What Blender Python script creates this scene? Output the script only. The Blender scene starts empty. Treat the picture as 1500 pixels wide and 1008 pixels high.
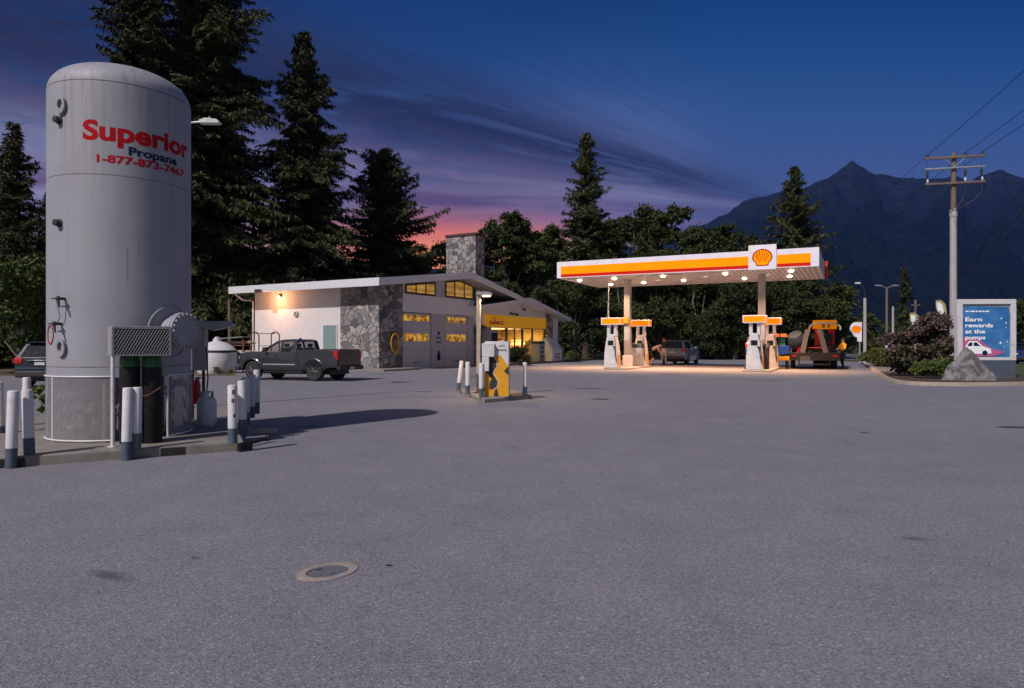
import bpy, bmesh, math, random
import numpy as np
from mathutils import Vector, Matrix

random.seed(7)
PI = math.pi
R = math.radians
scene = bpy.context.scene
COL = scene.collection
CAMZ = 1.6

def G(px, Y):
    """ground X of something seen in column px at distance Y"""
    return (px - 750.0) / 1000.0 * Y

# ------------------------------------------------------------------ materials
def srgb(r, g, b):
    f = lambda c: (c / 255.0 / 12.92) if c / 255.0 <= 0.04045 else ((c / 255.0 + 0.055) / 1.055) ** 2.4
    return (f(r), f(g), f(b))

def new_mat(name):
    m = bpy.data.materials.new(name)
    m.use_nodes = True
    nt = m.node_tree
    b = nt.nodes['Principled BSDF']
    return m, nt, b

def nd(nt, typ, **kw):
    n = nt.nodes.new(typ)
    for k, v in kw.items():
        setattr(n, k, v)
    return n

def ramp(nt, stops, interp='LINEAR'):
    n = nt.nodes.new('ShaderNodeValToRGB')
    cr = n.color_ramp
    cr.interpolation = interp
    while len(cr.elements) > 1:
        cr.elements.remove(cr.elements[-1])
    first = True
    for p, c in stops:
        if isinstance(c, (int, float)):
            c = (c, c, c)
        if first:
            e = cr.elements[0]; e.position = p; first = False
        else:
            e = cr.elements.new(p)
        e.color = (c[0], c[1], c[2], 1)
    return n

def mix(nt, fac, a, b, mode='MIX'):
    n = nt.nodes.new('ShaderNodeMix')
    n.data_type = 'RGBA'
    n.blend_type = mode
    for sock, v in ((n.inputs[0], fac), (n.inputs[6], a), (n.inputs[7], b)):
        if hasattr(v, 'is_output') or isinstance(v, bpy.types.NodeSocket):
            nt.links.new(v, sock)
        elif isinstance(v, (int, float)):
            sock.default_value = v if sock == n.inputs[0] else (v, v, v, 1)
        else:
            sock.default_value = (v[0], v[1], v[2], 1)
    return n.outputs[2]

def math_n(nt, op, a, b=None, c=None, clamp=False):
    n = nt.nodes.new('ShaderNodeMath')
    n.operation = op
    n.use_clamp = clamp
    for i, v in enumerate((a, b, c)):
        if v is None:
            continue
        if isinstance(v, bpy.types.NodeSocket):
            nt.links.new(v, n.inputs[i])
        else:
            n.inputs[i].default_value = v
    return n.outputs[0]

def coords(nt, scale=(1, 1, 1), rot=(0, 0, 0), kind='Object', loc=(0, 0, 0)):
    tc = nd(nt, 'ShaderNodeTexCoord')
    mp = nd(nt, 'ShaderNodeMapping')
    mp.inputs['Scale'].default_value = scale
    mp.inputs['Rotation'].default_value = rot
    mp.inputs['Location'].default_value = loc
    nt.links.new(tc.outputs[kind], mp.inputs['Vector'])
    return mp.outputs[0]

def noise(nt, vec, scale, detail=4, rough=0.55, dist=0.0):
    n = nd(nt, 'ShaderNodeTexNoise')
    n.inputs['Scale'].default_value = scale
    n.inputs['Detail'].default_value = detail
    n.inputs['Roughness'].default_value = rough
    n.inputs['Distortion'].default_value = dist
    nt.links.new(vec, n.inputs['Vector'])
    return n.outputs['Fac']

def bump(nt, b, h, strength=0.3, dist=0.01):
    n = nd(nt, 'ShaderNodeBump')
    n.inputs['Strength'].default_value = strength
    n.inputs['Distance'].default_value = dist
    nt.links.new(h, n.inputs['Height'])
    nt.links.new(n.outputs[0], b.inputs['Normal'])

def simple(name, col, rough=0.5, metal=0.0, var=0.15, scale=6.0, dirt=None, dirt_amt=0.35, bmp=0.0, emit=0.0, spec=None, stretch=(1, 1, 1), coat=0.0):
    m, nt, b = new_mat(name)
    v = coords(nt, stretch)
    f = noise(nt, v, scale, 6, 0.6)
    lo = tuple(c * (1 - var) for c in col)
    hi = tuple(min(1, c * (1 + var)) for c in col)
    rp = ramp(nt, [(0.3, lo), (0.7, hi)])
    nt.links.new(f, rp.inputs[0])
    c = rp.outputs[0]
    if dirt is not None:
        f2 = noise(nt, v, scale * 0.45 + 1.3, 8, 0.65, 0.3)
        r2 = ramp(nt, [(0.52, 0.0), (0.72, dirt_amt)])
        nt.links.new(f2, r2.inputs[0])
        c = mix(nt, r2.outputs[0], c, dirt)
    nt.links.new(c, b.inputs['Base Color'])
    rr = ramp(nt, [(0.3, max(0, rough - 0.08)), (0.7, min(1, rough + 0.08))])
    nt.links.new(f, rr.inputs[0])
    nt.links.new(rr.outputs[0], b.inputs['Roughness'])
    b.inputs['Metallic'].default_value = metal
    if coat:
        b.inputs['Coat Weight'].default_value = coat
        b.inputs['Coat Roughness'].default_value = 0.06
    if spec is not None:
        b.inputs['Specular IOR Level'].default_value = spec
    if bmp:
        bump(nt, b, noise(nt, v, scale * 5, 4), bmp, 0.01)
    if emit:
        nt.links.new(c, b.inputs['Emission Color'])
        b.inputs['Emission Strength'].default_value = emit
    return m

M = {}
M['white'] = simple('white_paint', (.66, .65, .66), .55, var=.08, dirt=(.30, .26, .22), dirt_amt=.45)
M['cream'] = simple('cream_stucco', (.66, .63, .63), .8, var=.05, scale=3, dirt=(.42, .38, .33), dirt_amt=.25, bmp=.15)
M['fascia'] = simple('fascia_paint', (.70, .70, .72), .5, var=.05, dirt=(.4, .38, .36), dirt_amt=.25)
M['greywall'] = simple('grey_siding', (.46, .45, .47), .7, var=.06, dirt=(.25, .24, .22), dirt_amt=.25)
M['doorpanel'] = simple('painted_steel_door', (.52, .51, .53), .5, var=.05, dirt=(.3, .28, .26), dirt_amt=.3)
M['tealdoor'] = simple('teal_door_paint', (.20, .28, .28), .5, var=.05)
M['roof'] = simple('dark_roofing', (.06, .055, .055), .9, var=.3, scale=8, bmp=.3)
M['dark'] = simple('dark_trim', (.035, .033, .032), .6, var=.2)
M['black'] = simple('black_plastic', (.02, .02, .02), .5, var=.2)
M['rubber'] = simple('tyre_rubber', (.022, .022, .022), .8, var=.3, scale=12)
M['steel'] = simple('galvanised_steel', (.42, .43, .45), .45, .6, var=.12, scale=9, dirt=(.25, .2, .16), dirt_amt=.3)
M['alloy'] = simple('alloy_wheel', (.25, .25, .26), .35, .8, var=.08)
M['greymetal'] = simple('grey_painted_metal', (.33, .33, .34), .5, .1, var=.08, dirt=(.22, .16, .11), dirt_amt=.35)
M['rust'] = simple('rusty_steel', (.22, .10, .05), .8, .2, var=.45, scale=10, bmp=.3)
M['rustcream'] = simple('weathered_cream_post', (.45, .38, .30), .7, var=.2, dirt=(.28, .13, .06), dirt_amt=.7)
M['concrete'] = simple('concrete', (.24, .215, .19), .9, var=.18, scale=5, dirt=(.12, .11, .10), dirt_amt=.55, bmp=.35)
M['kerbtan'] = simple('tan_concrete_kerb', (.34, .28, .23), .9, var=.14, scale=4, dirt=(.18, .15, .12), dirt_amt=.45, bmp=.3)
M['bluegrey'] = simple('blue_grey_paint', (.075, .10, .14), .6, var=.12, dirt=(.15, .14, .13), dirt_amt=.4)
M['red'] = simple('red_paint', (.55, .02, .025), .5, var=.08)
M['letterred'] = simple('faded_red_lettering', (.42, .006, .012), .7, var=.15, scale=3, spec=.1)
M['navy'] = simple('navy_paint', (.006, .018, .055), .7, var=.1, spec=.1)
M['streak'] = simple('tan_rust_run', (.30, .26, .21), .7, var=.2)
M['wood'] = simple('weathered_wood', (.17, .125, .095), .85, var=.35, scale=4, stretch=(6, 6, .5), bmp=.3)
M['paleleg'] = simple('pale_pole_sleeve', (.42, .40, .40), .6, var=.1, scale=3, dirt=(.3, .28, .26), dirt_amt=.4)
M['yellow'] = simple('yellow_paint', (.75, .34, .01), .5, var=.06)
M['green'] = simple('green_paint', (.015, .10, .03), .5, var=.2)
M['blackcyl'] = simple('brown_black_cylinder', (.012, .010, .011), .6, var=.35, scale=4, dirt=(.05, .03, .02), dirt_amt=.3, spec=.25)
M['cable'] = simple('black_cable', (.015, .015, .017), .6, var=.1)
M['backlit_yellow'] = simple('backlit_yellow', (.95, .29, .0), .7, var=.07, scale=.7, emit=.36, spec=.08)
M['backlit_red'] = simple('backlit_red', (.55, .012, .002), .6, var=.03, emit=.26, spec=.15)
M['backlit_white'] = simple('backlit_white', (.72, .67, .73), .5, var=.05, scale=1.2, emit=.2, dirt=(.4, .37, .38), dirt_amt=.25)
M['emblem_red'] = simple('emblem_red', (.38, .012, .004), .6, var=.05, emit=.12, spec=.1)
M['store_yellow'] = simple('store_band_yellow', (.75, .36, .01), .5, var=.05, scale=.8, emit=.22)
M['glass'] = simple('dark_vehicle_glass', (.012, .014, .017), .06, var=.05, spec=.5)
M['clearglass'] = simple('clear_vehicle_glass', (.03, .04, .04), .04, var=.05, spec=.6)
M['clearglass'].node_tree.nodes['Principled BSDF'].inputs['Alpha'].default_value = .48
M['shopglass'] = simple('clear_shop_glass', (.05, .05, .05), .03, var=.05, spec=.6)
M['shopglass'].node_tree.nodes['Principled BSDF'].inputs['Alpha'].default_value = .12
M['taillight'] = simple('red_tail_lens', (.45, .012, .014), .2, var=.1, emit=.1)
M['headlight'] = simple('clear_lens', (.6, .6, .62), .1, var=.05)
M['plate'] = simple('licence_plate', (.6, .62, .66), .4, var=.05)
M['chrome'] = simple('brushed_metal', (.5, .5, .52), .25, .9, var=.05)
M['truckpaint'] = simple('grey_truck_paint', (.042, .042, .049), .35, .3, var=.06, scale=2, coat=.6)
M['suvpaint'] = simple('grey_green_suv_paint', (.24, .30, .33), .35, .2, var=.05, scale=2, coat=.6)
M['bluepaint'] = simple('shaded_dark_blue_paint', (.006, .018, .032), .5, .1, var=.05, scale=2)  # dark blue, with the tree shade over the car put into the colour
M['bluecar'] = simple('blue_car_paint', (.02, .06, .20), .35, .2, var=.05, scale=2, coat=.6)
M['hubdark'] = simple('dark_wheel_rim', (.09, .09, .095), .4, .6, var=.1)
M['bark'] = simple('bark', (.07, .052, .042), .95, var=.4, scale=5, stretch=(3, 3, .6), bmp=.6)
M['barkpale'] = simple('pale_bark', (.15, .12, .10), .95, var=.35, scale=5, stretch=(3, 3, .6), bmp=.5)
M['skin'] = simple('skin', (.42, .24, .17), .6, var=.05)
M['hair'] = simple('dark_hair', (.03, .02, .015), .7, var=.2)
M['orange'] = simple('orange_board', (.6, .22, .07), .6, var=.1)
M['bluetarp'] = simple('blue_tarp', (.015, .08, .42), .5, var=.15, bmp=.2)
M['sheetgreen'] = simple('green_sheet', (.02, .22, .10), .5, var=.1)
M['frost'] = simple('white_freezer', (.62, .66, .70), .4, var=.05)
M['cloth_grey'] = simple('pinkish_grey_cloth', (.34, .28, .29), .9, var=.1)
M['cloth_black'] = simple('black_cloth', (.015, .015, .018), .9, var=.2)
M['cloth_white'] = simple('white_cloth', (.6, .58, .56), .9, var=.06)
M['cloth_pale'] = simple('pale_trousers', (.45, .36, .36), .9, var=.1)
M['cloth_red'] = simple('red_cloth', (.40, .02, .03), .9, var=.1)
M['cloth_blue'] = simple('blue_cloth', (.03, .06, .22), .9, var=.1)
M['hivis'] = simple('yellow_hivis_cloth', (.85, .38, .02), .8, var=.12)
M['olive'] = simple('dark_leaf_litter', (.05, .07, .02), .9)
M['maroon'] = simple('dark_red_brick', (.09, .045, .045), .9, var=.2, scale=6)

def emis(name, col, st):
    m, nt, b = new_mat(name)
    b.inputs['Base Color'].default_value = (*col, 1)
    b.inputs['Emission Color'].default_value = (*col, 1)
    b.inputs['Emission Strength'].default_value = st
    return m
M['lamp'] = emis('lit_lamp', (1, .66, .32), 6.0)
M['lamp_c'] = emis('lit_canopy_lamp', (1, .68, .38), 22.0)
M['lamp_off'] = emis('dim_lamp', (.8, .75, .68), .45)

def mat_lit_window(name, sx, sz, dark, st):
    m, nt, b = new_mat(name)
    v = coords(nt, (sx, sx, sz))
    n1 = noise(nt, v, 1.0, 3, .6, .4)
    r1 = ramp(nt, [(.38, (.10, .035, .004)), (.5, (.72, .33, .03)), (.72, (1, .6, .12))] if dark else [(.30, (.35, .13, .01)), (.5, (.85, .42, .05)), (.72, (1, .66, .18))])
    nt.links.new(n1, r1.inputs[0])
    vz = coords(nt, (0.01, 0.01, 1))
    n2 = noise(nt, vz, 5.0, 2)
    r2 = ramp(nt, [(.35, .55), (.6, 1.0)])
    nt.links.new(n2, r2.inputs[0])
    c = mix(nt, 1.0, r1.outputs[0], r2.outputs[0], 'MULTIPLY')
    nt.links.new(c, b.inputs['Emission Color'])
    b.inputs['Emission Strength'].default_value = st
    b.inputs['Base Color'].default_value = (.02, .02, .02, 1)
    b.inputs['Roughness'].default_value = .08
    return m
M['lit_garage'] = mat_lit_window('lit_garage_window', 3.2, 3.4, True, .75)
M['lit_upper'] = mat_lit_window('lit_clerestory_window', .7, 2.2, False, .45)
M['lit_store'] = mat_lit_window('lit_store_window', 1.4, 2.4, False, .95)

def mat_stone(name, scale, lo, hi, mortar):
    m, nt, b = new_mat(name)
    v0 = coords(nt, (scale, scale, scale * 1.15))
    dn = nd(nt, 'ShaderNodeTexNoise'); dn.inputs['Scale'].default_value = 1.3; dn.inputs['Detail'].default_value = 2
    nt.links.new(v0, dn.inputs['Vector'])
    va = nd(nt, 'ShaderNodeVectorMath', operation='MULTIPLY_ADD')
    nt.links.new(dn.outputs['Color'], va.inputs[0]); va.inputs[1].default_value = (.85, .85, .85)
    nt.links.new(v0, va.inputs[2])
    vv = va.outputs[0]
    f1 = nd(nt, 'ShaderNodeTexVoronoi'); f1.inputs['Scale'].default_value = 1
    nt.links.new(vv, f1.inputs['Vector'])
    ed = nd(nt, 'ShaderNodeTexVoronoi', feature='DISTANCE_TO_EDGE'); ed.inputs['Scale'].default_value = 1
    nt.links.new(vv, ed.inputs['Vector'])
    sep = nd(nt, 'ShaderNodeSeparateColor'); nt.links.new(f1.outputs['Color'], sep.inputs[0])
    r1 = ramp(nt, [(0, lo), (.35, tuple(.5 * (a + c) for a, c in zip(lo, hi))), (.6, (hi[0] * .92, hi[1] * .84, hi[2] * .78)), (.7, hi), (1, tuple(.75 * a for a in hi))])
    nt.links.new(sep.outputs[0], r1.inputs[0])
    fine = noise(nt, v0, 6, 6, .65)
    r2 = ramp(nt, [(.25, .65), (.75, 1.2)]); nt.links.new(fine, r2.inputs[0])
    c = mix(nt, 1.0, r1.outputs[0], r2.outputs[0], 'MULTIPLY')
    re = ramp(nt, [(.012, 0.0), (.05, 1.0)]); nt.links.new(ed.outputs['Distance'], re.inputs[0])
    c = mix(nt, re.outputs[0], mortar, c)
    nt.links.new(c, b.inputs['Base Color'])
    b.inputs['Roughness'].default_value = .9
    h = math_n(nt, 'ADD', math_n(nt, 'MULTIPLY', re.outputs[0], .8), math_n(nt, 'MULTIPLY', fine, .35))
    bump(nt, b, h, 1.0, .09)
    return m
M['stone'] = mat_stone('fieldstone_masonry', 2.1, (.11, .105, .105), (.44, .41, .40), (.14, .13, .125))

def mat_tank():
    m, nt, b = new_mat('tank_white_paint')
    v = coords(nt)
    base = ramp(nt, [(.3, (.29, .29, .325)), (.7, (.345, .345, .38))])
    nt.links.new(noise(nt, v, 1.2, 6, .6), base.inputs[0])
    # vertical rust and dirt runs
    vs = coords(nt, (7, 7, .22))
    st = noise(nt, vs, 1.6, 5, .6)
    rs = ramp(nt, [(.50, 0.0), (.68, .75)]); nt.links.new(st, rs.inputs[0])
    tc = nd(nt, 'ShaderNodeTexCoord'); sp = nd(nt, 'ShaderNodeSeparateXYZ'); nt.links.new(tc.outputs['Object'], sp.inputs[0])
    zr = nd(nt, 'ShaderNodeMapRange'); zr.inputs[1].default_value = 3.6; zr.inputs[2].default_value = 5.6; zr.inputs[3].default_value = .22; zr.inputs[4].default_value = 1
    nt.links.new(sp.outputs[2], zr.inputs[0])
    c = mix(nt, math_n(nt, 'MULTIPLY', rs.outputs[0], zr.outputs[0]), base.outputs[0], (.20, .17, .15))
    sp2 = ramp(nt, [(.70, 0.0), (.76, .7)]); nt.links.new(noise(nt, v, 9, 3, .5), sp2.inputs[0])
    sp3 = ramp(nt, [(.50, 0.0), (.66, .6)]); nt.links.new(noise(nt, v, .9, 3), sp3.inputs[0])
    c = mix(nt, math_n(nt, 'MULTIPLY', sp2.outputs[0], sp3.outputs[0]), c, (.22, .16, .11))
    nt.links.new(c, b.inputs['Base Color'])
    b.inputs['Roughness'].default_value = .55
    bump(nt, b, noise(nt, v, 2.2, 3), .12, .02)
    return m
M['tank'] = mat_tank()
M['seam'] = simple('stained_weld', (.15, .14, .14), .8, var=.5, scale=3)

def mat_asphalt():
    m, nt, b = new_mat('worn_asphalt')
    v = coords(nt)
    big = noise(nt, v, .16, 5, .6)
    med = noise(nt, v, 1.3, 6, .65)
    fine = noise(nt, v, 70, 3, .75)
    spk = nd(nt, 'ShaderNodeTexVoronoi'); spk.inputs['Scale'].default_value = 85
    nt.links.new(v, spk.inputs['Vector'])
    r = ramp(nt, [(.25, (.212, .206, .231)), (.75, (.254, .245, .272))]); nt.links.new(big, r.inputs[0])
    r2 = ramp(nt, [(.3, .92), (.7, 1.06)]); nt.links.new(med, r2.inputs[0])
    c = mix(nt, 1.0, r.outputs[0], r2.outputs[0], 'MULTIPLY')
    r3 = ramp(nt, [(.28, .55), (.5, 1.0), (.74, 1.36)]); nt.links.new(fine, r3.inputs[0])
    c = mix(nt, 1.0, c, r3.outputs[0], 'MULTIPLY')
    sc = nd(nt, 'ShaderNodeSeparateColor'); nt.links.new(spk.outputs['Color'], sc.inputs[0])
    r4 = ramp(nt, [(.0, .62), (.5, 1.0), (.94, 1.05), (.97, 1.5)]); nt.links.new(sc.outputs[0], r4.inputs[0])
    c = mix(nt, 1.0, c, r4.outputs[0], 'MULTIPLY')
    # oil stains of their own shape
    vst = noise(nt, coords(nt, (1, .55, 1), loc=(3.1, 1.7, 0)), .42, 4, .6)
    r5 = ramp(nt, [(.64, 0.0), (.76, .42)]); nt.links.new(vst, r5.inputs[0])
    c = mix(nt, r5.outputs[0], c, (.07, .062, .058))
    # worn cracks
    ck = nd(nt, 'ShaderNodeTexVoronoi', feature='DISTANCE_TO_EDGE'); ck.inputs['Scale'].default_value = .13
    dn = nd(nt, 'ShaderNodeTexNoise'); dn.inputs['Scale'].default_value = .9; dn.inputs['Detail'].default_value = 6; nt.links.new(v, dn.inputs['Vector'])
    va = nd(nt, 'ShaderNodeVectorMath', operation='MULTIPLY_ADD'); nt.links.new(dn.outputs['Color'], va.inputs[0]); va.inputs[1].default_value = (1.6, 1.6, 0); nt.links.new(v, va.inputs[2])
    nt.links.new(va.outputs[0], ck.inputs['Vector'])
    r6 = ramp(nt, [(.0010, .26), (.0024, 0.0)]); nt.links.new(ck.outputs['Distance'], r6.inputs[0])
    c = mix(nt, math_n(nt, 'MULTIPLY', r6.outputs[0], med), c, (.06, .055, .052))
    nt.links.new(c, b.inputs['Base Color'])
    rr = ramp(nt, [(.3, .72), (.7, .92)]); nt.links.new(med, rr.inputs[0])
    nt.links.new(rr.outputs[0], b.inputs['Roughness'])
    b.inputs['Specular IOR Level'].default_value = .3
    h = math_n(nt, 'ADD', fine, math_n(nt, 'MULTIPLY', spk.outputs['Distance'], .8))
    bump(nt, b, h, .5, .008)
    return m
M['asphalt'] = mat_asphalt()
M['apron'] = simple('stained_concrete_apron', (.215, .195, .19), .85, var=.14, scale=1.2, dirt=(.12, .10, .09), dirt_amt=.5, bmp=.3)

def mat_ground(name, a, bcol, c3, sc):
    m, nt, b = new_mat(name)
    v = coords(nt)
    r = ramp(nt, [(.3, a), (.5, bcol), (.7, c3)]); nt.links.new(noise(nt, v, sc, 8, .7), r.inputs[0])
    f = ramp(nt, [(.3, .6), (.7, 1.35)]); nt.links.new(noise(nt, v, sc * 14, 3, .7), f.inputs[0])
    nt.links.new(mix(nt, 1.0, r.outputs[0], f.outputs[0], 'MULTIPLY'), b.inputs['Base Color'])
    b.inputs['Roughness'].default_value = .95
    bump(nt, b, noise(nt, v, sc * 10, 5, .7), .8, .05)
    return m
M['earth'] = mat_ground('rough_ground', (.035, .042, .018), (.06, .06, .028), (.09, .075, .045), .5)
M['mulch'] = mat_ground('bark_mulch', (.045, .028, .02), (.075, .048, .036), (.11, .075, .055), 2.2)
M['grass'] = mat_ground('lawn_grass', (.03, .055, .012), (.05, .085, .02), (.075, .10, .03), 1.5)
M['dirtgrass'] = mat_ground('dry_grass_and_gravel', (.06, .065, .02), (.12, .09, .05), (.17, .14, .10), .8)

def mat_leaf(name, dark, light, tip, rough=.7, trans=.25):
    m, nt, b = new_mat(name)
    geo = nd(nt, 'ShaderNodeNewGeometry')
    oi = nd(nt, 'ShaderNodeObjectInfo')
    v = coords(nt)
    r = ramp(nt, [(.0, dark), (.6, light), (1, tip)])
    f = math_n(nt, 'ADD', math_n(nt, 'MULTIPLY', geo.outputs['Random Per Island'], .55), math_n(nt, 'MULTIPLY', noise(nt, v, .7, 3), .45))
    nt.links.new(f, r.inputs[0])
    k = math_n(nt, 'ADD', .75, math_n(nt, 'MULTIPLY', oi.outputs['Random'], .5))
    kk = nd(nt, 'ShaderNodeCombineColor')
    for i in range(3):
        nt.links.new(k, kk.inputs[i])
    c = mix(nt, 1.0, r.outputs[0], kk.outputs[0], 'MULTIPLY')
    nt.links.new(c, b.inputs['Base Color'])
    b.inputs['Roughness'].default_value = rough
    b.inputs['Specular IOR Level'].default_value = .2
    return m
M['needle'] = mat_leaf('conifer_needles', (.018, .025, .010), (.052, .060, .021), (.125, .115, .045))
M['leaf'] = mat_leaf('broad_leaves', (.018, .026, .008), (.046, .06, .017), (.10, .105, .034))
M['leafbright'] = mat_leaf('bright_leaves', (.035, .06, .014), (.10, .14, .03), (.20, .23, .06))
M['hedge'] = mat_leaf('yellow_green_hedge', (.05, .06, .012), (.11, .12, .025), (.18, .17, .05))
M['flower'] = mat_leaf('pink_blossom', (.14, .08, .085), (.24, .14, .15), (.42, .29, .29))

def mat_boulder():
    m, nt, b = new_mat('grey_boulder')
    v = coords(nt)
    r = ramp(nt, [(.34, (.03, .03, .032)), (.46, (.13, .125, .125)), (.54, (.27, .26, .26)), (.6, (.12, .12, .115)), (.7, (.40, .385, .37))])
    nt.links.new(noise(nt, v, 1.15, 9, .72, .6), r.inputs[0])
    nt.links.new(r.outputs[0], b.inputs['Base Color'])
    b.inputs['Roughness'].default_value = .9
    bump(nt, b, noise(nt, v, 4, 8, .7), .9, .08)
    return m
M['boulder'] = mat_boulder()

def mat_mountain():
    m, nt, b = new_mat('forested_mountain')
    v = coords(nt, (.001, .001, .001))
    forest = ramp(nt, [(.38, (.004, .008, .008)), (.62, (.022, .030, .022))]); nt.links.new(noise(nt, v, 34, 10, .8), forest.inputs[0])
    rock = ramp(nt, [(.35, (.012, .015, .015)), (.5, (.022, .025, .026)), (.68, (.07, .066, .066))]); nt.links.new(noise(nt, v, 22, 10, .8), rock.inputs[0])
    geo = nd(nt, 'ShaderNodeTexCoord'); sp = nd(nt, 'ShaderNodeSeparateXYZ'); nt.links.new(geo.outputs['Object'], sp.inputs[0])
    hz = math_n(nt, 'DIVIDE', sp.outputs[2], 1000.0)
    k = math_n(nt, 'ADD', hz, math_n(nt, 'MULTIPLY', noise(nt, v, 5, 8, .7), .9))
    rm = ramp(nt, [(.0, 0.0), (.98, 0.0), (1.0, .0)])
    mr = nd(nt, 'ShaderNodeMapRange'); mr.inputs[1].default_value = 1.0; mr.inputs[2].default_value = 1.45; nt.links.new(k, mr.inputs[0])
    c = mix(nt, mr.outputs[0], forest.outputs[0], rock.outputs[0])
    nt.links.new(c, b.inputs['Base Color'])
    b.inputs['Roughness'].default_value = 1
    b.inputs['Specular IOR Level'].default_value = 0.05
    bump(nt, b, noise(nt, v, 60, 8, .75), 1.0, 30)
    return m
M['mountain'] = mat_mountain()

def mat_soffit():
    m, nt, b = new_mat('ribbed_canopy_soffit')
    v = coords(nt)
    w = nd(nt, 'ShaderNodeTexWave', wave_type='BANDS', bands_direction='Y')
    w.inputs['Scale'].default_value = 1.15; w.inputs['Distortion'].default_value = 0
    nt.links.new(v, w.inputs['Vector'])
    r = ramp(nt, [(.0, (.22, .20, .19)), (.2, (.62, .60, .58)), (.8, (.66, .64, .62))]); nt.links.new(w.outputs['Fac'], r.inputs[0])
    nt.links.new(r.outputs[0], b.inputs['Base Color'])
    b.inputs['Roughness'].default_value = .4
    bump(nt, b, w.outputs['Fac'], .6, .03)
    return m
M['soffit'] = mat_soffit()

def mat_screen():
    m, nt, b = new_mat('perforated_screen')
    tc = nd(nt, 'ShaderNodeTexCoord')
    sp = nd(nt, 'ShaderNodeSeparateXYZ'); nt.links.new(tc.outputs['Object'], sp.inputs[0])
    ang = math_n(nt, 'ARCTAN2', sp.outputs[1], sp.outputs[0])
    a = math_n(nt, 'SINE', math_n(nt, 'MULTIPLY', ang, 260))
    z = math_n(nt, 'SINE', math_n(nt, 'MULTIPLY', sp.outputs[2], 260))
    hole = math_n(nt, 'GREATER_THAN', math_n(nt, 'MULTIPLY', a, z), .22)
    b.inputs['Base Color'].default_value = (.27, .26, .275, 1)
    b.inputs['Roughness'].default_value = .5
    nt.links.new(math_n(nt, 'SUBTRACT', 1.0, hole), b.inputs['Alpha'])
    return m
M['screen'] = mat_screen()

def mat_goods():
    m, nt, b = new_mat('packaged_goods')
    geo = nd(nt, 'ShaderNodeNewGeometry')
    r = ramp(nt, [(0, (.6, .5, .3)), (.18, (.5, .08, .04)), (.32, (.65, .42, .05)), (.5, (.7, .68, .6)), (.64, (.08, .2, .45)), (.76, (.1, .3, .1)), (.86, (.5, .2, .05)), (1, (.1, .08, .07))], 'CONSTANT')
    nt.links.new(geo.outputs['Random Per Island'], r.inputs[0]); nt.links.new(r.outputs[0], b.inputs['Base Color'])
    return m
M['goods'] = mat_goods()
M['meshgrey'] = simple('dull_mesh_wire', (.24, .24, .25), .7, var=.15)
M['dullred'] = simple('dull_red_ring', (.35, .03, .03), .7, var=.1)
M['ring'] = simple('worn_concrete_ring', (.33, .28, .25), .9, var=.25, scale=14, dirt=(.17, .15, .14), dirt_amt=.7, bmp=.4)
M['lid'] = simple('iron_lid', (.13, .135, .15), .6, var=.2, scale=12, bmp=.3)
M['flagcream'] = simple('cream_yellow_cloth', (.50, .40, .16), .8, var=.1)
M['rampgrey'] = simple('worn_grey_ramp', (.11, .11, .115), .6, var=.2, dirt=(.12, .08, .06), dirt_amt=.5)
M['shopwall'] = simple('yellow_shop_wall', (.7, .5, .16), .8, var=.1)
M['lamp_shop'] = emis('lit_shop_tube', (1, .74, .38), 1.8)

def mat_pipes():
    m, nt, b = new_mat('painted_pipework')
    v = coords(nt)
    vo = nd(nt, 'ShaderNodeTexVoronoi'); vo.inputs['Scale'].default_value = 6; nt.links.new(v, vo.inputs['Vector'])
    sc = nd(nt, 'ShaderNodeSeparateColor'); nt.links.new(vo.outputs['Color'], sc.inputs[0])
    r = ramp(nt, [(0, (.3, .28, .28)), (.3, (.45, .43, .42)), (.5, (.5, .25, .06)), (.6, (.4, .38, .38)), (.8, (.35, .05, .05)), (1, (.05, .07, .15))], 'CONSTANT')
    nt.links.new(sc.outputs[0], r.inputs[0]); nt.links.new(r.outputs[0], b.inputs['Base Color'])
    return m
M['pipes'] = mat_pipes()

def mat_poster():
    m, nt, b = new_mat('blue_poster_print')
    v = coords(nt)
    sp = nd(nt, 'ShaderNodeSeparateXYZ'); nt.links.new(v, sp.inputs[0])
    n = noise(nt, coords(nt, (.5, .5, 1.4)), 1.2, 3)
    r = ramp(nt, [(.3, (.016, .08, .23)), (.5, (.03, .13, .34)), (.7, (.06, .21, .42))]); nt.links.new(n, r.inputs[0])
    nt.links.new(r.outputs[0], b.inputs['Base Color'])
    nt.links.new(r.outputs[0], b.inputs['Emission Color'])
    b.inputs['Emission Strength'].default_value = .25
    b.inputs['Roughness'].default_value = .35
    return m
M['poster'] = mat_poster()
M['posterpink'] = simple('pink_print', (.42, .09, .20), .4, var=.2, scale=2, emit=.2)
M['posterwhite'] = simple('white_print', (.75, .77, .8), .4, var=.05, emit=.2)

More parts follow.
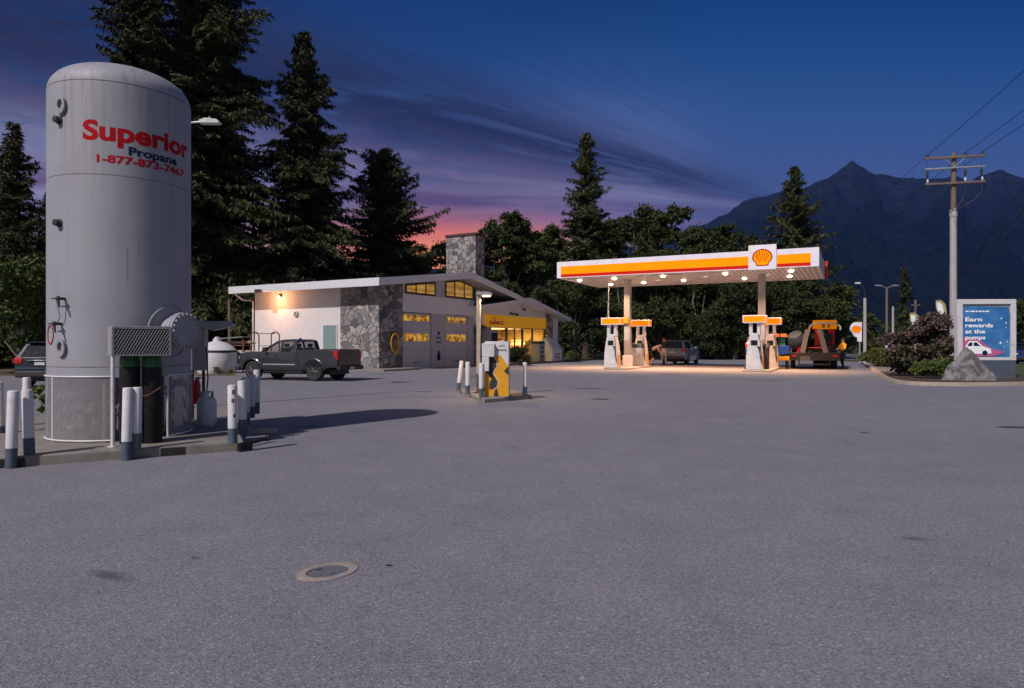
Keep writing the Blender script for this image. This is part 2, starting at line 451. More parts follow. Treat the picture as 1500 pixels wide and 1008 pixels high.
# ------------------------------------------------------------------ mesh builder
class MB:
    def __init__(self):
        self.v = []; self.f = []; self.m = []
    def add(self, verts, faces, mi=0):
        o = len(self.v)
        self.v += [tuple(p) for p in verts]
        self.f += [tuple(i + o for i in f) for f in faces]
        self.m += [mi] * len(faces)
        return self
    def box(self, x0, x1, y0, y1, z0, z1, mi=0, rot=None):
        vs = [(x, y, z) for z in (z0, z1) for y in (y0, y1) for x in (x0, x1)]
        if rot is not None:
            vs = [tuple(rot @ Vector(p)) for p in vs]
        return self.add(vs, [(0, 2, 3, 1), (4, 5, 7, 6), (0, 1, 5, 4), (2, 6, 7, 3), (0, 4, 6, 2), (1, 3, 7, 5)], mi)
    def tube(self, pts, radii, n=8, mi=0, cap=True):
        pts = [Vector(p) for p in pts]
        if isinstance(radii, (int, float)):
            radii = [radii] * len(pts)
        vs = []; fs = []
        prev = None
        for i, p in enumerate(pts):
            d = (pts[min(i + 1, len(pts) - 1)] - pts[max(i - 1, 0)]).normalized()
            if prev is None:
                a = d.cross(Vector((0, 0, 1)))
                if a.length < .05:
                    a = d.cross(Vector((1, 0, 0)))
                a.normalize()
            else:
                a = (prev - d * prev.dot(d)).normalized()
            prev = a
            bb = d.cross(a)
            for k in range(n):
                t = 2 * PI * k / n
                vs.append(p + (a * math.cos(t) + bb * math.sin(t)) * radii[i])
        for i in range(len(pts) - 1):
            for k in range(n):
                fs.append((i * n + k, i * n + (k + 1) % n, (i + 1) * n + (k + 1) % n, (i + 1) * n + k))
        if cap:
            fs.append(tuple(reversed(range(n))))
            fs.append(tuple(range((len(pts) - 1) * n, len(pts) * n)))
        return self.add(vs, fs, mi)
    def lathe(self, prof, n=24, c=(0, 0, 0), axis=None, mi=0):
        """prof: list of (r, h); axis: unit Vector (default z)"""
        ax = Vector(axis or (0, 0, 1)).normalized()
        a = ax.cross(Vector((0, 0, 1)))
        if a.length < .05:
            a = Vector((1, 0, 0))
        a.normalize(); b = ax.cross(a)
        c = Vector(c)
        vs = []; fs = []
        for r, h in prof:
            for k in range(n):
                t = 2 * PI * k / n
                vs.append(c + ax * h + (a * math.cos(t) + b * math.sin(t)) * max(r, 1e-4))
        for i in range(len(prof) - 1):
            for k in range(n):
                fs.append((i * n + k, i * n + (k + 1) % n, (i + 1) * n + (k + 1) % n, (i + 1) * n + k))
        fs.append(tuple(reversed(range(n))))
        fs.append(tuple(range((len(prof) - 1) * n, len(prof) * n)))
        return self.add(vs, fs, mi)
    def prism(self, poly, fn, a, b, mi=0):
        """poly: 2-D outline; fn(p, q, w) -> 3-D; extruded from w=a to w=b"""
        n = len(poly)
        vs = [fn(p, q, a) for p, q in poly] + [fn(p, q, b) for p, q in poly]
        fs = [tuple(reversed(range(n))), tuple(range(n, 2 * n))] + [(i, (i + 1) % n, n + (i + 1) % n, n + i) for i in range(n)]
        return self.add(vs, fs, mi)
    def ball(self, c, r, sx=1, sy=1, sz=1, n=14, k=8, mi=0):
        vs = []; fs = []
        for i in range(k + 1):
            t = PI * i / k
            for j in range(n):
                p = 2 * PI * j / n
                rr = max(math.sin(t), .002)
                vs.append((c[0] + r * sx * rr * math.cos(p), c[1] + r * sy * rr * math.sin(p), c[2] + r * sz * math.cos(t)))
        for i in range(k):
            for j in range(n):
                fs.append((i * n + j, (i + 1) * n + j, (i + 1) * n + (j + 1) % n, i * n + (j + 1) % n))
        return self.add(vs, fs, mi)
    def build(self, name, mats, parent=None, smooth=True, bevel=0.0, fix=True, angle=35):
        me = bpy.data.meshes.new(name)
        me.from_pydata(self.v, [], self.f)
        if not isinstance(mats, (list, tuple)):
            mats = [mats]
        for m in mats:
            me.materials.append(m)
        me.polygons.foreach_set('material_index', self.m)
        if fix:
            bm = bmesh.new(); bm.from_mesh(me)
            bmesh.ops.recalc_face_normals(bm, faces=bm.faces)
            bm.to_mesh(me); bm.free()
        if smooth:
            me.polygons.foreach_set('use_smooth', [True] * len(me.polygons))
            me.set_sharp_from_angle(angle=R(angle))
        me.update()
        o = bpy.data.objects.new(name, me)
        COL.objects.link(o)
        if parent is not None:
            o.parent = parent
        if bevel:
            bv = o.modifiers.new('bevel', 'BEVEL')
            bv.width = bevel; bv.segments = 2; bv.limit_method = 'ANGLE'; bv.angle_limit = R(40)
        return o

def tag(o, label, cat, group=None):
    o['label'] = label; o['category'] = cat
    if group:
        o['group'] = group
    return o

def thing(name, label, cat, loc=(0, 0, 0), rz=0.0, group=None):
    o = bpy.data.objects.new(name, None)
    o.empty_display_size = .2
    COL.objects.link(o)
    o.location = loc; o.rotation_euler = (0, 0, rz)
    return tag(o, label, cat, group)

def struct(o, kind='structure'):
    o['kind'] = kind
    return o

def dup(root, loc, rz=0.0, label=None, group=None, scale=None):
    def cp(o, par):
        c = o.copy(); COL.objects.link(c)
        if par is not None:
            c.parent = par
        for ch in list(o.children):
            cp(ch, c)
        return c
    r = cp(root, None)
    r.location = loc; r.rotation_euler = (0, 0, rz)
    if label: r['label'] = label
    if group: r['group'] = group
    if scale is not None: r.scale = scale
    return r

def lerp(a, b, t):
    return a + (b - a) * t

def text_geo(s, size, bold=0.0, align='LEFT', spacing=1.0):
    cu = bpy.data.curves.new('t', 'FONT')
    cu.body = s; cu.size = size; cu.offset = bold; cu.align_x = align
    cu.space_character = spacing; cu.resolution_u = 4
    o = bpy.data.objects.new('t', cu); COL.objects.link(o)
    bpy.context.view_layer.update()
    dg = bpy.context.evaluated_depsgraph_get()
    me = bpy.data.meshes.new_from_object(o.evaluated_get(dg))
    vs = [tuple(v.co) for v in me.vertices]; fs = [tuple(p.vertices) for p in me.polygons]
    bpy.data.objects.remove(o); bpy.data.curves.remove(cu); bpy.data.meshes.remove(me)
    return vs, fs

def fit_text(s, width, height, bold=0.0, slice_w=None, cap=None):
    """flat lettering (x right, y up) scaled to the width, and to the cap height"""
    vs, fs = text_geo(s, 1.0, bold)
    xs = [v[0] for v in vs]; ys = [v[1] for v in vs]
    x0, x1 = min(xs), max(xs)
    sx = width / (x1 - x0)
    cvs, _ = text_geo('H', 1.0, bold)
    hy = max(v[1] for v in cvs)
    sy = height / hy
    vs = [((v[0] - x0) * sx, v[1] * sy, 0) for v in vs]
    if slice_w:
        me = bpy.data.meshes.new('t'); me.from_pydata(vs, [], fs)
        bm = bmesh.new(); bm.from_mesh(me)
        x = slice_w
        while x < width:
            g = bm.verts[:] + bm.edges[:] + bm.faces[:]
            bmesh.ops.bisect_plane(bm, geom=g, plane_co=(x, 0, 0), plane_no=(1, 0, 0))
            x += slice_w
        bm.verts.index_update()
        vs = [tuple(v.co) for v in bm.verts]; fs = [tuple(v.index for v in f.verts) for f in bm.faces]
        bm.free(); bpy.data.meshes.remove(me)
    return vs, fs

# ------------------------------------------------------------------ the setting
def sheet(name, pts, z, mat, kind='structure'):
    mb = MB(); mb.add([(x, y, z) for x, y in pts], [tuple(range(len(pts)))])
    o = mb.build(name, mat, smooth=False)
    if o.data.polygons[0].normal.z < 0:
        o.data.flip_normals()
    return struct(o, kind)

sheet('ground', [(-1500, -120), (6400, -120), (6400, 6600), (-1500, 6600)], -.012, M['earth'])
sheet('asphalt_lot', [(-40, -25), (60, -25), (60, 24), (31, 60), (30, 75), (12, 68), (-2, 66), (-30, 52), (-40, 30)], 0.0, M['asphalt'])
sheet('road', [(60, -25), (74, -25), (74, 24), (44, 120), (36, 120), (34, 60), (60, 24.2)], .003, M['asphalt'])
sheet('gravel_verge', [(-30, 34.5), (-13.8, 34.2), (-15.5, 38), (-18.5, 46.3), (-34, 46)], .004, M['dirtgrass'])

# ------------------------------------------------------------------ mountain
def fbm(x, y, seed, octv=5, rid=False):
    rng = np.random.RandomState(seed)
    tot = np.zeros_like(x); amp = 1.0; fr = 1.0; s = 0
    for o in range(octv):
        acc = np.zeros_like(x)
        for k in range(5):
            a = rng.uniform(0, 2 * PI); ph = rng.uniform(0, 2 * PI); w = rng.uniform(.7, 1.4)
            acc += np.sin((x * math.cos(a) + y * math.sin(a)) * fr * w * 2 * PI + ph + 1.3 * np.sin((y * math.cos(a) - x * math.sin(a)) * fr * PI + ph))
        acc /= 3.0
        tot += amp * ((1 - np.abs(acc)) if rid else acc); s += amp
        amp *= .5; fr *= 2.03
    return tot / s

def make_mountain():
    prof = [(600, 395), (850, 380), (960, 352), (1035, 331), (1060, 314), (1090, 294), (1120, 286), (1150, 281), (1180, 275), (1205, 264), (1225, 252), (1248, 240), (1266, 247), (1285, 257), (1310, 262), (1335, 260.5), (1352, 266), (1375, 262), (1395, 257), (1407, 258), (1419, 271), (1432, 259), (1450, 253.5), (1465, 251), (1480, 256), (1500, 258), (1540, 246), (1620, 240), (1700, 262)]
    px = np.array([p[0] for p in prof], float); py = np.array([p[1] for p in prof], float)
    na, nr = 400, 120
    azp = np.linspace(600, 1700, na)
    top = np.interp(azp, px, py)
    tt = np.concatenate([np.linspace(0, 1, 95), np.linspace(1.02, 1.5, nr - 95)])
    A, T = np.meshgrid(azp, tt, indexing='ij')
    Yr = 4300.0
    Y = 1500 + (Yr - 1500) * T
    X = (A - 750) / 1000 * Y
    ridge = (504 - top)[:, None] / 1000 * Yr + CAMZ
    s = np.clip(T, 0, 1)
    # the slope stays under the sight line to the ridge
    base = ridge * (0.03 + .97 * (s ** 1.55))
    gul = fbm(X / 900, Y / 1500, 5, 6, True) - .55
    rough = fbm(X / 260, Y / 300, 9, 5)
    Z = base + ridge * gul * .60 * np.clip(s * (1.02 - s) * 3.2, 0, 1) + rough * 14 * np.clip(s * 3, 0, 1)
    lim = ridge * (Y / Yr) * .985
    Z = np.where(T < .985, np.minimum(Z, lim + 0 * Z), Z)
    back = T > 1
    Z = np.where(back, ridge * (1 - (T - 1) * 1.6) + rough * 14, Z)
    Z[:, 0] = -5
    vs = np.stack([X, Y, Z], -1).reshape(-1, 3)
    idx = np.arange(na * nr).reshape(na, nr)
    q = np.stack([idx[:-1, :-1], idx[1:, :-1], idx[1:, 1:], idx[:-1, 1:]], -1).reshape(-1, 4)
    me = bpy.data.meshes.new('mountain')
    me.from_pydata(vs.tolist(), [], q.tolist())
    me.polygons.foreach_set('use_smooth', [True] * len(me.polygons))
    me.materials.append(M['mountain'])
    o = bpy.data.objects.new('mountain', me); COL.objects.link(o)
    struct(o)
make_mountain()

def make_haze():
    mb = MB(); mb.box(-1520, 6420, -140, 6620, -1.2, 1330)
    m = bpy.data.materials.new('evening_haze'); m.use_nodes = True
    nt = m.node_tree; nt.nodes.remove(nt.nodes['Principled BSDF'])
    pv = nt.nodes.new('ShaderNodeVolumePrincipled')
    pv.inputs['Color'].default_value = (.07, .24, .95, 1)
    pv.inputs['Density'].default_value = HAZE
    pv.inputs['Anisotropy'].default_value = 0.0
    nt.links.new(pv.outputs[0], nt.nodes['Material Output'].inputs['Volume'])
    o = mb.build('haze', m, smooth=False)
    struct(o, 'stuff'); tag(o, 'thin blue evening haze in front of the mountain', 'haze')
HAZE = 4.2e-5
make_haze()

# ------------------------------------------------------------------ foliage
def diamonds(c, a, b, l, w):
    """leaf-sized diamond faces; c,a,b (n,3) centre, long axis, side axis; l,w (n,)"""
    a = a / (np.linalg.norm(a, axis=1, keepdims=True) + 1e-9)
    b = b - a * np.sum(a * b, 1, keepdims=True)
    b = b / (np.linalg.norm(b, axis=1, keepdims=True) + 1e-9)
    l = l[:, None]; w = w[:, None]
    return np.stack([c - a * l, c + b * w - a * l * .1, c + a * l, c - b * w - a * l * .1], 1)

def leaf_mesh(name, quads, mats, mi=None):
    q = np.concatenate(quads, 0)
    n = len(q)
    me = bpy.data.meshes.new(name)
    me.vertices.add(4 * n); me.loops.add(4 * n); me.polygons.add(n)
    me.vertices.foreach_set('co', q.reshape(-1).astype(np.float32))
    me.loops.foreach_set('vertex_index', np.arange(4 * n, dtype=np.int32))
    me.polygons.foreach_set('loop_start', np.arange(0, 4 * n, 4, dtype=np.int32))
    me.polygons.foreach_set('loop_total', np.full(n, 4, np.int32))
    for m in mats:
        me.materials.append(m)
    if mi is not None:
        me.polygons.foreach_set('material_index', mi.astype(np.int32))
    me.update(calc_edges=True); me.validate()
    return me

def conifer_meshes(seed, H, Rm, nb, low=.05, dens=1.0, leaf=.26, sparse_top=False, power=.8, droop=.5):
    rng = np.random.RandomState(seed)
    quads = []; tr = MB()
    n = 9
    wob = rng.uniform(-1, 1, (n, 2)) * .012 * H
    wob[0] = 0
    pts = [(wob[i, 0] * (i / n), wob[i, 1] * (i / n), H * i / (n - 1) * .985) for i in range(n)]
    tr.tube(pts, [H * .016 * (1 - i / (n - 1)) ** .9 + .025 for i in range(n)], 8)
    fs = np.sort(low + (1 - low) * rng.uniform(0, 1, nb) ** 1.12)
    sect = rng.uniform(.72, 1.18, 12)
    for f in fs:
        az = rng.uniform(0, 2 * PI)
        gap = .75 + .35 * math.sin(f * 34 + 2.2 * math.sin(az * 2 + seed))
        L = Rm * ((1 - f) ** power * .97 + .02) * rng.uniform(.6, 1.15) * sect[int(az / (2 * PI) * 12) % 12] * gap
        if rng.uniform() < .05:
            L *= 1.3
        L = max(L, .22)
        out = np.array([math.cos(az), math.sin(az), 0]); per = np.array([-math.sin(az), math.cos(az), 0])
        d0 = droop * rng.uniform(.6, 1.3)
        rise = lerp(.05, .75, f ** 2.2)
        npt = max(3, int(L / (.19 / dens)))
        q = np.linspace(.12, 1, npt)
        P = out[None] * (L * q)[:, None] + np.array([0, 0, 1])[None] * (f * H + L * (rise * q - d0 * q ** 2 + .16 * q ** 4))[:, None]
        if f < .93 and L > .8 and rng.uniform() < .6:
            tr.tube([(0, 0, f * H)] + [tuple(P[int(k * (npt - 1))]) for k in (.35, .75)], [.05 * L / 3 + .015, .03 * L / 3 + .01, .01], 4, cap=False)
        for side in (-1, 1):
            tl = (.34 * L ** .7 * (1.05 - q * .75) + .1) * rng.uniform(.6, 1.25, npt)
            tdir = per[None] * side + out[None] * rng.uniform(.3, 1.0, npt)[:, None] + np.array([0, 0, -1])[None] * rng.uniform(.1, .8, npt)[:, None]
            tdir /= np.linalg.norm(tdir, axis=1, keepdims=True)
            for k in (.2, .6, 1.0):
                c = P + tdir * (tl * k)[:, None] + rng.normal(0, .05, (npt, 3))
                a = tdir + rng.normal(0, .45, (npt, 3)) + np.array([0, 0, -.25])
                b = np.cross(a, rng.normal(0, 1, (npt, 3)) + np.array([0, 0, 1.2]))
                quads.append(diamonds(c, a, b, leaf * rng.uniform(.6, 1.3, npt), leaf * .24 * rng.uniform(.6, 1.2, npt)))
        # the tip of the branch
        c = P[-1:] + out[None] * .1; a = out[None] + rng.normal(0, .2, (1, 3)); quads.append(diamonds(c, a, per[None], np.array([leaf * 1.1]), np.array([leaf * .3])))
    return tr, leaf_mesh('crown', quads, [M['needle']])

def broad_meshes(seed, H, Rm, lobes, ncl, per, leaf=.22, low=.18, mat='leaf', flower=None, trunk_r=None, trunk=True, spread=.75):
    rng = np.random.RandomState(seed)
    tr = MB(); quads = []; mis = []
    lob = []
    for i in range(lobes):
        h = rng.uniform(low + .12, .86) if i else .84
        rad = Rm * (math.sin(PI * min(1, (h - low) / (1.02 - low)) ** .8) * .62 + .1) * rng.uniform(.5, 1.0)
        az = i * 2.4 + rng.uniform(-.5, .5)
        rr = Rm * rng.uniform(.32, .5) * (1.15 - .45 * h)
        lob.append((np.array([rad * math.cos(az), rad * math.sin(az), h * H]), rr, rr * rng.uniform(.7, 1.05) * min(1.4, H / Rm / 2.2 + .2)))
    if trunk:
        r0 = trunk_r or H * .016 + .04
        tr.tube([(0, 0, 0), (.04 * H * rng.uniform(-1, 1), .04 * H * rng.uniform(-1, 1), H * .3), (.05 * H * rng.uniform(-1, 1), .03 * H, H * .62), (0, 0, H * .86)], [r0, r0 * .75, r0 * .45, .03], 8)
        for c, a, bb in lob:
            z0 = rng.uniform(.15, .5) * c[2]
            tr.tube([(0, 0, z0), (c[0] * .5, c[1] * .5, lerp(z0, c[2], .45)), tuple(c)], [r0 * .42, r0 * .28, .025], 5, cap=False)
    for k in range(ncl):
        c, a, bb = lob[rng.randint(len(lob))]
        d = rng.normal(0, 1, 3); d /= np.linalg.norm(d)
        rad = rng.uniform(.45, 1.0) ** .6
        cc = c + d * np.array([a, a, bb]) * rad
        if cc[2] < .25:
            cc[2] = rng.uniform(.2, .7)
        cr = spread * rng.uniform(.5, 1.1)
        n = int(per * rng.uniform(.6, 1.3))
        off = rng.normal(0, .42, (n, 3)) * cr * np.array([1, 1, .62])
        off[:, 2] -= .25 * np.abs(off[:, 0])
        C = cc[None] + off
        C[:, 2] = np.maximum(C[:, 2], .05)
        A = rng.normal(0, 1, (n, 3)) + d[None] * .8 + np.array([0, 0, -.4])
        B = rng.normal(0, 1, (n, 3))
        s = leaf * rng.uniform(.55, 1.3, n)
        quads.append(diamonds(C, A, B, s, s * .55))
        if flower:
            mis.append((rng.uniform(0, 1, n) < flower * (.4 + .9 * (cc[2] / H))).astype(int))
    mats = [M[mat]] + ([M['flower']] if flower else [])
    return tr, leaf_mesh('crown', quads, mats, np.concatenate(mis) if flower else None)

def make_tree(name, meshes, label, cat, loc, bark='bark', group=None, scale=(1, 1, 1), rz=0, trunkname='trunk', crownname='crown'):
    tr, cm = meshes
    t = thing(name, label, cat, loc, rz, group)
    t.scale = scale
    if tr.v:
        tr.build(trunkname, M[bark], t, smooth=True)
    c = bpy.data.objects.new(crownname, cm); COL.objects.link(c); c.parent = t
    return t

GRP_CON = 'conifers behind the station'
GRP_DEC = 'leafy trees behind the station'
# tall firs behind the tank and the white wall
make_tree('fir_tree', conifer_meshes(3, 38, 11.2, 1500, .03, 1.1, .33, power=.6, droop=.5), 'tallest dark fir rising out of frame just right of the white tank', 'tree', (G(298, 60), 60, 0), group=GRP_CON)
make_tree('fir_tree', conifer_meshes(11, 34, 7.6, 950, .05, 1.05, .31, power=.6, droop=.5), 'dark fir rising out of frame directly above the dome of the white tank', 'tree', (G(200, 56), 56, 0), group=GRP_CON)
make_tree('fir_tree', conifer_meshes(23, 30.6, 8.8, 900, .07, 1.0, .33, power=.7, droop=.5), 'pointed dark fir with open ragged branches above the white stucco wall', 'tree', (G(444, 64), 64, 0), group=GRP_CON)
make_tree('fir_tree', conifer_meshes(31, 22, 8.2, 760, .06, .95, .34, power=.62, droop=.25), 'broad shorter fir with several tips above the stone corner of the building', 'tree', (G(562, 72), 72, 0), group=GRP_CON)
make_tree('fir_tree', conifer_meshes(41, 16, 4.4, 520, .05, 1.0, .25, power=.75, droop=.45), 'small pointed fir at the left edge of the photo beside the tank', 'tree', (G(20, 45), 45, 0), group=GRP_CON)
make_tree('fir_tree', conifer_meshes(43, 12.5, 4.2, 380, .05, 1.0, .27, power=.8, droop=.45), 'short fir half hidden behind the left side of the white tank', 'tree', (G(74, 50), 50, 0), group=GRP_CON)
make_tree('fir_tree', conifer_meshes(53, 26.2, 6.4, 620, .12, .95, .31, power=.72, droop=.3), 'tall narrow fir standing above the leafy trees left of the fuel canopy', 'tree', (G(858, 80), 80, 0), group=GRP_CON)
make_tree('fir_tree', conifer_meshes(61, 21.0, 8.4, 460, .08, .95, .31, power=.8, droop=.3), 'dark fir with bare thin top behind the right end of the fuel canopy', 'tree', (G(1165, 75), 75, 0), group=GRP_CON)
make_tree('fir_tree', conifer_meshes(67, 14, 3.6, 170, .05, .7, .40, power=.8, droop=.4), 'small distant fir between the street lamps and the flowering bush', 'tree', (G(1325, 112), 112, 0), group='far trees by the road')

make_tree('fir_tree', conifer_meshes(45, 13.5, 4.6, 420, .05, 1.0, .27, power=.75, droop=.45), 'dark fir cut by the left edge of the photo', 'tree', (G(-25, 49), 49, 0), group=GRP_CON)

decs = [
    (71, 5.8, 3.2, 30, 8, 'leafbright', 'low bright leafy tree at the left edge beside the parked blue car', (G(28, 33), 33), .14, 120, .7),
    (72, 6.5, 3.4, 0, 8, 'leaf', 'leafy tree half hidden behind the tank left of the dark blue car', (G(-30, 36), 36), .16, 110, .7),
    (73, 13.6, 3.6, 0, 9, 'leaf', 'round leafy tree glowing against the orange sky just left of the chimney', (G(632, 74), 74), .24, 100, .9),
    (74, 12.6, 3.0, 0, 8, 'leaf', 'slim leafy tree between the broad fir and the stone chimney', (G(602, 78), 78), .24, 90, .9),
    (75, 17.2, 5.0, 0, 12, 'leaf', 'leafy tree directly right of the stone chimney', (G(735, 80), 80), .26, 120, 1.0),
    (76, 16.6, 4.6, 0, 11, 'leaf', 'leafy tree above the store gable, left of the tall narrow fir', (G(790, 82), 82), .26, 120, 1.0),
    (77, 18.6, 5.4, 0, 13, 'leaf', 'leafy tree above the left end of the fuel canopy, right of the tall narrow fir', (G(925, 80), 80), .26, 120, 1.0),
    (78, 18.4, 5.2, 0, 13, 'leaf', 'highest leafy tree above the middle of the fuel canopy', (G(985, 79), 79), .26, 120, 1.0),
    (79, 16.0, 5.0, 0, 12, 'leaf', 'leafy tree above the canopy where the mountain slope begins', (G(1040, 80), 80), .26, 120, 1.0),
    (80, 14.6, 4.6, 0, 11, 'leaf', 'leafy tree just left of the backlit shell emblem sign', (G(1086, 78), 78), .26, 120, 1.0),
    (81, 9.5, 4.2, 0, 9, 'leaf', 'bushy tree behind the right end of the store', (G(842, 69), 69), .22, 120, .9),
    (82, 9.8, 4.2, 0, 9, 'leaf', 'bushy tree behind the left fuel island', (G(902, 70), 70), .22, 120, .9),
    (83, 10.2, 4.4, 0, 9, 'leaf', 'bushy tree seen below the canopy right of the left canopy post', (G(962, 72), 72), .22, 120, .9),
    (84, 9.8, 4.2, 0, 9, 'leaf', 'bushy tree behind the grey car being fuelled', (G(1022, 71), 71), .22, 120, .9),
    (85, 9.8, 4.0, 0, 9, 'leaf', 'bushy tree left of the right canopy post', (G(1076, 70), 70), .22, 120, .9),
    (86, 9.0, 4.0, 0, 9, 'leaf', 'bushy tree behind the drum on the flatbed trailer', (G(1140, 70), 70), .22, 120, .9),
    (87, 8.0, 3.8, 0, 8, 'leaf', 'bushy tree right of the fuel canopy beside the road', (G(1212, 72), 72), .22, 110, .9),
    (88, 5.6, 3.2, 0, 7, 'leaf', 'low bushy tree behind the hanging roadside shell sign', (G(1258, 88), 88), .24, 90, .9),
    (89, 4.8, 3.6, 0, 7, 'leaf', 'low round tree beside the double-armed street lamp', (G(1296, 96), 96), .24, 90, .9),
    (90, 7.0, 4.0, 0, 8, 'leaf', 'leafy tree at the right edge of the photo behind the billboard', (G(1512, 72), 72), .24, 100, .9),
    (91, 13.5, 4.8, 0, 10, 'leaf', 'dark leafy tree behind the main roof left of the chimney base', (G(672, 84), 84), .26, 100, 1.0),
]
for sd, H, rr, _, lb, mt, label, (x, y), lf, per, sprd in decs:
    ncl = int(26 * rr * (H / 8) ** .6)
    make_tree('leafy_tree', broad_meshes(sd, H, rr, lb, int(ncl * 1.1), int(per * 1.7), lf * .72, .12, mt, spread=sprd), label, 'tree', (x, y, 0), 'barkpale', group=GRP_DEC if 1 < sd - 71 < 17 or sd == 91 else None)

# the far-off wood that closes the view behind them
def woods():
    rng = np.random.RandomState(5)
    quads = []
    for i in range(620):
        x = rng.uniform(-105, 44); y = rng.uniform(96, 116) - max(0, x - 10) * .1
        hmax = 7.5 + 3.0 * math.sin(x * .11) + 1.8 * math.sin(x * .37 + 1) - max(0, x - 14) * .22
        hmax += max(0, -x - 35) * .12
        n = 85
        C = np.array([x, y, 0])[None] + np.stack([rng.normal(0, 1.6, n), rng.normal(0, 1.6, n), hmax * rng.uniform(.0, 1, n) ** .8], 1)
        s = .42 * rng.uniform(.6, 1.3, n)
        quads.append(diamonds(C, rng.normal(0, 1, (n, 3)), rng.normal(0, 1, (n, 3)), s, s * .6))
    me = leaf_mesh('distant_wood', quads, [M['leaf']])
    o = bpy.data.objects.new('distant_wood', me); COL.objects.link(o)
    struct(o, 'stuff'); tag(o, 'far-off dark wood filling the gaps behind the station trees', 'wood')
woods()

# right hand planting
tb = broad_meshes(101, 2.95, 1.75, 12, 150, 170, .075, .05, 'leaf', flower=.42, trunk_r=.06, spread=.4)
bt = make_tree('flowering_bush', tb, 'large dark bush with pinkish blossom beside the blue billboard', 'bush', (G(1352, 32), 32, .1), crownname='foliage', trunkname='stem')
bt.scale = (1.12, .95, .98)
tb = broad_meshes(103, 1.25, 1.75, 9, 90, 140, .08, .0, 'hedge', trunk=False, spread=.45)
make_tree('clipped_hedge', tb, 'low yellow-green hedge on the kerbed bed near the street lamp', 'hedge', (G(1294, 46), 46, .1), crownname='foliage', scale=(.85, 1.3, .92))
tb = broad_meshes(104, .85, .8, 6, 40, 110, .07, .0, 'leafbright', trunk=False, spread=.3)
make_tree('low_shrub', tb, 'low green shrub in the mulch in front of the flowering bush', 'shrub', (G(1372, 29.6), 29.8, .1), crownname='foliage')
tb = broad_meshes(105, 1.35, 1.0, 7, 60, 130, .08, .0, 'leaf', trunk=False, spread=.4)
make_tree('round_shrub', tb, 'dark green shrub in front of the lit store windows', 'shrub', (G(757, 49.5), 49.5, .05), crownname='foliage')
tb = broad_meshes(106, .9, .75, 5, 30, 100, .1, .0, 'leafbright', trunk=False, spread=.3)
make_tree('small_shrub', tb, 'small pale green shrub beyond the right end of the store', 'shrub', (G(842, 60), 60, 0), crownname='foliage')
# weeds at the pad
tb = broad_meshes(107, .28, .3, 4, 14, 60, .04, .0, 'leafbright', trunk=False, spread=.12)
make_tree('weed_clump', tb, 'small clump of weeds behind the pad at the tank foot', 'weeds', (G(57, 14.2), 14.2, 0), crownname='foliage')
for i, (px, Y, s, lb) in enumerate([(318, 36.4, .5, 'tuft of dry grass in front of the white plastic cistern'), (338, 35.6, .4, 'small grass tuft by the front bumper of the grey pickup'), (905, 63, .9, 'weedy tuft at the edge of the lot behind the left fuel island')]):
    tb = broad_meshes(110 + i, .3, .5, 5, 22, 70, .05, .0, 'hedge', trunk=False, spread=.16)
    make_tree('grass_tuft', tb, lb, 'grass tuft', (G(px, Y), Y, 0), crownname='foliage', scale=(s, s, s))

# ------------------------------------------------------------------ propane tank on its pad
aV = Vector((.868, .496, 0)); bV = Vector((-.42, .907, 0)).normalized()
K = Vector((-4.02, 10.25, 0))
def padpt(a, b, z=0):
    return tuple(K + aV * a + bV * b + Vector((0, 0, z)))
PADZ = .14
mb = MB()
poly = [(0, 0), (0, 6.2), (-5.6, 6.2), (-5.6, 0)]
mb.prism([padpt(*p)[:2] for p in poly], lambda x, y, w: (x, y, w), -.05, PADZ)
o = struct(mb.build('concrete_pad', M['concrete'], bevel=.025))
# black painted marks on the pad edge are real paint blocks
for a0, wdt, lb in ((-3.05, .36, 'black painted block on the pad kerb under the screened skirt'), (-1.12, .32, 'black painted block on the pad kerb between bollards'), (-.10, .22, 'black painted block at the front right pad corner')):
    m_ = MB(); p0 = Vector(padpt(a0, 0)); p1 = Vector(padpt(a0 + wdt, 0))
    n_ = Vector((.496, -.868, 0)) * .004
    q = [p0 + n_ + Vector((0, 0, .002)), p1 + n_ + Vector((0, 0, .002)), p1 + n_ + Vector((0, 0, PADZ - .022)), p0 + n_ + Vector((0, 0, PADZ - .022))]
    m_.add(q, [(0, 1, 2, 3)])
    m_.add([x - n_ * 3 for x in q], [(3, 2, 1, 0)])
    struct(m_.build('kerb_marking', M['black'], smooth=False))

TC = Vector((-6.35, 11.11, 0)); TR = 1.02
tank = thing('propane_tank', 'huge white upright propane tank with red and navy lettering on concrete pad', 'tank', tuple(TC), 0)
A0 = math.atan2(-TC.y, -TC.x)          # azimuth towards the viewer
def tdir(beta):
    return Vector((math.cos(A0 + R(beta)), math.sin(A0 + R(beta)), 0))
mb = MB()
prof = [(TR, z) for z in (1.1, 1.25, 2.0, 2.7, 3.4, 4.1, 4.6, 5.1, 5.4, 5.5)]
for i in range(1, 21):
    t = i / 20 * PI / 2
    e = .80
    prof.append((TR * math.cos(t) ** e if i < 20 else .001, 5.5 + .50 * math.sin(t) ** (e + .1)))
mb.lathe(prof, 96)
mb.build('shell', M['tank'], tank, angle=50)
# weld seam lines
mb = MB()
for z in (1.257, 4.118, 5.515):
    mb = MB(); mb.lathe([(TR + .0005, z - .007), (TR + .0022, z), (TR + .0005, z + .007)], 96)
    mb.build('weld_seam', M['seam'], tank)
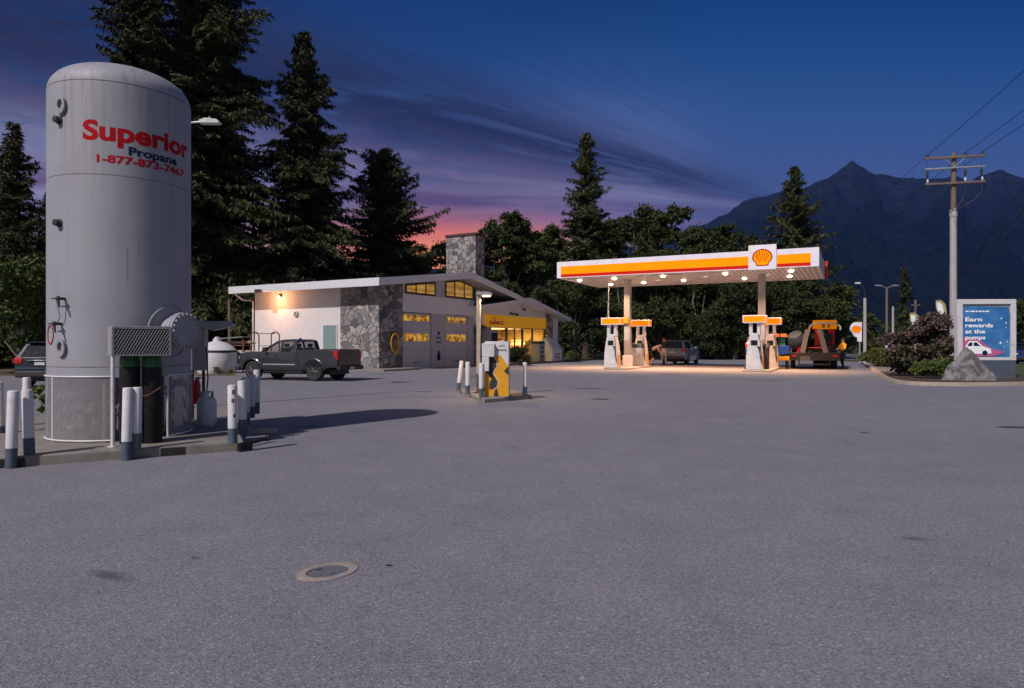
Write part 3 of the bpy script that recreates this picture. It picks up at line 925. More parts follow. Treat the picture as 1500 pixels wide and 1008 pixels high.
# streaks of rust below the fittings
def on_tank(beta, z, off):
    d = tdir(beta); return d * (TR + off) + Vector((0, 0, z))
for be, z0, z1, w in ((4, 2.55, 3.05, .7), (12, 2.85, 3.2, .5), (62, 2.9, 3.6, .4), (66, 2.75, 3.62, .35)):
    mb = MB(); mb.add([on_tank(be - w * .2, z0, .002), on_tank(be + w * .2, z0, .002), on_tank(be + w * .5, z1, .002), on_tank(be - w * .5, z1, .002)], [(0, 1, 2, 3)])
    mb.build('rust_streak', M['streak'], tank)
# lettering
def wrap(s, b0, b1, base, cap, bold, mat, name, off):
    w = R(b1 - b0) * TR
    vs, fs = fit_text(s, w, cap, bold, .035)
    m_ = MB()
    m_.add([on_tank(b0 + math.degrees(x / TR), base + y, off) for x, y, _ in vs], fs)
    m_.build(name, mat, tank, smooth=True, fix=False)
wrap('Superior', -29.5, 66, 4.635, .285, .036, M['letterred'], 'lettering', .0025)
wrap('Propane', 5, 48, 4.445, .125, .03, M['navy'], 'lettering', .0045)
wrap('1-877-873-7467', -18.5, 59, 4.30, .112, .036, M['letterred'], 'lettering', .0025)
# lifting lug on the dome
mb = MB(); d = tdir(66); p = d * .93
side = Vector((-d.y, d.x, 0))
mb.prism([(-.10, 0), (.10, 0), (.09, .17), (.04, .23), (-.04, .23), (-.09, .17)], lambda a, z, w: tuple(p + side * a + d * w + Vector((0, 0, 5.52 + z))), -.015, .015)
mb.build('lifting_lug', M['tank'], tank, bevel=.004)
# side lugs and fittings on the left
for be, z, nm in ((-49, 5.14, 'lifting_lug'), (-49, 1.54, 'lifting_lug')):
    mb = MB(); d = tdir(be); sd = Vector((-d.y, d.x, 0)); c = d * (TR + .03) + Vector((0, 0, z))
    pts = [(-.09, -.02), (-.02, .13), (.09, .13), (.09, -.13), (.05, -.14)]
    ring_o = [(.12 * math.cos(t), .13 * math.sin(t)) for t in np.linspace(0, 2 * PI, 17)[:-1]]
    vs = []; fs = []
    for w in (-.015, .015):
        for (a, q) in ring_o:
            vs.append(c + sd * a * .8 + Vector((0, 0, q)) + d * w)
        for (a, q) in ring_o:
            vs.append(c + sd * a * .42 + Vector((0, 0, q * .55 + .02)) + d * w)
    n = 16
    for i in range(n):
        j = (i + 1) % n
        fs += [(i, j, n + j, n + i), (2 * n + i, 3 * n + i, 3 * n + j, 2 * n + j), (i, 2 * n + i, 2 * n + j, j), (n + i, n + j, 3 * n + j, 3 * n + i)]
    mb.add(vs, fs)
    mb.tube([c - d * .08 + Vector((0, 0, -.1)), c + Vector((0, 0, -.12)) - d * .0], .03, 8)
    mb.build(nm, M['greymetal'], tank)
for be, z in ((-52, 4.93), (-52, 3.40)):
    mb = MB(); d = tdir(be)
    mb.lathe([(.062, -.04), (.062, .02), (.04, .025), (.04, .05), (.05, .055), (.05, .08), (.001, .082)], 16, d * TR + Vector((0, 0, z)), d)
    mb.build('nozzle', M['dark'], tank)
for be, z in ((-46, 2.27), (-50, 1.9)):
    mb = MB(); d = tdir(be); sd = Vector((-d.y, d.x, 0)); c = d * TR + Vector((0, 0, z))
    mb.tube([c - d * .03, c + d * .11], .022, 10)
    mb.ball(c + d * .11, .038, n=10, k=6)
    mb.tube([c + d * .11 - sd * .12, c + d * .11 + sd * .05], .010, 6)
    mb.tube([c + d * .11, c + d * .13 + Vector((0, 0, -.13)) + sd * .05], [.022, .012], 6)
    mb.build('gauge_valve', M['dark'], tank)
mb = MB(); d1 = tdir(-47); d2 = tdir(-50)
mb.tube([d1 * (TR + .12) + Vector((0, 0, 2.24)), d1 * (TR + .06) + Vector((0, 0, 2.0)), d2 * (TR + .06) + Vector((0, 0, 1.92))], .008, 5)
mb.build('impulse_line', M['steel'], tank)
mb = MB(); d = tdir(-66)
rc = d * TR + Vector((0, 0, 1.74))
sd = Vector((-d.y, d.x, 0))
mb.tube([rc + d * (.012 - .012 * abs(math.cos(t))) + sd * .1 * math.cos(t) + Vector((0, 0, .14 * math.sin(t))) for t in np.linspace(0, 2 * PI, 21)], .008, 5, cap=False)
mb.build('warning_ring', M['dullred'], tank)
# manway with bolted flange
dm = Vector((math.cos(R(-18)), math.sin(R(-18)), 0)); zc = 1.80
mb = MB()
sdm = Vector((-dm.y, dm.x, 0))
pl = []
for t in np.linspace(0, 2 * PI, 41):
    a = .40 * math.cos(t); q = .40 * math.sin(t)
    be = a / TR
    pl.append(dm * (TR + .008) * math.cos(be) + sdm * (TR + .008) * math.sin(be) + Vector((0, 0, zc + q)))
mb.tube(pl, .014, 6, cap=False)
mb.build('reinforcing_ring', M['tank'], tank)
man = MB()
man.lathe([(.235, .85), (.235, 1.2)], 32, (0, 0, zc), dm)
man = man.build('manway', M['tank'], tank)
mb = MB()
mb.lathe([(.285, 1.2), (.295, 1.205), (.295, 1.245), (.285, 1.25)], 40, (0, 0, zc), dm)
mb.lathe([(.295, 1.258), (.3, 1.262), (.3, 1.305), (.29, 1.31), (.15, 1.316), (.001, 1.317)], 40, (0, 0, zc), dm)
mb.build('flange', M['tank'], man)
mb = MB()
for i in range(20):
    t = 2 * PI * i / 20
    c = dm * 1.16 + sdm * .265 * math.cos(t) + Vector((0, 0, zc + .265 * math.sin(t)))
    mb.lathe([(.022, 0), (.022, .03), (.011, .031), (.011, .145), (.021, .146), (.021, .185), (.001, .186)], 6, c, dm)
mb.build('bolt', M['greymetal'], man)
# screened skirt
mb = MB()
rs = TR + .012
n = 80
def arc(b0, b1, z0, z1, r, m_):
    k = max(4, int(abs(b1 - b0) / 4))
    vs = []; fs = []
    for i in range(k + 1):
        d = tdir(lerp(b0, b1, i / k))
        vs += [d * r + Vector((0, 0, z0)), d * r + Vector((0, 0, z1))]
    for i in range(k):
        fs.append((2 * i, 2 * i + 2, 2 * i + 3, 2 * i + 1))
    m_.add(vs, fs)
arc(-175, -8, .16, 1.12, rs, mb)
arc(38, 178, .16, 1.12, rs, mb)
sk = mb.build('skirt_screen', M['screen'], tank, fix=False)
mb = MB()
for z in (.165, 1.115):
    for b0, b1 in ((-176, -7), (37, 179)):
        pts = [tdir(lerp(b0, b1, i / 40)) * (rs + .004) + Vector((0, 0, z)) for i in range(41)]
        mb.tube(pts, .013, 6)
for be in (-7, 37, 100, -100, 179, -60):
    mb.tube([tdir(be) * (rs + .004) + Vector((0, 0, .15)), tdir(be) * (rs + .004) + Vector((0, 0, 1.13))], .014, 6)
mb.build('skirt_rail', M['fascia'], sk)
mb = MB()
mb.lathe([(.62, .14), (.62, 1.12)], 32)
mb.build('support_skirt', M['greymetal'], tank)
rng = random.Random(4)
mb = MB()
for i in range(22):
    be = rng.uniform(-85, 60); r = rng.uniform(.72, .92)
    z = rng.uniform(.25, .95)
    d = tdir(be); e = tdir(be + rng.uniform(8, 26))
    mb.tube([d * r + Vector((0, 0, z)), e * r + Vector((0, 0, z + rng.uniform(-.1, .1))), e * r + Vector((0, 0, rng.uniform(.15, 1.05)))], rng.uniform(.015, .045), 7)
for i in range(9):
    be = rng.uniform(-75, -15); d = tdir(be)
    mb.ball(d * .86 + Vector((0, 0, rng.uniform(.3, .85))), rng.uniform(.05, .10), n=9, k=6)
mb.build('pipework', M['pipes'], tank)
# grey access plate on the right of the skirt
mb = MB()
vs = []; fs = []
for i in range(5):
    d = tdir(lerp(44, 55, i / 4)); vs += [d * (rs + .01) + Vector((0, 0, .30)), d * (rs + .01) + Vector((0, 0, .92))]
for i in range(4):
    fs.append((2 * i, 2 * i + 2, 2 * i + 3, 2 * i + 1))
mb.add(vs, fs); mb.build('access_plate', M['steel'], sk, fix=False)

# gas cylinders, valve guard and posts in front of the tank
def cyl_thing(px, Y, label, dz=0):
    t = thing('gas_cylinder', label, 'gas cylinder', (G(px, Y), Y, PADZ), group='tall gas cylinders in front of the tank')
    mb = MB(); mb.lathe([(.128, 0), (.135, .02), (.135, .999 + dz)], 24)
    mb.build('body', M['blackcyl'], t)
    mb = MB(); mb.lathe([(.1352, 1.0 + dz), (.1352, 1.03 + dz), (.125, 1.16 + dz), (.09, 1.23 + dz), (.045, 1.265 + dz), (.04, 1.30 + dz)], 24)
    mb.build('shoulder', M['green'], t)
    mb = MB(); mb.lathe([(.025, 1.3 + dz), (.025, 1.37 + dz), (.045, 1.375 + dz), (.045, 1.40 + dz)], 12)
    mb.build('valve', M['chrome'], t)
cyl_thing(190, 10.02, 'green-shouldered dark gas cylinder under the left half of the mesh guard', .13)
cyl_thing(223, 10.12, 'green-shouldered dark gas cylinder under the right half of the mesh guard', .12)
vg = thing('valve_guard', 'grey diamond mesh guard box on posts in front of the white tank', 'guard box', (G(205, 10.0), 10.0, PADZ), R(37))
W2, D2, z0, z1 = .375, .20, 1.29, 1.70
mb = MB()
mb.box(-W2, W2, -D2, D2, z1, z1 + .018)
mb.box(-W2 - .012, -W2, -D2, D2, z0, z1)
mb.box(W2, W2 + .012, -D2, D2, z0, z1)
mb.build('casing', M['greymetal'], vg, bevel=.004)
mb = MB()
for (x0, x1, za, zb) in ((-W2, W2, z0, z0 + .022), (-W2, W2, z1 - .022, z1), (-W2, -W2 + .022, z0 + .022, z1 - .022), (W2 - .022, W2, z0 + .022, z1 - .022)):
    mb.box(x0, x1, -D2 - .012, -D2 - .001, za, zb)
nx = 19
stp = (2 * W2) / nx
for i in range(-9, nx + 1):
    for sgn in (1, -1):
        # diagonal strands clipped to the frame
        x_0 = -W2 + i * stp
        run = (z1 - z0) * .55
        xa, xb = (x_0, x_0 + run) if sgn > 0 else (x_0 + run, x_0)
        pa, pb = Vector((xa, -D2 - .004 - .002 * sgn, z0)), Vector((xb, -D2 - .004 - .002 * sgn, z1))
        t0, t1 = 0.0, 1.0
        dx = pb.x - pa.x
        for lim, s_ in ((-W2, 1), (W2, -1)):
            tt = (lim - pa.x) / dx
            if s_ * dx > 0: t0 = max(t0, tt)
            else: t1 = min(t1, tt)
        if t1 - t0 > .02:
            mb.tube([pa.lerp(pb, t0), pa.lerp(pb, t1)], .0042, 4, cap=False)
mb.build('mesh_panel', M['meshgrey'], vg, smooth=False)
mb = MB(); mb.box(-W2, W2, D2 - .012, D2, z0, z1 - .001); mb.box(-W2, W2, -D2 + .002, D2 - .013, z0, z0 + .012); mb.build('shade_plate', M['dark'], vg)  # dark plates added to stand for the shade inside the guard box
mb = MB(); mb.box(-W2 + .01, W2 - .01, -.02, .1, z0 + .03, z1 - .04); mb.build('valve_block', M['dark'], vg)
for x, r_ in ((-.36, 'white'), (.03, 'greymetal'), (.09, 'steel')):
    mb = MB(); mb.tube([(x, .05 if x > -.3 else -.12, 0), (x, .05 if x > -.3 else -.12, z0)], .028 if x < 0 else .022, 10)
    mb.tube([(x, .05 if x > -.3 else -.12, 0), (x, .05 if x > -.3 else -.12, .012)], .06, 12)
    mb.build('post', M[r_], vg)
t = thing('angle_post', 'rusty cream angle post at the left of the mesh guard', 'post', (G(160, 10.3), 10.16, PADZ))
mb = MB(); mb.box(-.03, .03, -.004, .004, 0, .95); mb.box(-.03, -.022, .0045, .06, 0, .95)
mb.build('angle_iron', M['rustcream'], t); mb = MB(); mb.box(-.07, .07, -.06, .08, 0, .012); mb.build('base_plate', M['rust'], t)
mb = MB()
pts = [(G(178, 9.84), 9.84, .98), (G(196, 9.82), 9.82, .86), (G(215, 9.85), 9.85, .85), (G(236, 9.95), 9.95, .97)]
mb.tube(pts, .007, 5)
tag(mb.build('safety_chain', M['rust']), 'thin rusty chain strung across the two tall gas cylinders', 'chain')

# white propane bottle, cabinet, extinguisher
t = thing('propane_bottle', 'short white propane bottle standing on the pad right of the tank', 'gas bottle', (G(303, 12.2), 12.2, PADZ))
mb = MB(); mb.lathe([(.12, 0), (.12, .03), (.15, .04), (.165, .10), (.165, .40), (.15, .47), (.10, .51), (.05, .525)], 28); mb.build('body', M['white'], t)
mb = MB()
for a in range(3):
    s0 = a * 2 * PI / 3
    vs = []; fs = []
    for i in range(7):
        q = s0 + i / 6 * 1.3
        for rr in (.105, .112):
            for z in (.49, .60):
                vs.append((rr * math.cos(q), rr * math.sin(q), z))
    for i in range(6):
        b_ = i * 4
        fs += [(b_, b_ + 4, b_ + 5, b_ + 1), (b_ + 2, b_ + 3, b_ + 7, b_ + 6), (b_ + 1, b_ + 5, b_ + 7, b_ + 3)]
    mb.add(vs, fs)
mb.lathe([(.118, .595), (.118, .615), (.1, .615), (.1, .595)], 24)
mb.build('collar', M['white'], t); mb = MB(); mb.lathe([(.03, .52), (.03, .58), (.015, .6)], 10); mb.build('valve', M['chrome'], t)
cb = thing('equipment_cabinet', 'grey steel cabinet with sloping hood behind the white tank', 'cabinet', (G(290, 13.2), 13.2, PADZ), R(10))
mb = MB(); mb.box(-.15, .15, -.12, .15, 0.95, 1.82); mb.build('body', M['greymetal'], cb, bevel=.008)
mb = MB(); mb.tube([(-.1, 0, 0), (-.1, 0, .95)], .03, 8); mb.tube([(.1, 0, 0), (.1, 0, .95)], .03, 8); mb.build('stand', M['dark'], cb)
mb = MB(); mb.prism([(.05, 1.78), (.30, 1.72), (.62, 1.80), (.68, 1.84), (.60, 1.90), (.05, 1.90)], lambda x, z, w: (x, w, z), -.2, .12); mb.build('hood', M['steel'], cb, bevel=.01)
mb = MB(); mb.tube([(.16, -.05, 1.4), (.2, -.08, .8), (.16, -.1, .2), (.1, -.12, .02)], .014, 6); mb.build('hose', M['dark'], cb)
fe = thing('fire_extinguisher', 'red fire extinguisher hanging beside the tank behind the skirt', 'fire extinguisher', (G(287.5, 12.7), 12.7, PADZ + .35))
mb = MB(); mb.lathe([(.07, 0), (.075, .02), (.075, .36), (.05, .42), (.02, .44)], 16); mb.build('body', M['red'], fe)
mb = MB(); mb.lathe([(.022, .44), (.022, .49)], 8); mb.box(-.02, .09, -.012, .012, .47, .49); mb.build('handle', M['black'], fe)
mb = MB(); mb.tube([(0, .09, -.35), (0, .09, .5)], .02, 6); mb.box(-.02, .02, .06, .1, .2, .24); mb.build('bracket', M['greymetal'], fe)

# bollards
def make_bollard(h):
    t = thing('bollard', 'x', 'bollard', (0, 0, 0))
    r = .066
    mb = MB(); mb.lathe([(r, h * .26), (r, h - .02), (r - .006, h - .006), (r - .02, h), (.001, h + .002)], 24); mb.build('post', M['white'], t)
    mb = MB(); mb.lathe([(r + .001, 0), (r + .001, h * .26)], 24); mb.build('painted_base', M['bluegrey'], t)
    return t
bol = [
    (16, 8.8, 0, 1.0, 'front left white bollard on the asphalt before the pad kerb'),
    (43, 9.02, PADZ, .86, 'white bollard on the pad just behind the frontmost left bollard'),
    (38, 12.3, 0, 1.0, 'white bollard behind the left pad edge, under the parked blue car'),
    (1, 11.2, 0, .98, 'white bollard cut by the left edge of the photo'),
    (185, 9.4, 0, 1.0, 'white bollard on the asphalt in front of the two gas cylinders'),
    (199, 9.5, PADZ, .86, 'white bollard on the pad right behind the one before the gas cylinders'),
    (341, 10.05, PADZ, .86, 'rust-spotted white bollard at the front right pad corner'),
    (356, 11.2, PADZ, .86, 'second white bollard from the front in the right pad row'),
    (361, 12.4, PADZ, .86, 'third white bollard from the front in the right pad row'),
    (368, 13.5, PADZ, .86, 'fourth white bollard from the front in the right pad row'),
    (375.5, 14.3, PADZ, .92, 'rearmost white bollard of the right pad row, nearest the pickup'),
]
for i, (px, Y, z, h, lb) in enumerate(bol):
    t = make_bollard(h)
    t['label'] = lb; t['group'] = 'bollards around the tank pad'
    t.location = (G(px, Y), Y, z)
    t.rotation_euler = (R(random.uniform(-2, 2)), R(random.uniform(-2, 2)), random.uniform(0, 6))
    if px == 341:
        mb = MB()
        for q, (z0_, z1_) in enumerate(((.60, .66), (.72, .79), (.38, .43))):
            vs = []; fs = []
            for k in range(5):
                a = 4.9 + q * .15 + k * .14; vs += [(.0672 * math.cos(a - t.rotation_euler.z), .0672 * math.sin(a - t.rotation_euler.z), z0_ + .01 * math.sin(k * 2)), (.0672 * math.cos(a - t.rotation_euler.z), .0672 * math.sin(a - t.rotation_euler.z), z1_)]
            for k in range(4):
                fs.append((2 * k, 2 * k + 2, 2 * k + 3, 2 * k + 1))
            mb = MB(); mb.add(vs, fs)
            mb.build('rust_patch', M['rust'], t, fix=False)
# loose timber at the corner of the pad
t = thing('timber_block', 'short brown timber lying on the asphalt by the pad corner', 'timber', (G(386, 12.2), 12.2, .002), R(8))
mb = MB(); mb.box(-.24, .24, -.05, .05, 0, .08); mb.build('beam', M['rustcream'], t, bevel=.006); mb = MB(); mb.box(-.2, -.12, -.051, .051, .081, .084); mb.build('strap', M['rust'], t)
t = thing('fallen_bar', 'black steel bar leaning on the front right corner of the pad', 'steel bar', (G(362, 10.6), 10.62, .02))
mb = MB(); mb.tube([(-.08, -.3, .03), (.12, .42, .05)], .035, 8); mb.build('bar', M['black'], t)
mb = MB(); mb.tube([(.13, .44, .05), (.15, .50, .05)], .045, 8); mb.build('end_cap', M['dark'], t)

# street lamp whose pole stands behind the tank
sl = thing('street_lamp', 'pale street lamp reaching right from behind the top of the white tank', 'street lamp', (G(262, 17), 17, 0))
mb = MB(); mb.tube([(0, 0, 0), (0, 0, 6.95)], [.08, .05], 10); mb.build('pole', M['steel'], sl)
mb = MB(); mb.tube([(0, 0, 6.9), (.3, -.02, 7.1), (.62, -.05, 7.12)], .028, 8); mb.build('arm', M['steel'], sl)
mb = MB(); mb.prism([(.55, 7.07), (1.02, 7.06), (1.06, 7.10), (.98, 7.17), (.70, 7.20), (.55, 7.15)], lambda x, z, w: (x, w, z), -.13, .06); mb.build('lamp_head', M['white'], sl, bevel=.015)
mb = MB(); mb.lathe([(.03, 7.19), (.03, 7.25), (.001, 7.26)], 8, (.78, -.03, 0)); mb.build('photocell', M['greymetal'], sl)

# ------------------------------------------------------------------ manhole and bits on the asphalt
t = thing('manhole_cover', 'round grey iron cover in a pale concrete ring on the asphalt', 'manhole cover', (G(480, 4.79), 4.79, .003), R(47))
t.scale = (1.17, .9, 1)
mb = MB(); mb.lathe([(.19, 0), (.188, .004), (.132, .006), (.130, 0)], 48)
mb.build('concrete_ring', M['ring'], t)
mb = MB(); mb.lathe([(.126, 0), (.125, .003), (.001, .0035)], 40); mb.build('lid', M['lid'], t)
mb = MB(); mb.box(-.04, .0, .075, .09, .004, .0055); mb.box(-.012, .01, -.085, -.07, .004, .0055); mb.build('lifting_slot', M['black'], t)
mb = MB(); mb.add([(-.03, 0, .003), (0, -.015, .012), (.035, .0, .004), (0, .018, .008)], [(0, 1, 2, 3)])
o = mb.build('fallen_leaf', M['hedge']); o.location = (G(569, 4.92), 4.92, .002); tag(o, 'single green leaf on the asphalt right of the manhole cover', 'leaf')
def mat_stain():
    m, nt, b = new_mat('soft_oil_stain')
    b.inputs['Base Color'].default_value = (.045, .038, .034, 1); b.inputs['Roughness'].default_value = .75
    tc = nd(nt, 'ShaderNodeTexCoord'); ln = nd(nt, 'ShaderNodeVectorMath', operation='LENGTH'); nt.links.new(tc.outputs['Object'], ln.inputs[0])
    f = math_n(nt, 'ADD', math_n(nt, 'MULTIPLY', noise(nt, tc.outputs['Object'], 2.5, 8, .7), 1.3), math_n(nt, 'MULTIPLY', ln.outputs['Value'], -1.1))
    r = ramp(nt, [(.0, 0.0), (.5, .62)]); nt.links.new(f, r.inputs[0]); nt.links.new(math_n(nt, 'MULTIPLY', r.outputs[0], .55), b.inputs['Alpha'])
    return m
M['stain'] = mat_stain()
for i, (px, Y, w_, d_) in enumerate(((160, 4.72, .42, .16), (285, 5.1, .12, .06), (1340, 5.6, .2, .12), (450, 13.2, .8, .4), (860, 24.5, 1.6, .9), (1120, 30, 1.8, .9), (700, 33, 1.5, 1.2), (560, 36.5, 1.3, .9), (980, 36, 2, 1))):
    mb = MB(); mb.add([(math.cos(q), math.sin(q), 0) for q in np.linspace(0, 2 * PI, 33)[:-1]], [tuple(range(32))])
    o = mb.build('oil_stain', M['stain'], smooth=False); o.location = (G(px, Y), Y, .0035 + .0002 * i); o.scale = (w_, d_, 1); o.rotation_euler = (0, 0, random.uniform(-.5, .5)); struct(o)
def patch(name, px, Y, w, d, mat, seed):
    rg = random.Random(seed); pts = []
    for i in range(22):
        a = 2 * PI * i / 22; k = rg.uniform(.75, 1.1)
        pts.append((G(px, Y) + w * k * math.cos(a), Y + d * k * math.sin(a)))
    return sheet(name, pts, .004, mat)
M['tar'] = simple('tar_patch', (.05, .047, .047), .7, var=.3, scale=20, bmp=.4)
M['oil'] = simple('oil_stain', (.125, .112, .105), .8, var=.3, scale=14, bmp=.4)
patch('tar_patch', 1484, 13.1, .32, .16, M['tar'], 1)
patch('tar_patch', 1266, 12.3, .09, .06, M['tar'], 2)
patch('tar_patch', 880, 19.8, .3, .22, M['tar'], 3)
patch('tar_patch', 586, 28.6, .5, .4, M['tar'], 4)

# ------------------------------------------------------------------ service station building
u = Vector((-.866, .5, 0)); v = Vector((.5, .866, 0))
Wc = Vector((-8.08, 41.43, 0))
bd = thing('service_station', 'low white and stone service station with garage doors, store front and gabled roof', 'building', tuple(Wc), R(60))
def zr(t):
    return 5.48 + (t + 1.1) * .1245 if t < 8.7 else 6.7 - (t - 8.7) * .178
def zs(t):
    return 4.37 + (t - 9.8) * .1312 if t < 17.5 else 5.38 - (t - 17.5) * .186
P_ts = lambda t, z, w: (t, w, z)
# left wall
mb = MB(); mb.box(0, .3, 3.1, 11.1, -.1, 5.33); mb.box(.3, 10, 10.8, 11.1, -.1, 5.33); mb.build('wall', M['cream'], bd)
mb = MB(); mb.box(-.06, .3, -.06, 3.1, -.1, 5.33); mb.box(.3, 2.2, -.06, .3, -.1, 5.5); mb.build('stone_wall', M['stone'], bd)
# facade above the doors
mb = MB()
mb.prism([(2.2, 3.66), (10.5, 3.66), (10.5, zr(10.5) - .42), (8.7, 6.27), (2.2, zr(2.2) - .42)], P_ts, .02, .3)
mb.prism([(2.2, -.1), (2.3, -.1), (2.3, 3.66), (2.2, 3.66)], P_ts, .02, .3)
mb.prism([(5.35, -.1), (7.04, -.1), (7.04, 3.66), (5.35, 3.66)], P_ts, .02, .3)
mb.prism([(9.77, -.1), (10.5, -.1), (10.5, 3.66), (9.77, 3.66)], P_ts, .02, .3)
mb.build('wall', M['greywall'], bd)
mb = MB(); mb.box(2.21, 10.52, -.03, .018, 3.66, 4.80); mb.build('facade_band', M['fascia'], bd)
# garage doors
for t0, t1 in ((2.3, 5.35), (7.04, 9.77)):
    mb = MB()
    nsec = 6; hh = 3.62 / nsec
    for i in range(nsec):
        mb.box(t0, t1, .12, .2, i * hh + .008, (i + 1) * hh - .008)
    mb.box(t0, t1, .15, .19, 0, 3.62)
    gd = mb.build('garage_door', M['doorpanel'], bd, bevel=.006)
    for (za, zb) in ((3.1, 3.5), (1.80, 2.28)):
        mb = MB(); npn = 4; wv = (t1 - t0 - .5) / npn
        for k in range(npn):
            x0 = t0 + .18 + k * (wv + .045)
            mb.box(x0, x0 + wv - .03, .105, .119, za, zb)
        mb.build('window', M['lit_garage'], gd)
    mb = MB(); mb.box(t0 + 1.2, t0 + 1.7, .08, .119, .35, .40); mb.build('handle', M['dark'], gd)
# clerestory windows
def strip_window(poly, mull):
    xs = [p[0] for p in poly]
    mb = MB(); mb.prism(poly, P_ts, -.012, .015)
    w = mb.build('window', M['lit_upper'], bd)
    mb = MB()
    n = len(poly)
    for i in range(n):
        a = poly[i]; b_ = poly[(i + 1) % n]
        mb.tube([(a[0], -.02, a[1]), (b_[0], -.02, b_[1])], .06, 4)
    zb = min(p[1] for p in poly)
    for x, zt in mull:
        mb.box(x - .05, x + .05, -.05, -.013, zb, zt)
    mb.build('frame', M['dark'], w, smooth=False)
strip_window([(2.6, 4.9), (5.68, 4.9), (5.68, zr(5.68) - .56), (2.6, zr(2.6) - .56)], [(3.6, 5.45), (4.65, 5.6)])
strip_window([(6.95, 4.92), (10.35, 4.92), (10.35, 5.82), (8.7, 6.12), (6.95, zr(6.95) - .56)], [(8.0, 6.0), (9.2, 5.95)])
# signs on the pier between the doors
mb = MB(); mb.prism([(5.95, 2.25), (6.3, 2.25), (6.125, 2.5)], P_ts, -.0, .017); mb.build('sign', M['navy'], bd)
mb = MB()
for i in range(2):
    z = 1.98 - i * .3
    x = 5.85
    for wd in (.12, .16, .1, .2):
        mb.box(x, x + wd * .75, .0, .017, z, z + .09); x += wd
mb.build('sign', M['dark'], bd)
mb = MB(); mb.ball((6.15, .0, 1.02), .12, 1, .2, 1); mb.ball((6.15, .0, .72), .24, .8, .15, 1.1); mb.build('emblem', M['navy'], bd)
# store front
mb = MB()
mb.prism([(10.53, -.1), (11.8, -.1), (11.8, 3.0), (10.53, 3.0)], P_ts, -.25, .3)
mb.build('stone_wall', M['stone'], bd)
mb = MB(); mb.prism([(22.2, -.1), (23.0, -.1), (23.0, 3.95), (22.2, 3.95)], P_ts, -.30, .3)
mb.build('stone_wall', M['stone'], bd)
mb = MB()
mb.prism([(10.56, 3.02), (22.15, 3.02), (22.15, zs(22.15) - .22), (17.5, 5.14), (10.56, zs(10.56) - .22)], P_ts, 0, .3)
mb.prism([(23.02, -.1), (24.6, -.1), (24.6, zs(24.6) - .22), (23.02, zs(23.02) - .22)], P_ts, 0, .3)
mb.prism([(24.3, -.1), (24.6, -.1), (24.6, zs(24.6) - .24), (24.3, zs(24.3) - .24)], P_ts, .31, 8)
mb.build('wall', M['fascia'], bd)
mb = MB(); mb.prism([(11.82, -.1), (22.15, -.1), (22.15, .62), (11.82, .62)], P_ts, 0.02, .3); mb.prism([(11.82, .62), (13.0, .62), (13.0, 3.0), (11.82, 3.0)], P_ts, 0.02, .3); mb.build('store_wall', M['greymetal'], bd)
band = MB(); band.box(11.85, 22.1, -.07, -.003, 2.93, 3.86); band = band.build('sign_band', M['store_yellow'], bd, bevel=.01)
def facade_text(s, t0, z, width, cap, bold, mat, par, off=-.074):
    vs, fs = fit_text(s, width, cap, bold)
    m_ = MB(); m_.add([(t0 + x, off, z + y) for x, y, _ in vs], fs); return m_.build('lettering', mat, par, smooth=False, fix=False)
facade_text('select', 12.6, 3.13, 2.1, .40, .03, M['red'], band)
mb = MB()
x = 12.9
for wd in (.16, .1, .22, .14):
    mb.box(x, x + wd, -.075, -.071, 3.58, 3.66); x += wd + .05
mb.build('lettering', M['red'], band, smooth=False)
for (t0, t1, z0_) in ((13.02, 15.35, .64), (15.5, 18.0, .02), (18.1, 19.75, .64), (19.8, 22.15, .64)):
    mb = MB(); mb.box(t0 + .05, t1 - .05, .10, .115, z0_ + .05, 2.86)
    wn = mb.build('window' if z0_ > .1 else 'door', M['shopglass'], bd)
    mb = MB()
    for a, b_, za, zb in ((t0, t1, 2.86, 2.92), (t0, t1, z0_, z0_ + .05), (t0, t0 + .06, z0_ + .05, 2.86), (t1 - .06, t1, z0_ + .05, 2.86)):
        mb.box(a, b_, .05, .16, za, zb)
    if z0_ < .1:
        mb.box(16.72, 16.8, .06, .15, .07, 2.86)
    mb.build('frame', M['dark'], wn)
    if z0_ > .1 and t0 > 13.5 or t0 == 13.02:
        mb = MB(); rg = random.Random(int(t0 * 10))
        for k in range(4):
            x = rg.uniform(t0 + .1, t1 - .6); z = rg.uniform(.8, 1.9); mb.box(x, x + rg.uniform(.25, .5), .09, .099, z, z + rg.uniform(.25, .5))
        mb.build('poster', [M['orange'], M['posterwhite']][int(t0) % 2], wn)
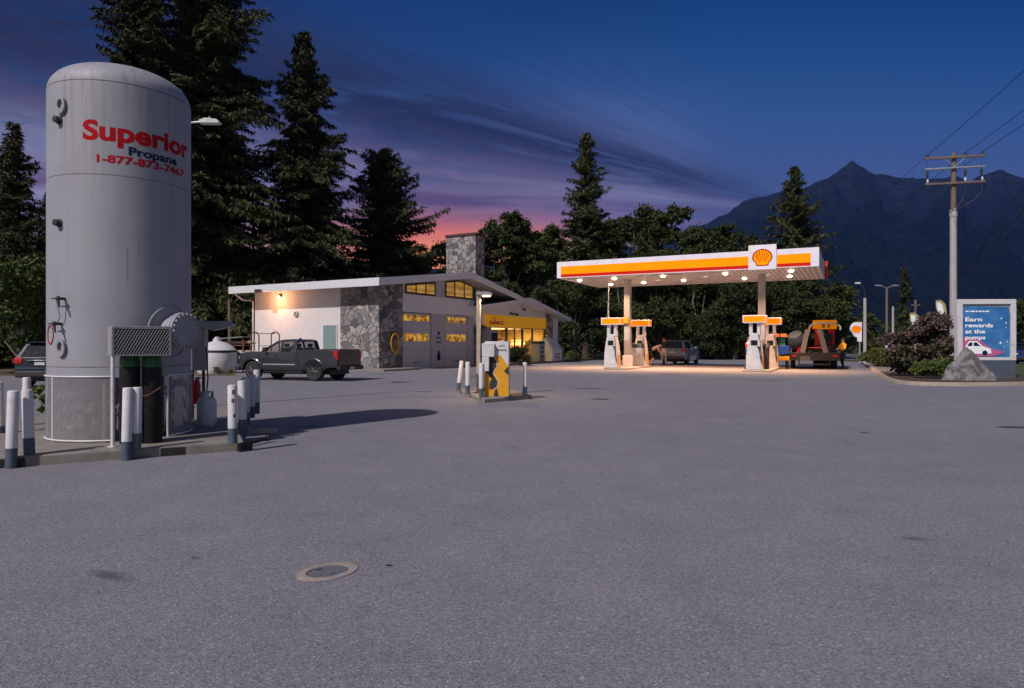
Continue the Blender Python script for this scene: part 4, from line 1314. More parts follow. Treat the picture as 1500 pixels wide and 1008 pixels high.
# the lit shop behind the glass
mb = MB(); mb.box(11.9, 24.2, 5.6, 5.7, 0, 3.0); mb.box(11.9, 12.0, .31, 5.59, 0, 3.0); mb.box(24.1, 24.2, .31, 5.59, 0, 3.0); mb.build('shop_wall', M['shopwall'], bd)
mb = MB(); mb.box(11.9, 24.2, .31, 5.7, 3.005, 3.05); mb.build('shop_ceiling', M['cream'], bd)
mb = MB(); mb.box(11.9, 24.2, .31, 5.7, -.02, .03); mb.build('shop_floor', M['concrete'], bd)
for k in range(4):
    x0 = 13.3 + k * 2.5
    mb = MB(); mb.box(x0, x0 + .6, 2.0, 5.2, 2.93, 2.99); mb.build('ceiling_light', M['lamp_shop'], bd)
for k, (x0, x1, y0, y1, hh) in enumerate(((12.6, 15.2, 1.6, 2.0, 1.5), (18.3, 21.8, 1.4, 1.9, 1.35), (12.4, 23.6, 5.1, 5.55, 2.1), (15.8, 18.0, 3.2, 3.7, 1.4), (21.9, 23.8, 2.0, 3.5, 1.9))):
    mb = MB()
    nsh = int(hh / .36)
    for q in range(nsh + 1):
        mb.box(x0, x1, y0, y1, .03 + q * hh / nsh, .06 + q * hh / nsh)
    sf = mb.build('shelf', M['white'], bd)
    mb = MB(); rg = random.Random(k)
    for q in range(nsh):
        x = x0 + .03
        while x < x1 - .15:
            w_ = rg.uniform(.12, .4); h_ = rg.uniform(.5, .92) * (hh / nsh - .05)
            mb.box(x, min(x + w_, x1), y0 + .03, y1 - .03, .062 + q * hh / nsh, .062 + q * hh / nsh + h_); x += w_ + .02
    mb.build('goods', M['goods'], sf, smooth=False)
# cameras and floodlights on the gable
for tt, zz in ((15.8, 4.03), (16.6, 4.0), (17.9, 4.45)):
    mb = MB(); mb.box(tt - .06, tt + .06, -.04, -.001, zz, zz + .12); mb.lathe([(.08, 0), (.08, .28), (.05, .3)], 10, (tt, -.06, zz + .06), Vector((.3, -1, -.4))); mb.build('floodlight', M['dark'], bd)
# roof
def roof(poly_top, thick, s0, s1, name):
    mb = MB()
    n = len(poly_top)
    pts = list(poly_top) + [(t, z - thick) for t, z in reversed(poly_top)]
    m_ = len(pts)
    vs = [(t, s0, z) for t, z in pts] + [(t, s1, z) for t, z in pts]
    mb.add(vs, [tuple(reversed(range(m_))), tuple(range(m_, 2 * m_))], 1)
    for i in range(m_):
        j = (i + 1) % m_
        mb.add([vs[i], vs[j], vs[m_ + j], vs[m_ + i]], [(0, 1, 2, 3)], 0 if i < n - 1 else 1)
    return mb.build(name, [M['roof'], M['fascia']], bd)
r1 = roof([(-1.1, zr(-1.1)), (8.7, 6.7), (15.6, zr(15.6)), (20, zr(20))], .30, -.96, 12.3, 'roof')
r2 = roof([(9.85, zs(9.85)), (17.5, 5.38), (25.2, zs(25.2))], .18, -1.0, 8.3, 'roof')
# fascia boards
mb = MB(); mb.box(-1.16, -1.103, -1.02, 12.36, 5.02, 5.50); mb.build('fascia_board', M['fascia'], r1, bevel=.01)
mb = MB(); mb.prism([(-1.1, 5.04), (8.7, 6.26), (15.6, zr(15.6) - .40), (15.6, zr(15.6) + .02), (8.7, 6.72), (-1.1, 5.50)], P_ts, -1.02, -.963); mb.build('fascia_board', M['fascia'], r1)
mb = MB(); mb.prism([(9.8, zs(9.8) - .26), (17.5, 5.12), (25.25, zs(25.25) - .26), (25.25, zs(25.25) + .02), (17.5, 5.40), (9.8, zs(9.8) + .02)], P_ts, -1.06, -1.003); mb.build('fascia_board', M['fascia'], r2)
mb = MB(); mb.box(25.2, 25.26, -1.0, 8.3, zs(25.2) - .26, zs(25.2) + .01); mb.build('fascia_board', M['fascia'], r2)
# chimney
ch = MB(); ch.box(11.5, 12.75, .5, 3.2, 4.5, 9.86); ch = ch.build('chimney', M['stone'], r1)
mb = MB(); mb.box(11.42, 12.83, .42, 3.28, 9.862, 10.05); mb.build('cap', M['maroon'], ch, bevel=.02)
# rooftop unit
mb = MB(); mb.box(13.8, 15.0, .2, 1.5, 5.6, 6.5); ac = mb.build('rooftop_unit', M['greymetal'], r1, bevel=.02)
mb = MB()
for k in range(6):
    mb.box(13.85, 14.95, .17, .198, 5.75 + k * .11, 5.81 + k * .11)
mb.build('louvre', M['dark'], ac)
# left wall details
dr = MB(); dr.box(-.035, -.003, 3.42, 4.62, 0, 2.78); dr = dr.build('door', M['tealdoor'], bd)
mb = MB(); mb.box(-.06, -.037, 3.40, 3.46, 0, 2.84); mb.box(-.06, -.037, 4.58, 4.64, 0, 2.84); mb.box(-.06, -.037, 3.47, 4.57, 2.78, 2.84); mb.build('frame', M['fascia'], dr)
mb = MB(); mb.lathe([(.03, 0), (.03, .07), (.045, .075), (.04, .1)], 10, (-.036, 3.56, 1.15), (-1, 0, 0)); mb.build('handle', M['chrome'], dr)
mb = MB(); mb.lathe([(.2, 0), (.2, .08), (.13, .1), (.12, .05)], 20, (-.002, 7.05, 3.58), (-1, 0, 0)); mb.build('vent', M['greymetal'], bd)
mb = MB(); mb.tube([(-1.0, 11.9, 5.0), (-.5, 11.75, 4.62), (-.08, 11.2, 4.55), (-.08, 11.2, .1)], .05, 8); mb.build('downpipe', M['fascia'], bd)
wl = MB(); wl.box(-.12, -.002, 8.4, 8.62, 4.78, 4.94); wl = wl.build('wall_lamp', M['dark'], bd)
mb = MB(); mb.ball((-.22, 8.5, 4.72), .10, n=12, k=8); mb.build('bulb', M['lamp'], wl)
mb = MB(); mb.box(-1.36, -1.165, 9.0, 9.5, 4.98, 5.2); mb.build('floodlight', M['dark'], bd)
# walkway slabs
def loc2w(t, s, z=0):
    p = Wc + v * t + u * s; return (p.x, p.y, z)
mb = MB(); mb.prism([(-1.3, -1.5), (2.25, -1.5), (2.25, -.07), (-.07, -.07), (-.07, 3.3), (-1.3, 3.3)], lambda t, s, w: loc2w(t, s, w), -.05, .12)
struct(mb.build('walkway', M['concrete'], bevel=.02))
mb = MB(); mb.prism([(10.6, -1.9), (25.2, -1.9), (25.2, -.31), (10.6, -.31)], lambda t, s, w: loc2w(t, s, w), -.05, .12)
struct(mb.build('walkway', M['tar'], bevel=.02))

def at_b(t, s, z=0.0):
    return loc2w(t, s, z)
# hose coil on the stone
hc = thing('air_hose', 'yellow coiled air hose hanging on the dark stone wall beside the garage door', 'hose', at_b(1.25, -.2, 1.65), R(60))
mb = MB()
for k in range(4):
    pts = [((.36 + .035 * k) * math.cos(q) * .85, -.03 * (k % 2), (.52 + .03 * k) * math.sin(q)) for q in np.linspace(0, 2 * PI, 25)]
    mb.tube(pts, .03, 6, cap=False)
mb.tube([(.2, -.05, .4), (.3, -.05, -.1), (.18, -.05, -.75)], .03, 6)
mb.build('coil', M['yellow'], hc); mb = MB(); mb.box(-.1, .1, -.05, .14, .42, .6); mb.build('hanger', M['dark'], hc)
# ice freezer, bins in front of the store
fz = thing('ice_freezer', 'white slant-front ice freezer with red lettering outside the store', 'ice freezer', at_b(21.3, -1.05, .12), R(60))
mb = MB(); mb.prism([(-.55, 0), (.5, 0), (.5, 1.95), (.1, 1.95), (-.55, .95)], lambda y, z, w: (w, y, z), -.95, .95); mb.build('cabinet', M['frost'], fz, bevel=.03)
for x in (-.46, .46):
    mb = MB(); mb.prism([(-.555, 1.02), (.06, 1.90), (.045, 1.915), (-.57, 1.035)], lambda y, z, w, x=x: (x + w, y, z), -.4, .4); dd = mb.build('door', M['white'], fz)
    mb = MB(); mb.tube([(x - .2, -.5, 1.2), (x + .2, -.5, 1.2)], .02, 6); mb.build('handle', M['chrome'], dd)
vs, fs = fit_text('ICE', .9, .42, .03)
mb = MB(); mb.add([(-.45 + x, -.556, .28 + y) for x, y, _ in vs], fs); mb.build('lettering', M['red'], fz, smooth=False, fix=False)
bn = thing('grey_bin', 'grey waste bin with dark slots beside the ice freezer', 'bin', at_b(18.6, -1.1, .12), R(60))
mb = MB(); mb.box(-.5, .5, -.4, .4, 0, 1.5); mb.build('body', M['greymetal'], bn, bevel=.04)
mb = MB()
for z in (.35, .75, 1.1):
    mb.box(-.3, .3, -.42, -.401, z, z + .14)
mb.build('slot', M['black'], bn)
mb = MB(); mb.prism([(-.42, 1.5), (.42, 1.5), (.3, 1.72), (-.3, 1.72)], lambda y, z, w: (w, y, z), -.52, .52); mb.build('lid', M['dark'], bn, bevel=.02)
vm = thing('vending_box', 'dark vending box with pale panel at the left of the store windows', 'vending machine', at_b(11.5, -.78, .12), R(60))
mb = MB(); mb.box(-.55, .55, -.4, .4, 0, 2.5); mb.build('cabinet', M['greymetal'], vm, bevel=.03)
mb = MB(); mb.box(-.42, .42, -.425, -.402, 1.0, 2.3); mb.build('panel', M['glass'], vm); mb = MB(); mb.box(-.45, .45, -.42, -.402, .5, .8); mb.build('slot', M['black'], vm)
rj = thing('red_fuel_can', 'red fuel can on the walkway at the right end of the store', 'fuel can', at_b(24.2, -.55, .12), R(60))
mb = MB(); mb.box(-.22, .22, -.14, .14, 0, .55); mb.build('body', M['red'], rj, bevel=.06); mb = MB(); mb.tube([(-.12, 0, .56), (-.1, 0, .68), (.1, 0, .68), (.12, 0, .56)], .03, 8); mb.build('handle', M['red'], rj); mb = MB(); mb.tube([(.14, 0, .55), (.24, 0, .75)], .035, 8); mb.build('spout', M['black'], rj)

# ------------------------------------------------------------------ yard clutter left of the building
cs = thing('plastic_cistern', 'white domed storage cistern behind the grey pickup', 'water tank', (G(318, 37.5), 37.5, 0))
mb = MB(); mb.lathe([(.95, .0), (1.02, .15), (1.02, 1.15), (1.0, 1.2), (1.02, 1.25), (.85, 1.45), (.55, 1.65), (.22, 1.75), (.2, 1.86), (.001, 1.87)], 32); mb.build('tank_body', M['white'], cs)
mb = MB(); mb.lathe([(1.035, 1.14), (1.045, 1.2), (1.035, 1.26)], 32); mb.build('band', M['dark'], cs)
mb = MB(); mb.lathe([(.14, 1.86), (.14, 1.98), (.001, 2.0)], 14); mb.build('lid', M['white'], cs)
sc_ = thing('scrap_rack', 'rusty scrap rack with pipes and sheets between cistern and pickup', 'scrap rack', (G(344, 38.5), 38.5, 0), R(-10))
mb = MB()
for x in (-.7, .7):
    for y in (-.3, .3):
        mb.tube([(x, y, 0), (x, y, 1.9)], .04, 6)
for z in (.5, 1.0, 1.5):
    mb.box(-.8, .8, -.36, .36, z, z + .05)
mb.build('frame', M['rust'], sc_)
mb = MB(); rg = random.Random(2)
for k in range(14):
    z = rg.choice((.6, 1.1, 1.6)); mb.tube([(-1.0 + rg.uniform(-.2, .2), rg.uniform(-.3, .3), z + rg.uniform(0, .12)), (1.0 + rg.uniform(-.3, .3), rg.uniform(-.3, .3), z + rg.uniform(0, .12))], rg.uniform(.03, .07), 6)
mb.build('pipe', M['rustcream'], sc_)
mb = MB(); mb.box(-.95, .85, -.45, .4, 1.93, 1.97, rot=Matrix.Rotation(R(-4), 3, 'Y')); mb.build('cover_sheet', M['greymetal'], sc_)
pp = thing('wooden_post', 'bare weathered wooden post rising above the white cistern', 'post', (G(337, 42), 42, 0))
mb = MB(); mb.tube([(0, 0, 0), (-.06, 0, 4.35)], [.11, .08], 8); mb.build('shaft', M['wood'], pp); mb = MB(); mb.lathe([(.09, 4.35), (.09, 4.38)], 8, (-.06, 0, 0)); mb.build('cap', M['dark'], pp)
pr = thing('pipe_rack', 'rusty double hoop pipe rack standing before the white stucco wall', 'pipe rack', (G(388, 37), 37, 0), R(-12))
for x in (-.6, .62):
    mb = MB()
    pts = [(x - .24, 0, 0), (x - .24, 0, 2.05)] + [(x - .24 * math.cos(q), 0, 2.05 + .2 * math.sin(q)) for q in np.linspace(0.2, PI - .2, 7)] + [(x + .24, 0, 2.05), (x + .24, 0, 0)]
    mb.tube(pts, .035, 7); mb.build('hoop', M['rust'], pr)
mb = MB(); mb.tube([(-.6, 0, 2.16), (.62, 0, 2.16)], .025, 6); mb.tube([(-.36, 0, 1.5), (.38, 0, 1.5)], .02, 6); mb.build('crossbar', M['rust'], pr)

# ------------------------------------------------------------------ vehicles
def arch(cx, cz, r, zb, n=11):
    a0 = math.asin((zb - cz) / r)
    return [(cx + r * math.cos(a), cz + r * math.sin(a)) for a in np.linspace(a0, PI - a0, n)]

def solid(outline, hw, zcuts, xcuts, name, mat, parent, bev=.02):
    """outline in (x,z); hw(x,z) half width"""
    n = len(outline)
    bm = bmesh.new()
    a = [bm.verts.new((x, -1, z)) for x, z in outline]; b_ = [bm.verts.new((x, 1, z)) for x, z in outline]
    bm.faces.new(a); bm.faces.new(list(reversed(b_)))
    for i in range(n):
        j = (i + 1) % n
        bm.faces.new((a[j], a[i], b_[i], b_[j]))
    bmesh.ops.triangulate(bm, faces=[f for f in bm.faces if len(f.verts) > 4], ngon_method='EAR_CLIP')
    for z in zcuts:
        bmesh.ops.bisect_plane(bm, geom=bm.verts[:] + bm.edges[:] + bm.faces[:], plane_co=(0, 0, z), plane_no=(0, 0, 1))
    for x in xcuts:
        bmesh.ops.bisect_plane(bm, geom=bm.verts[:] + bm.edges[:] + bm.faces[:], plane_co=(x, 0, 0), plane_no=(1, 0, 0))
    bmesh.ops.bisect_plane(bm, geom=bm.verts[:] + bm.edges[:] + bm.faces[:], plane_co=(0, .0, 0), plane_no=(0, 1, 0))
    for vv in bm.verts:
        vv.co.y *= hw(vv.co.x, vv.co.z)
    bmesh.ops.recalc_face_normals(bm, faces=bm.faces)
    me = bpy.data.meshes.new(name); bm.to_mesh(me); bm.free()
    me.materials.append(mat)
    me.polygons.foreach_set('use_smooth', [True] * len(me.polygons)); me.set_sharp_from_angle(angle=R(28))
    o = bpy.data.objects.new(name, me); COL.objects.link(o); o.parent = parent
    if bev:
        bv = o.modifiers.new('bevel', 'BEVEL'); bv.width = bev; bv.segments = 2; bv.limit_method = 'ANGLE'; bv.angle_limit = R(50)
    return o

def wheel(parent, x, y, r, w, rim='alloy', spokes=6):
    s = 1 if y > 0 else -1
    mb = MB()
    mb.lathe([(r * .62, -w / 2), (r * .9, -w / 2), (r, -w * .32), (r, w * .32), (r * .9, w / 2), (r * .62, w / 2)], 28, (x, y, r), (0, s, 0))
    o = mb.build('wheel', M['rubber'], parent)
    mb = MB()
    mb.lathe([(r * .64, w * .2), (r * .64, w * .52), (r * .58, w * .5), (r * .55, w * .25), (r * .1, w * .3)], 28, (x, y, r), (0, s, 0))
    for k in range(spokes):
        q = 2 * PI * k / spokes
        c = Vector((x, y + s * w * .42, r)); d = Vector((math.cos(q), 0, math.sin(q)))
        mb.tube([c + d * r * .08, c + d * r * .6], [r * .11, r * .07], 6)
    mb.lathe([(r * .14, w * .3), (r * .14, w * .52), (r * .08, w * .55)], 12, (x, y, r), (0, s, 0))
    mb.build('rim', M[rim], o)

def side_window(parent, poly, hwf, name='window', mat='glass'):
    for s in (-1, 1):
        mb = MB()
        vs = [(x, s * (hwf(x, z) + .004), z) for x, z in poly] + [(x, s * (hwf(x, z) - .01), z) for x, z in poly]
        n = len(poly)
        mb.add(vs, [tuple(range(n)), tuple(reversed(range(n, 2 * n)))] + [(i, (i + 1) % n, n + (i + 1) % n, n + i) for i in range(n)])
        mb.build(name, M[mat], parent, smooth=False)

def end_window(parent, p0, p1, hwf, inset, off, name):
    """glass on the sloping end between (x,z) points p0 (low) and p1 (high)"""
    mb = MB()
    d = Vector((p1[0] - p0[0], p1[1] - p0[1])); nrm = Vector((d.y, -d.x)).normalized() * off
    q = []
    for t in (.06, .94):
        x = lerp(p0[0], p1[0], t); z = lerp(p0[1], p1[1], t); h = hwf(x, z) - inset
        q += [(x + nrm.x, -h, z + nrm.y), (x + nrm.x, h, z + nrm.y)]
    q2 = [(a - nrm.x * 2, b_, c - nrm.y * 2) for a, b_, c in q]
    mb.add(q + q2, [(0, 1, 3, 2), (4, 6, 7, 5), (0, 4, 5, 1), (2, 3, 7, 6), (0, 2, 6, 4), (1, 5, 7, 3)])
    mb.build(name, M['glass'], parent, smooth=False)

# --- grey pickup
hd = Vector((-math.cos(R(20)), math.sin(R(20)), 0))
pk = thing('pickup_truck', 'dark grey crew cab pickup parked in front of the white stucco wall', 'pickup truck', (-7.1, 29.75, 0), R(160))
def hwt(x, z):
    k = .95 if z < .62 else (.955 if z < 1.08 else .955 - (z - 1.08) * .22)
    if z < .62: k -= (.62 - z) * .25
    if x > 4.7: k -= ((x - 4.7) / .6) ** 2 * .16
    if x < .15: k -= (.15 - x) * .25
    return k
out = [(.0, .60), (-.02, .75), (.0, 1.06), (2.08, 1.06), (2.10, 1.25), (3.9, 1.25), (4.1, 1.27), (4.7, 1.23), (5.1, 1.14), (5.29, 1.0), (5.34, .74), (5.26, .5), (4.97, .5)] + arch(4.42, .41, .53, .5) + [(3.75, .45), (1.75, .45)] + arch(1.15, .41, .53, .5) + [(.5, .58)]
body = solid(out, hwt, (.62, .8, 1.08), (.15, 4.7, 5.0), 'body', M['truckpaint'], pk, .015)
def hwg(x, z):
    return .875 - (z - 1.24) * .30 - (max(0, x - 3.3) * .06)
def hwr(x, z):
    return .875 - (min(z, 1.80) - 1.24) * .30 - (.05 if z > 1.79 else 0)
out = [(3.22, 1.675), (3.12, 1.735), (2.9, 1.795), (2.4, 1.815), (2.3, 1.80), (2.16, 1.745), (2.14, 1.70), (2.4, 1.715), (2.9, 1.70)]
cab = solid(out, hwr, (1.76,), (2.9, 2.4), 'cab_roof', M['truckpaint'], pk, .012)
def cab_pt(x, z, s, ins=.0):
    return (x, s * (hwg(x, z) - ins), z)
for s_ in (-1, 1):
    mb = MB(); mb.tube([cab_pt(4.0, 1.23, s_, .03), cab_pt(3.16, 1.71, s_, .03)], [.055, .045], 6); mb.build('pillar', M['truckpaint'], pk)
    mb = MB(); mb.tube([cab_pt(2.92, 1.23, s_, .03), cab_pt(2.92, 1.73, s_, .03)], .045, 6); mb.build('pillar', M['black'], pk)
    mb = MB(); q = [(2.09, 1.23), (2.27, 1.23), (2.34, 1.73), (2.16, 1.745)]
    mb.add([cab_pt(x, z, s_, .0) for x, z in q] + [cab_pt(x, z, s_, .06) for x, z in q], [(0, 1, 2, 3), (7, 6, 5, 4), (0, 4, 5, 1), (1, 5, 6, 2), (2, 6, 7, 3), (3, 7, 4, 0)]); mb.build('pillar', M['truckpaint'], pk)
    for poly in ([(3.93, 1.25), (3.14, 1.70), (2.96, 1.71), (2.96, 1.25)], [(2.88, 1.25), (2.88, 1.71), (2.34, 1.71), (2.27, 1.25)]):
        mb = MB(); mb.add([cab_pt(x, z, s_, .02) for x, z in poly], [(0, 1, 2, 3)]); mb.build('window', M['clearglass'], pk, smooth=False, fix=False)
for nm_, (xa, za), (xb, zb) in (('windscreen', (4.0, 1.25), (3.18, 1.70)), ('rear_window', (2.11, 1.25), (2.16, 1.72))):
    mb = MB(); mb.add([cab_pt(xa, za, -1, .05), cab_pt(xa, za, 1, .05), cab_pt(xb, zb, 1, .05), cab_pt(xb, zb, -1, .05)], [(0, 1, 2, 3)]); mb.build(nm_, M['clearglass'], pk, smooth=False, fix=False)
for x_, y_ in ((2.88, .42), (2.88, -.42), (2.26, .42), (2.26, -.42)):
    mb = MB(); mb.box(x_, x_ + .14, y_ - .24, y_ + .24, 1.0, 1.44); mb.box(x_ + .02, x_ + .12, y_ - .13, y_ + .13, 1.46, 1.62); mb.tube([(x_ + .07, y_, 1.42), (x_ + .07, y_, 1.5)], .02, 6); mb.build('seat', M['black'], pk, bevel=.03)
mb = MB(); mb.tube([(3.2 + .05 * math.sin(q), .42 + .18 * math.cos(q), 1.22 + .18 * math.sin(q)) for q in np.linspace(0, 2 * PI, 17)], .016, 5, cap=False); mb.build('steering_wheel', M['black'], pk)
for s in (-1, 1):
    mb = MB(); mb.box(.08, 2.08, s * .925 - .05, s * .925 + .0, 1.04, 1.35); mb.build('bed_side', M['truckpaint'], pk, bevel=.015)
    mb = MB(); mb.box(.05, 2.07, s * .925 - .056, s * .925 + .006, 1.351, 1.375); mb.build('bed_rail', M['black'], pk, bevel=.006)
    mb = MB(); mb.box(-.035, .16, s * .80, s * .93, .94, 1.31); mb.build('tail_light', M['taillight'], pk, bevel=.01)
    mb = MB(); mb.box(5.0, 5.24, s * .60, s * .84, .92, 1.08); mb.build('headlight', M['headlight'], pk, bevel=.02)
    mb = MB(); mb.box(3.55, 3.72, s * .90, s * 1.12, 1.27, 1.46); mb.build('mirror', M['black'], pk, bevel=.03)
    for x in (3.05, 2.3):
        mb = MB(); mb.box(x, x + .2, s * .952, s * .98, 1.09, 1.12); mb.build('door_handle', M['truckpaint'], pk, bevel=.008)
    mb = MB(); mb.box(2.1, 3.8, s * .95, s * .972, .68, .735); mb.build('side_moulding', M['greymetal'], pk, bevel=.006)
    mb = MB(); mb.box(1.7, 3.85, s * .78, s * .96, .36, .40); mb.build('side_step', M['black'], pk, bevel=.01)
    for cx in (1.15, 4.42):
        mb = MB()
        mb.tube([(cx + .545 * math.cos(q), s * .945, .41 + .545 * math.sin(q)) for q in np.linspace(.15, PI - .15, 13)], .035, 6); mb.build('wheel_arch', M['truckpaint'], pk)
        wheel(pk, cx, s * .80, .42, .29, 'hubdark')
    for x0, x1 in ((2.12, 2.1), (2.92, 2.9), (3.72, 3.7)):
        mb = MB(); mb.box(x0 - .006, x0 + .006, s * .951, s * .9585, .52, 1.07); mb.build('door_seam', M['black'], pk)
tg = MB(); tg.box(-.045, .04, -.79, .79, .72, 1.36); tg = tg.build('tailgate', M['truckpaint'], pk, bevel=.02)
mb = MB(); mb.box(-.07, -.047, -.12, .12, 1.14, 1.22); mb.build('handle', M['black'], tg, bevel=.006)
rb = MB(); rb.box(-.16, .02, -.92, .92, .48, .66); rb = rb.build('bumper', M['black'], pk, bevel=.03)
mb = MB(); mb.box(-.175, -.163, -.16, .16, .50, .62); mb.build('licence_plate', M['plate'], rb)
mb = MB(); mb.box(5.2, 5.42, -.88, .88, .42, .62); mb.build('bumper', M['truckpaint'], pk, bevel=.05)
mb = MB(); mb.box(5.2, 5.36, -.5, .5, .68, 1.02); mb.build('grille', M['black'], pk, bevel=.03)
mb = MB(); mb.box(.4, 4.9, -.6, .6, .28, .5); mb.tube([(1.13, -.8, .39), (1.13, .8, .39)], .07, 8); mb.tube([(4.42, -.8, .39), (4.42, .8, .39)], .06, 8); mb.build('chassis', M['black'], pk)
mb = MB(); mb.prism([(2.5, 1.80), (2.62, 1.80), (2.58, 1.86), (2.5, 1.87)], lambda x, z, w: (x, w, z), -.03, .03); mb.build('roof_antenna', M['black'], pk)

# --- wagons and cars
def make_suv(name, label, paint, loc, rz, sc=1.0, cat='car'):
    t = thing(name, label, cat, loc, rz); t.scale = (sc, sc, sc)
    def hb(x, z):
        k = .90 - max(0, .5 - z) * .2 - max(0, z - .85) * .18
        if x > 3.9: k -= ((x - 3.9) / .7) ** 2 * .2
        if x < .3: k -= ((.3 - x) / .3) ** 2 * .07
        return k
    out = [(.12, .36), (-.02, .50), (-.04, .66), (.02, .72), (.04, 1.0), (.10, 1.06), (3.25, 1.04), (3.5, 1.02), (4.2, .90), (4.5, .72), (4.58, .5), (4.5, .32), (4.05, .30)] + arch(3.62, .335, .41, .34) + [(3.1, .27), (1.35, .27)] + arch(.86, .335, .41, .34) + [(.42, .33)]
    solid(out, hb, (.5, .66, .85), (.3, 3.9, 4.25), 'body', M[paint], t, .012)
    def hg(x, z):
        return .84 - (z - 1.04) * .36 - max(0, x - 2.6) * .05
    out = [(.09, 1.03), (3.32, 1.02), (3.25, 1.06), (2.42, 1.55), (2.1, 1.62), (1.2, 1.67), (.55, 1.63), (.38, 1.56)]
    cb_ = solid(out, hg, (1.3,), (2.6,), 'cabin', M[paint], t, .012)
    side_window(cb_, [(2.95, 1.09), (2.33, 1.50), (1.80, 1.55), (1.80, 1.09)], hg)
    side_window(cb_, [(1.72, 1.09), (1.72, 1.56), (1.05, 1.57), (.98, 1.09)], hg)
    side_window(cb_, [(.90, 1.10), (.96, 1.55), (.62, 1.53), (.46, 1.2)], hg)
    end_window(cb_, (3.25, 1.08), (2.42, 1.55), hg, .09, .006, 'windscreen')
    end_window(cb_, (.38, 1.56), (.10, 1.09), hg, .10, .006, 'rear_window')
    mb = MB(); mb.prism([(.28, 1.60), (.62, 1.645), (.62, 1.665), (.26, 1.63)], lambda x, z, w: (x, w, z), -.56, .56); mb.build('spoiler', M[paint], t, bevel=.006)
    for s in (-1, 1):
        mb = MB(); mb.prism([(-.0, .86), (.28, .92), (.34, 1.05), (.06, 1.08), (.0, 1.0)], lambda x, z, w, s=s: (x, s * w, z), .60, .875); mb.build('tail_light', M['taillight'], t, bevel=.01)
        mb = MB(); mb.box(4.12, 4.48, s * .48, s * .74, .70, .84); mb.build('headlight', M['headlight'], t, bevel=.03)
        mb = MB(); mb.box(2.72, 2.86, s * .86, s * 1.03, 1.08, 1.21); mb.build('mirror', M[paint], t, bevel=.03)
        mb = MB(); mb.tube([(.7, s * .58, 1.68), (.9, s * .60, 1.71), (2.0, s * .60, 1.68), (2.2, s * .58, 1.63)], .018, 6); mb.build('roof_rail', M['black'], t)
        for x in (1.85, 1.05):
            mb = MB(); mb.box(x, x + .18, s * .885, s * .91, .92, .945); mb.build('door_handle', M[paint], t, bevel=.006)
        for cx in (.86, 3.62):
            wheel(t, cx, s * .77, .335, .22, 'alloy', 5)
    mb = MB(); mb.box(-.10, .14, -.80, .80, .36, .60); bp = mb.build('bumper', M['dark'], t, bevel=.05)
    mb = MB(); mb.box(-.012, .03, -.17, .17, .80, .91); mb.build('licence_plate', M['plate'], t)
    mb = MB(); mb.box(-.03, .03, -.42, .42, .955, .985); mb.build('trim_strip', M['chrome'], t, bevel=.005)
    mb = MB(); mb.box(.3, 4.2, -.6, .6, .2, .36); mb.tube([(.86, -.75, .335), (.86, .75, .335)], .05, 8); mb.tube([(3.62, -.75, .335), (3.62, .75, .335)], .05, 8); mb.build('chassis', M['black'], t)
    return t
make_suv('parked_car', 'grey-green estate car with red tail lights at the fuel island', 'suvpaint', (G(984.5, 52.5), 52.5, 0), R(62), 1.14)
make_suv('parked_car', 'dark blue car seen from behind, half hidden by the white tank', 'bluepaint', (G(58, 25.3), 25.3, 0), R(98), 1.02)
make_suv('parked_car', 'blue car at the right edge of the photo behind the billboard', 'bluecar', (G(1488, 52), 52, 0), R(12), 1.0)

# ------------------------------------------------------------------ propane dispenser island
IP = [Vector((-.76, 18.5, 0)), Vector((.58, 19.9, 0)), Vector((-.55, 24.3, 0)), Vector((-1.93, 23.0, 0))]
mb = MB(); mb.prism([(p.x, p.y) for p in IP], lambda x, y, w: (x, y, w), -.05, .12)
struct(mb.build('concrete_island', M['concrete'], bevel=.03))
for px, Y, lb, tilt in ((671, 21.8, 'leaning white bollard at the far left of the dispenser island', 7), (685, 20.3, 'white bollard between the leaning bollard and lamp post on the island', 0), (705, 18.95, 'white bollard at the front left corner of the yellow dispenser', 0), (769, 19.75, 'white bollard alone at the right end of the dispenser island', 0)):
    t = make_bollard(.95); t['label'] = lb; t['group'] = 'bollards on the dispenser island'
    t.location = (G(px, Y), Y, .12); t.rotation_euler = (0, R(tilt), 0)
lp = thing('lamp_post', 'short white square lamp post with lit lamp on the dispenser island', 'lamp post', (G(701, 20.7), 20.7, .12))
mb = MB(); mb.box(-.06, .06, -.06, .06, 0, 2.95); mb.build('post', M['rustcream'], lp, bevel=.008)
mb = MB(); mb.box(-.14, .14, -.14, .14, 0, .02); mb.build('base_plate', M['rust'], lp)
mb = MB(); mb.prism([(-.06, 2.955), (.42, 2.955), (.42, 3.01), (.3, 3.06), (-.06, 3.06)], lambda x, z, w: (x, w, z), -.13, .13); hdp = mb.build('lamp_head', M['greymetal'], lp, bevel=.01)
mb = MB(); mb.box(.12, .36, -.08, .08, 2.915, 2.953); mb.build('lens', M['lamp'], hdp, bevel=.01)
ds = thing('propane_dispenser', 'white and yellow propane dispenser with black zigzag on the island', 'dispenser', (G(727.5, 19.1), 19.1, .12), R(-3))
mb = MB(); mb.box(-.34, .34, 0, .55, 0, 1.55); cabn = mb.build('cabinet', M['white'], ds, bevel=.015)
mb = MB(); mb.add([(-.335, -.003, .02), (.335, -.003, .02), (.335, -.003, .84), (.12, -.003, 1.16), (-.02, -.003, 1.16), (-.335, -.003, .9)], [(0, 1, 2, 3, 4, 5)]); mb.build('yellow_panel', M['yellow'], cabn, smooth=False)
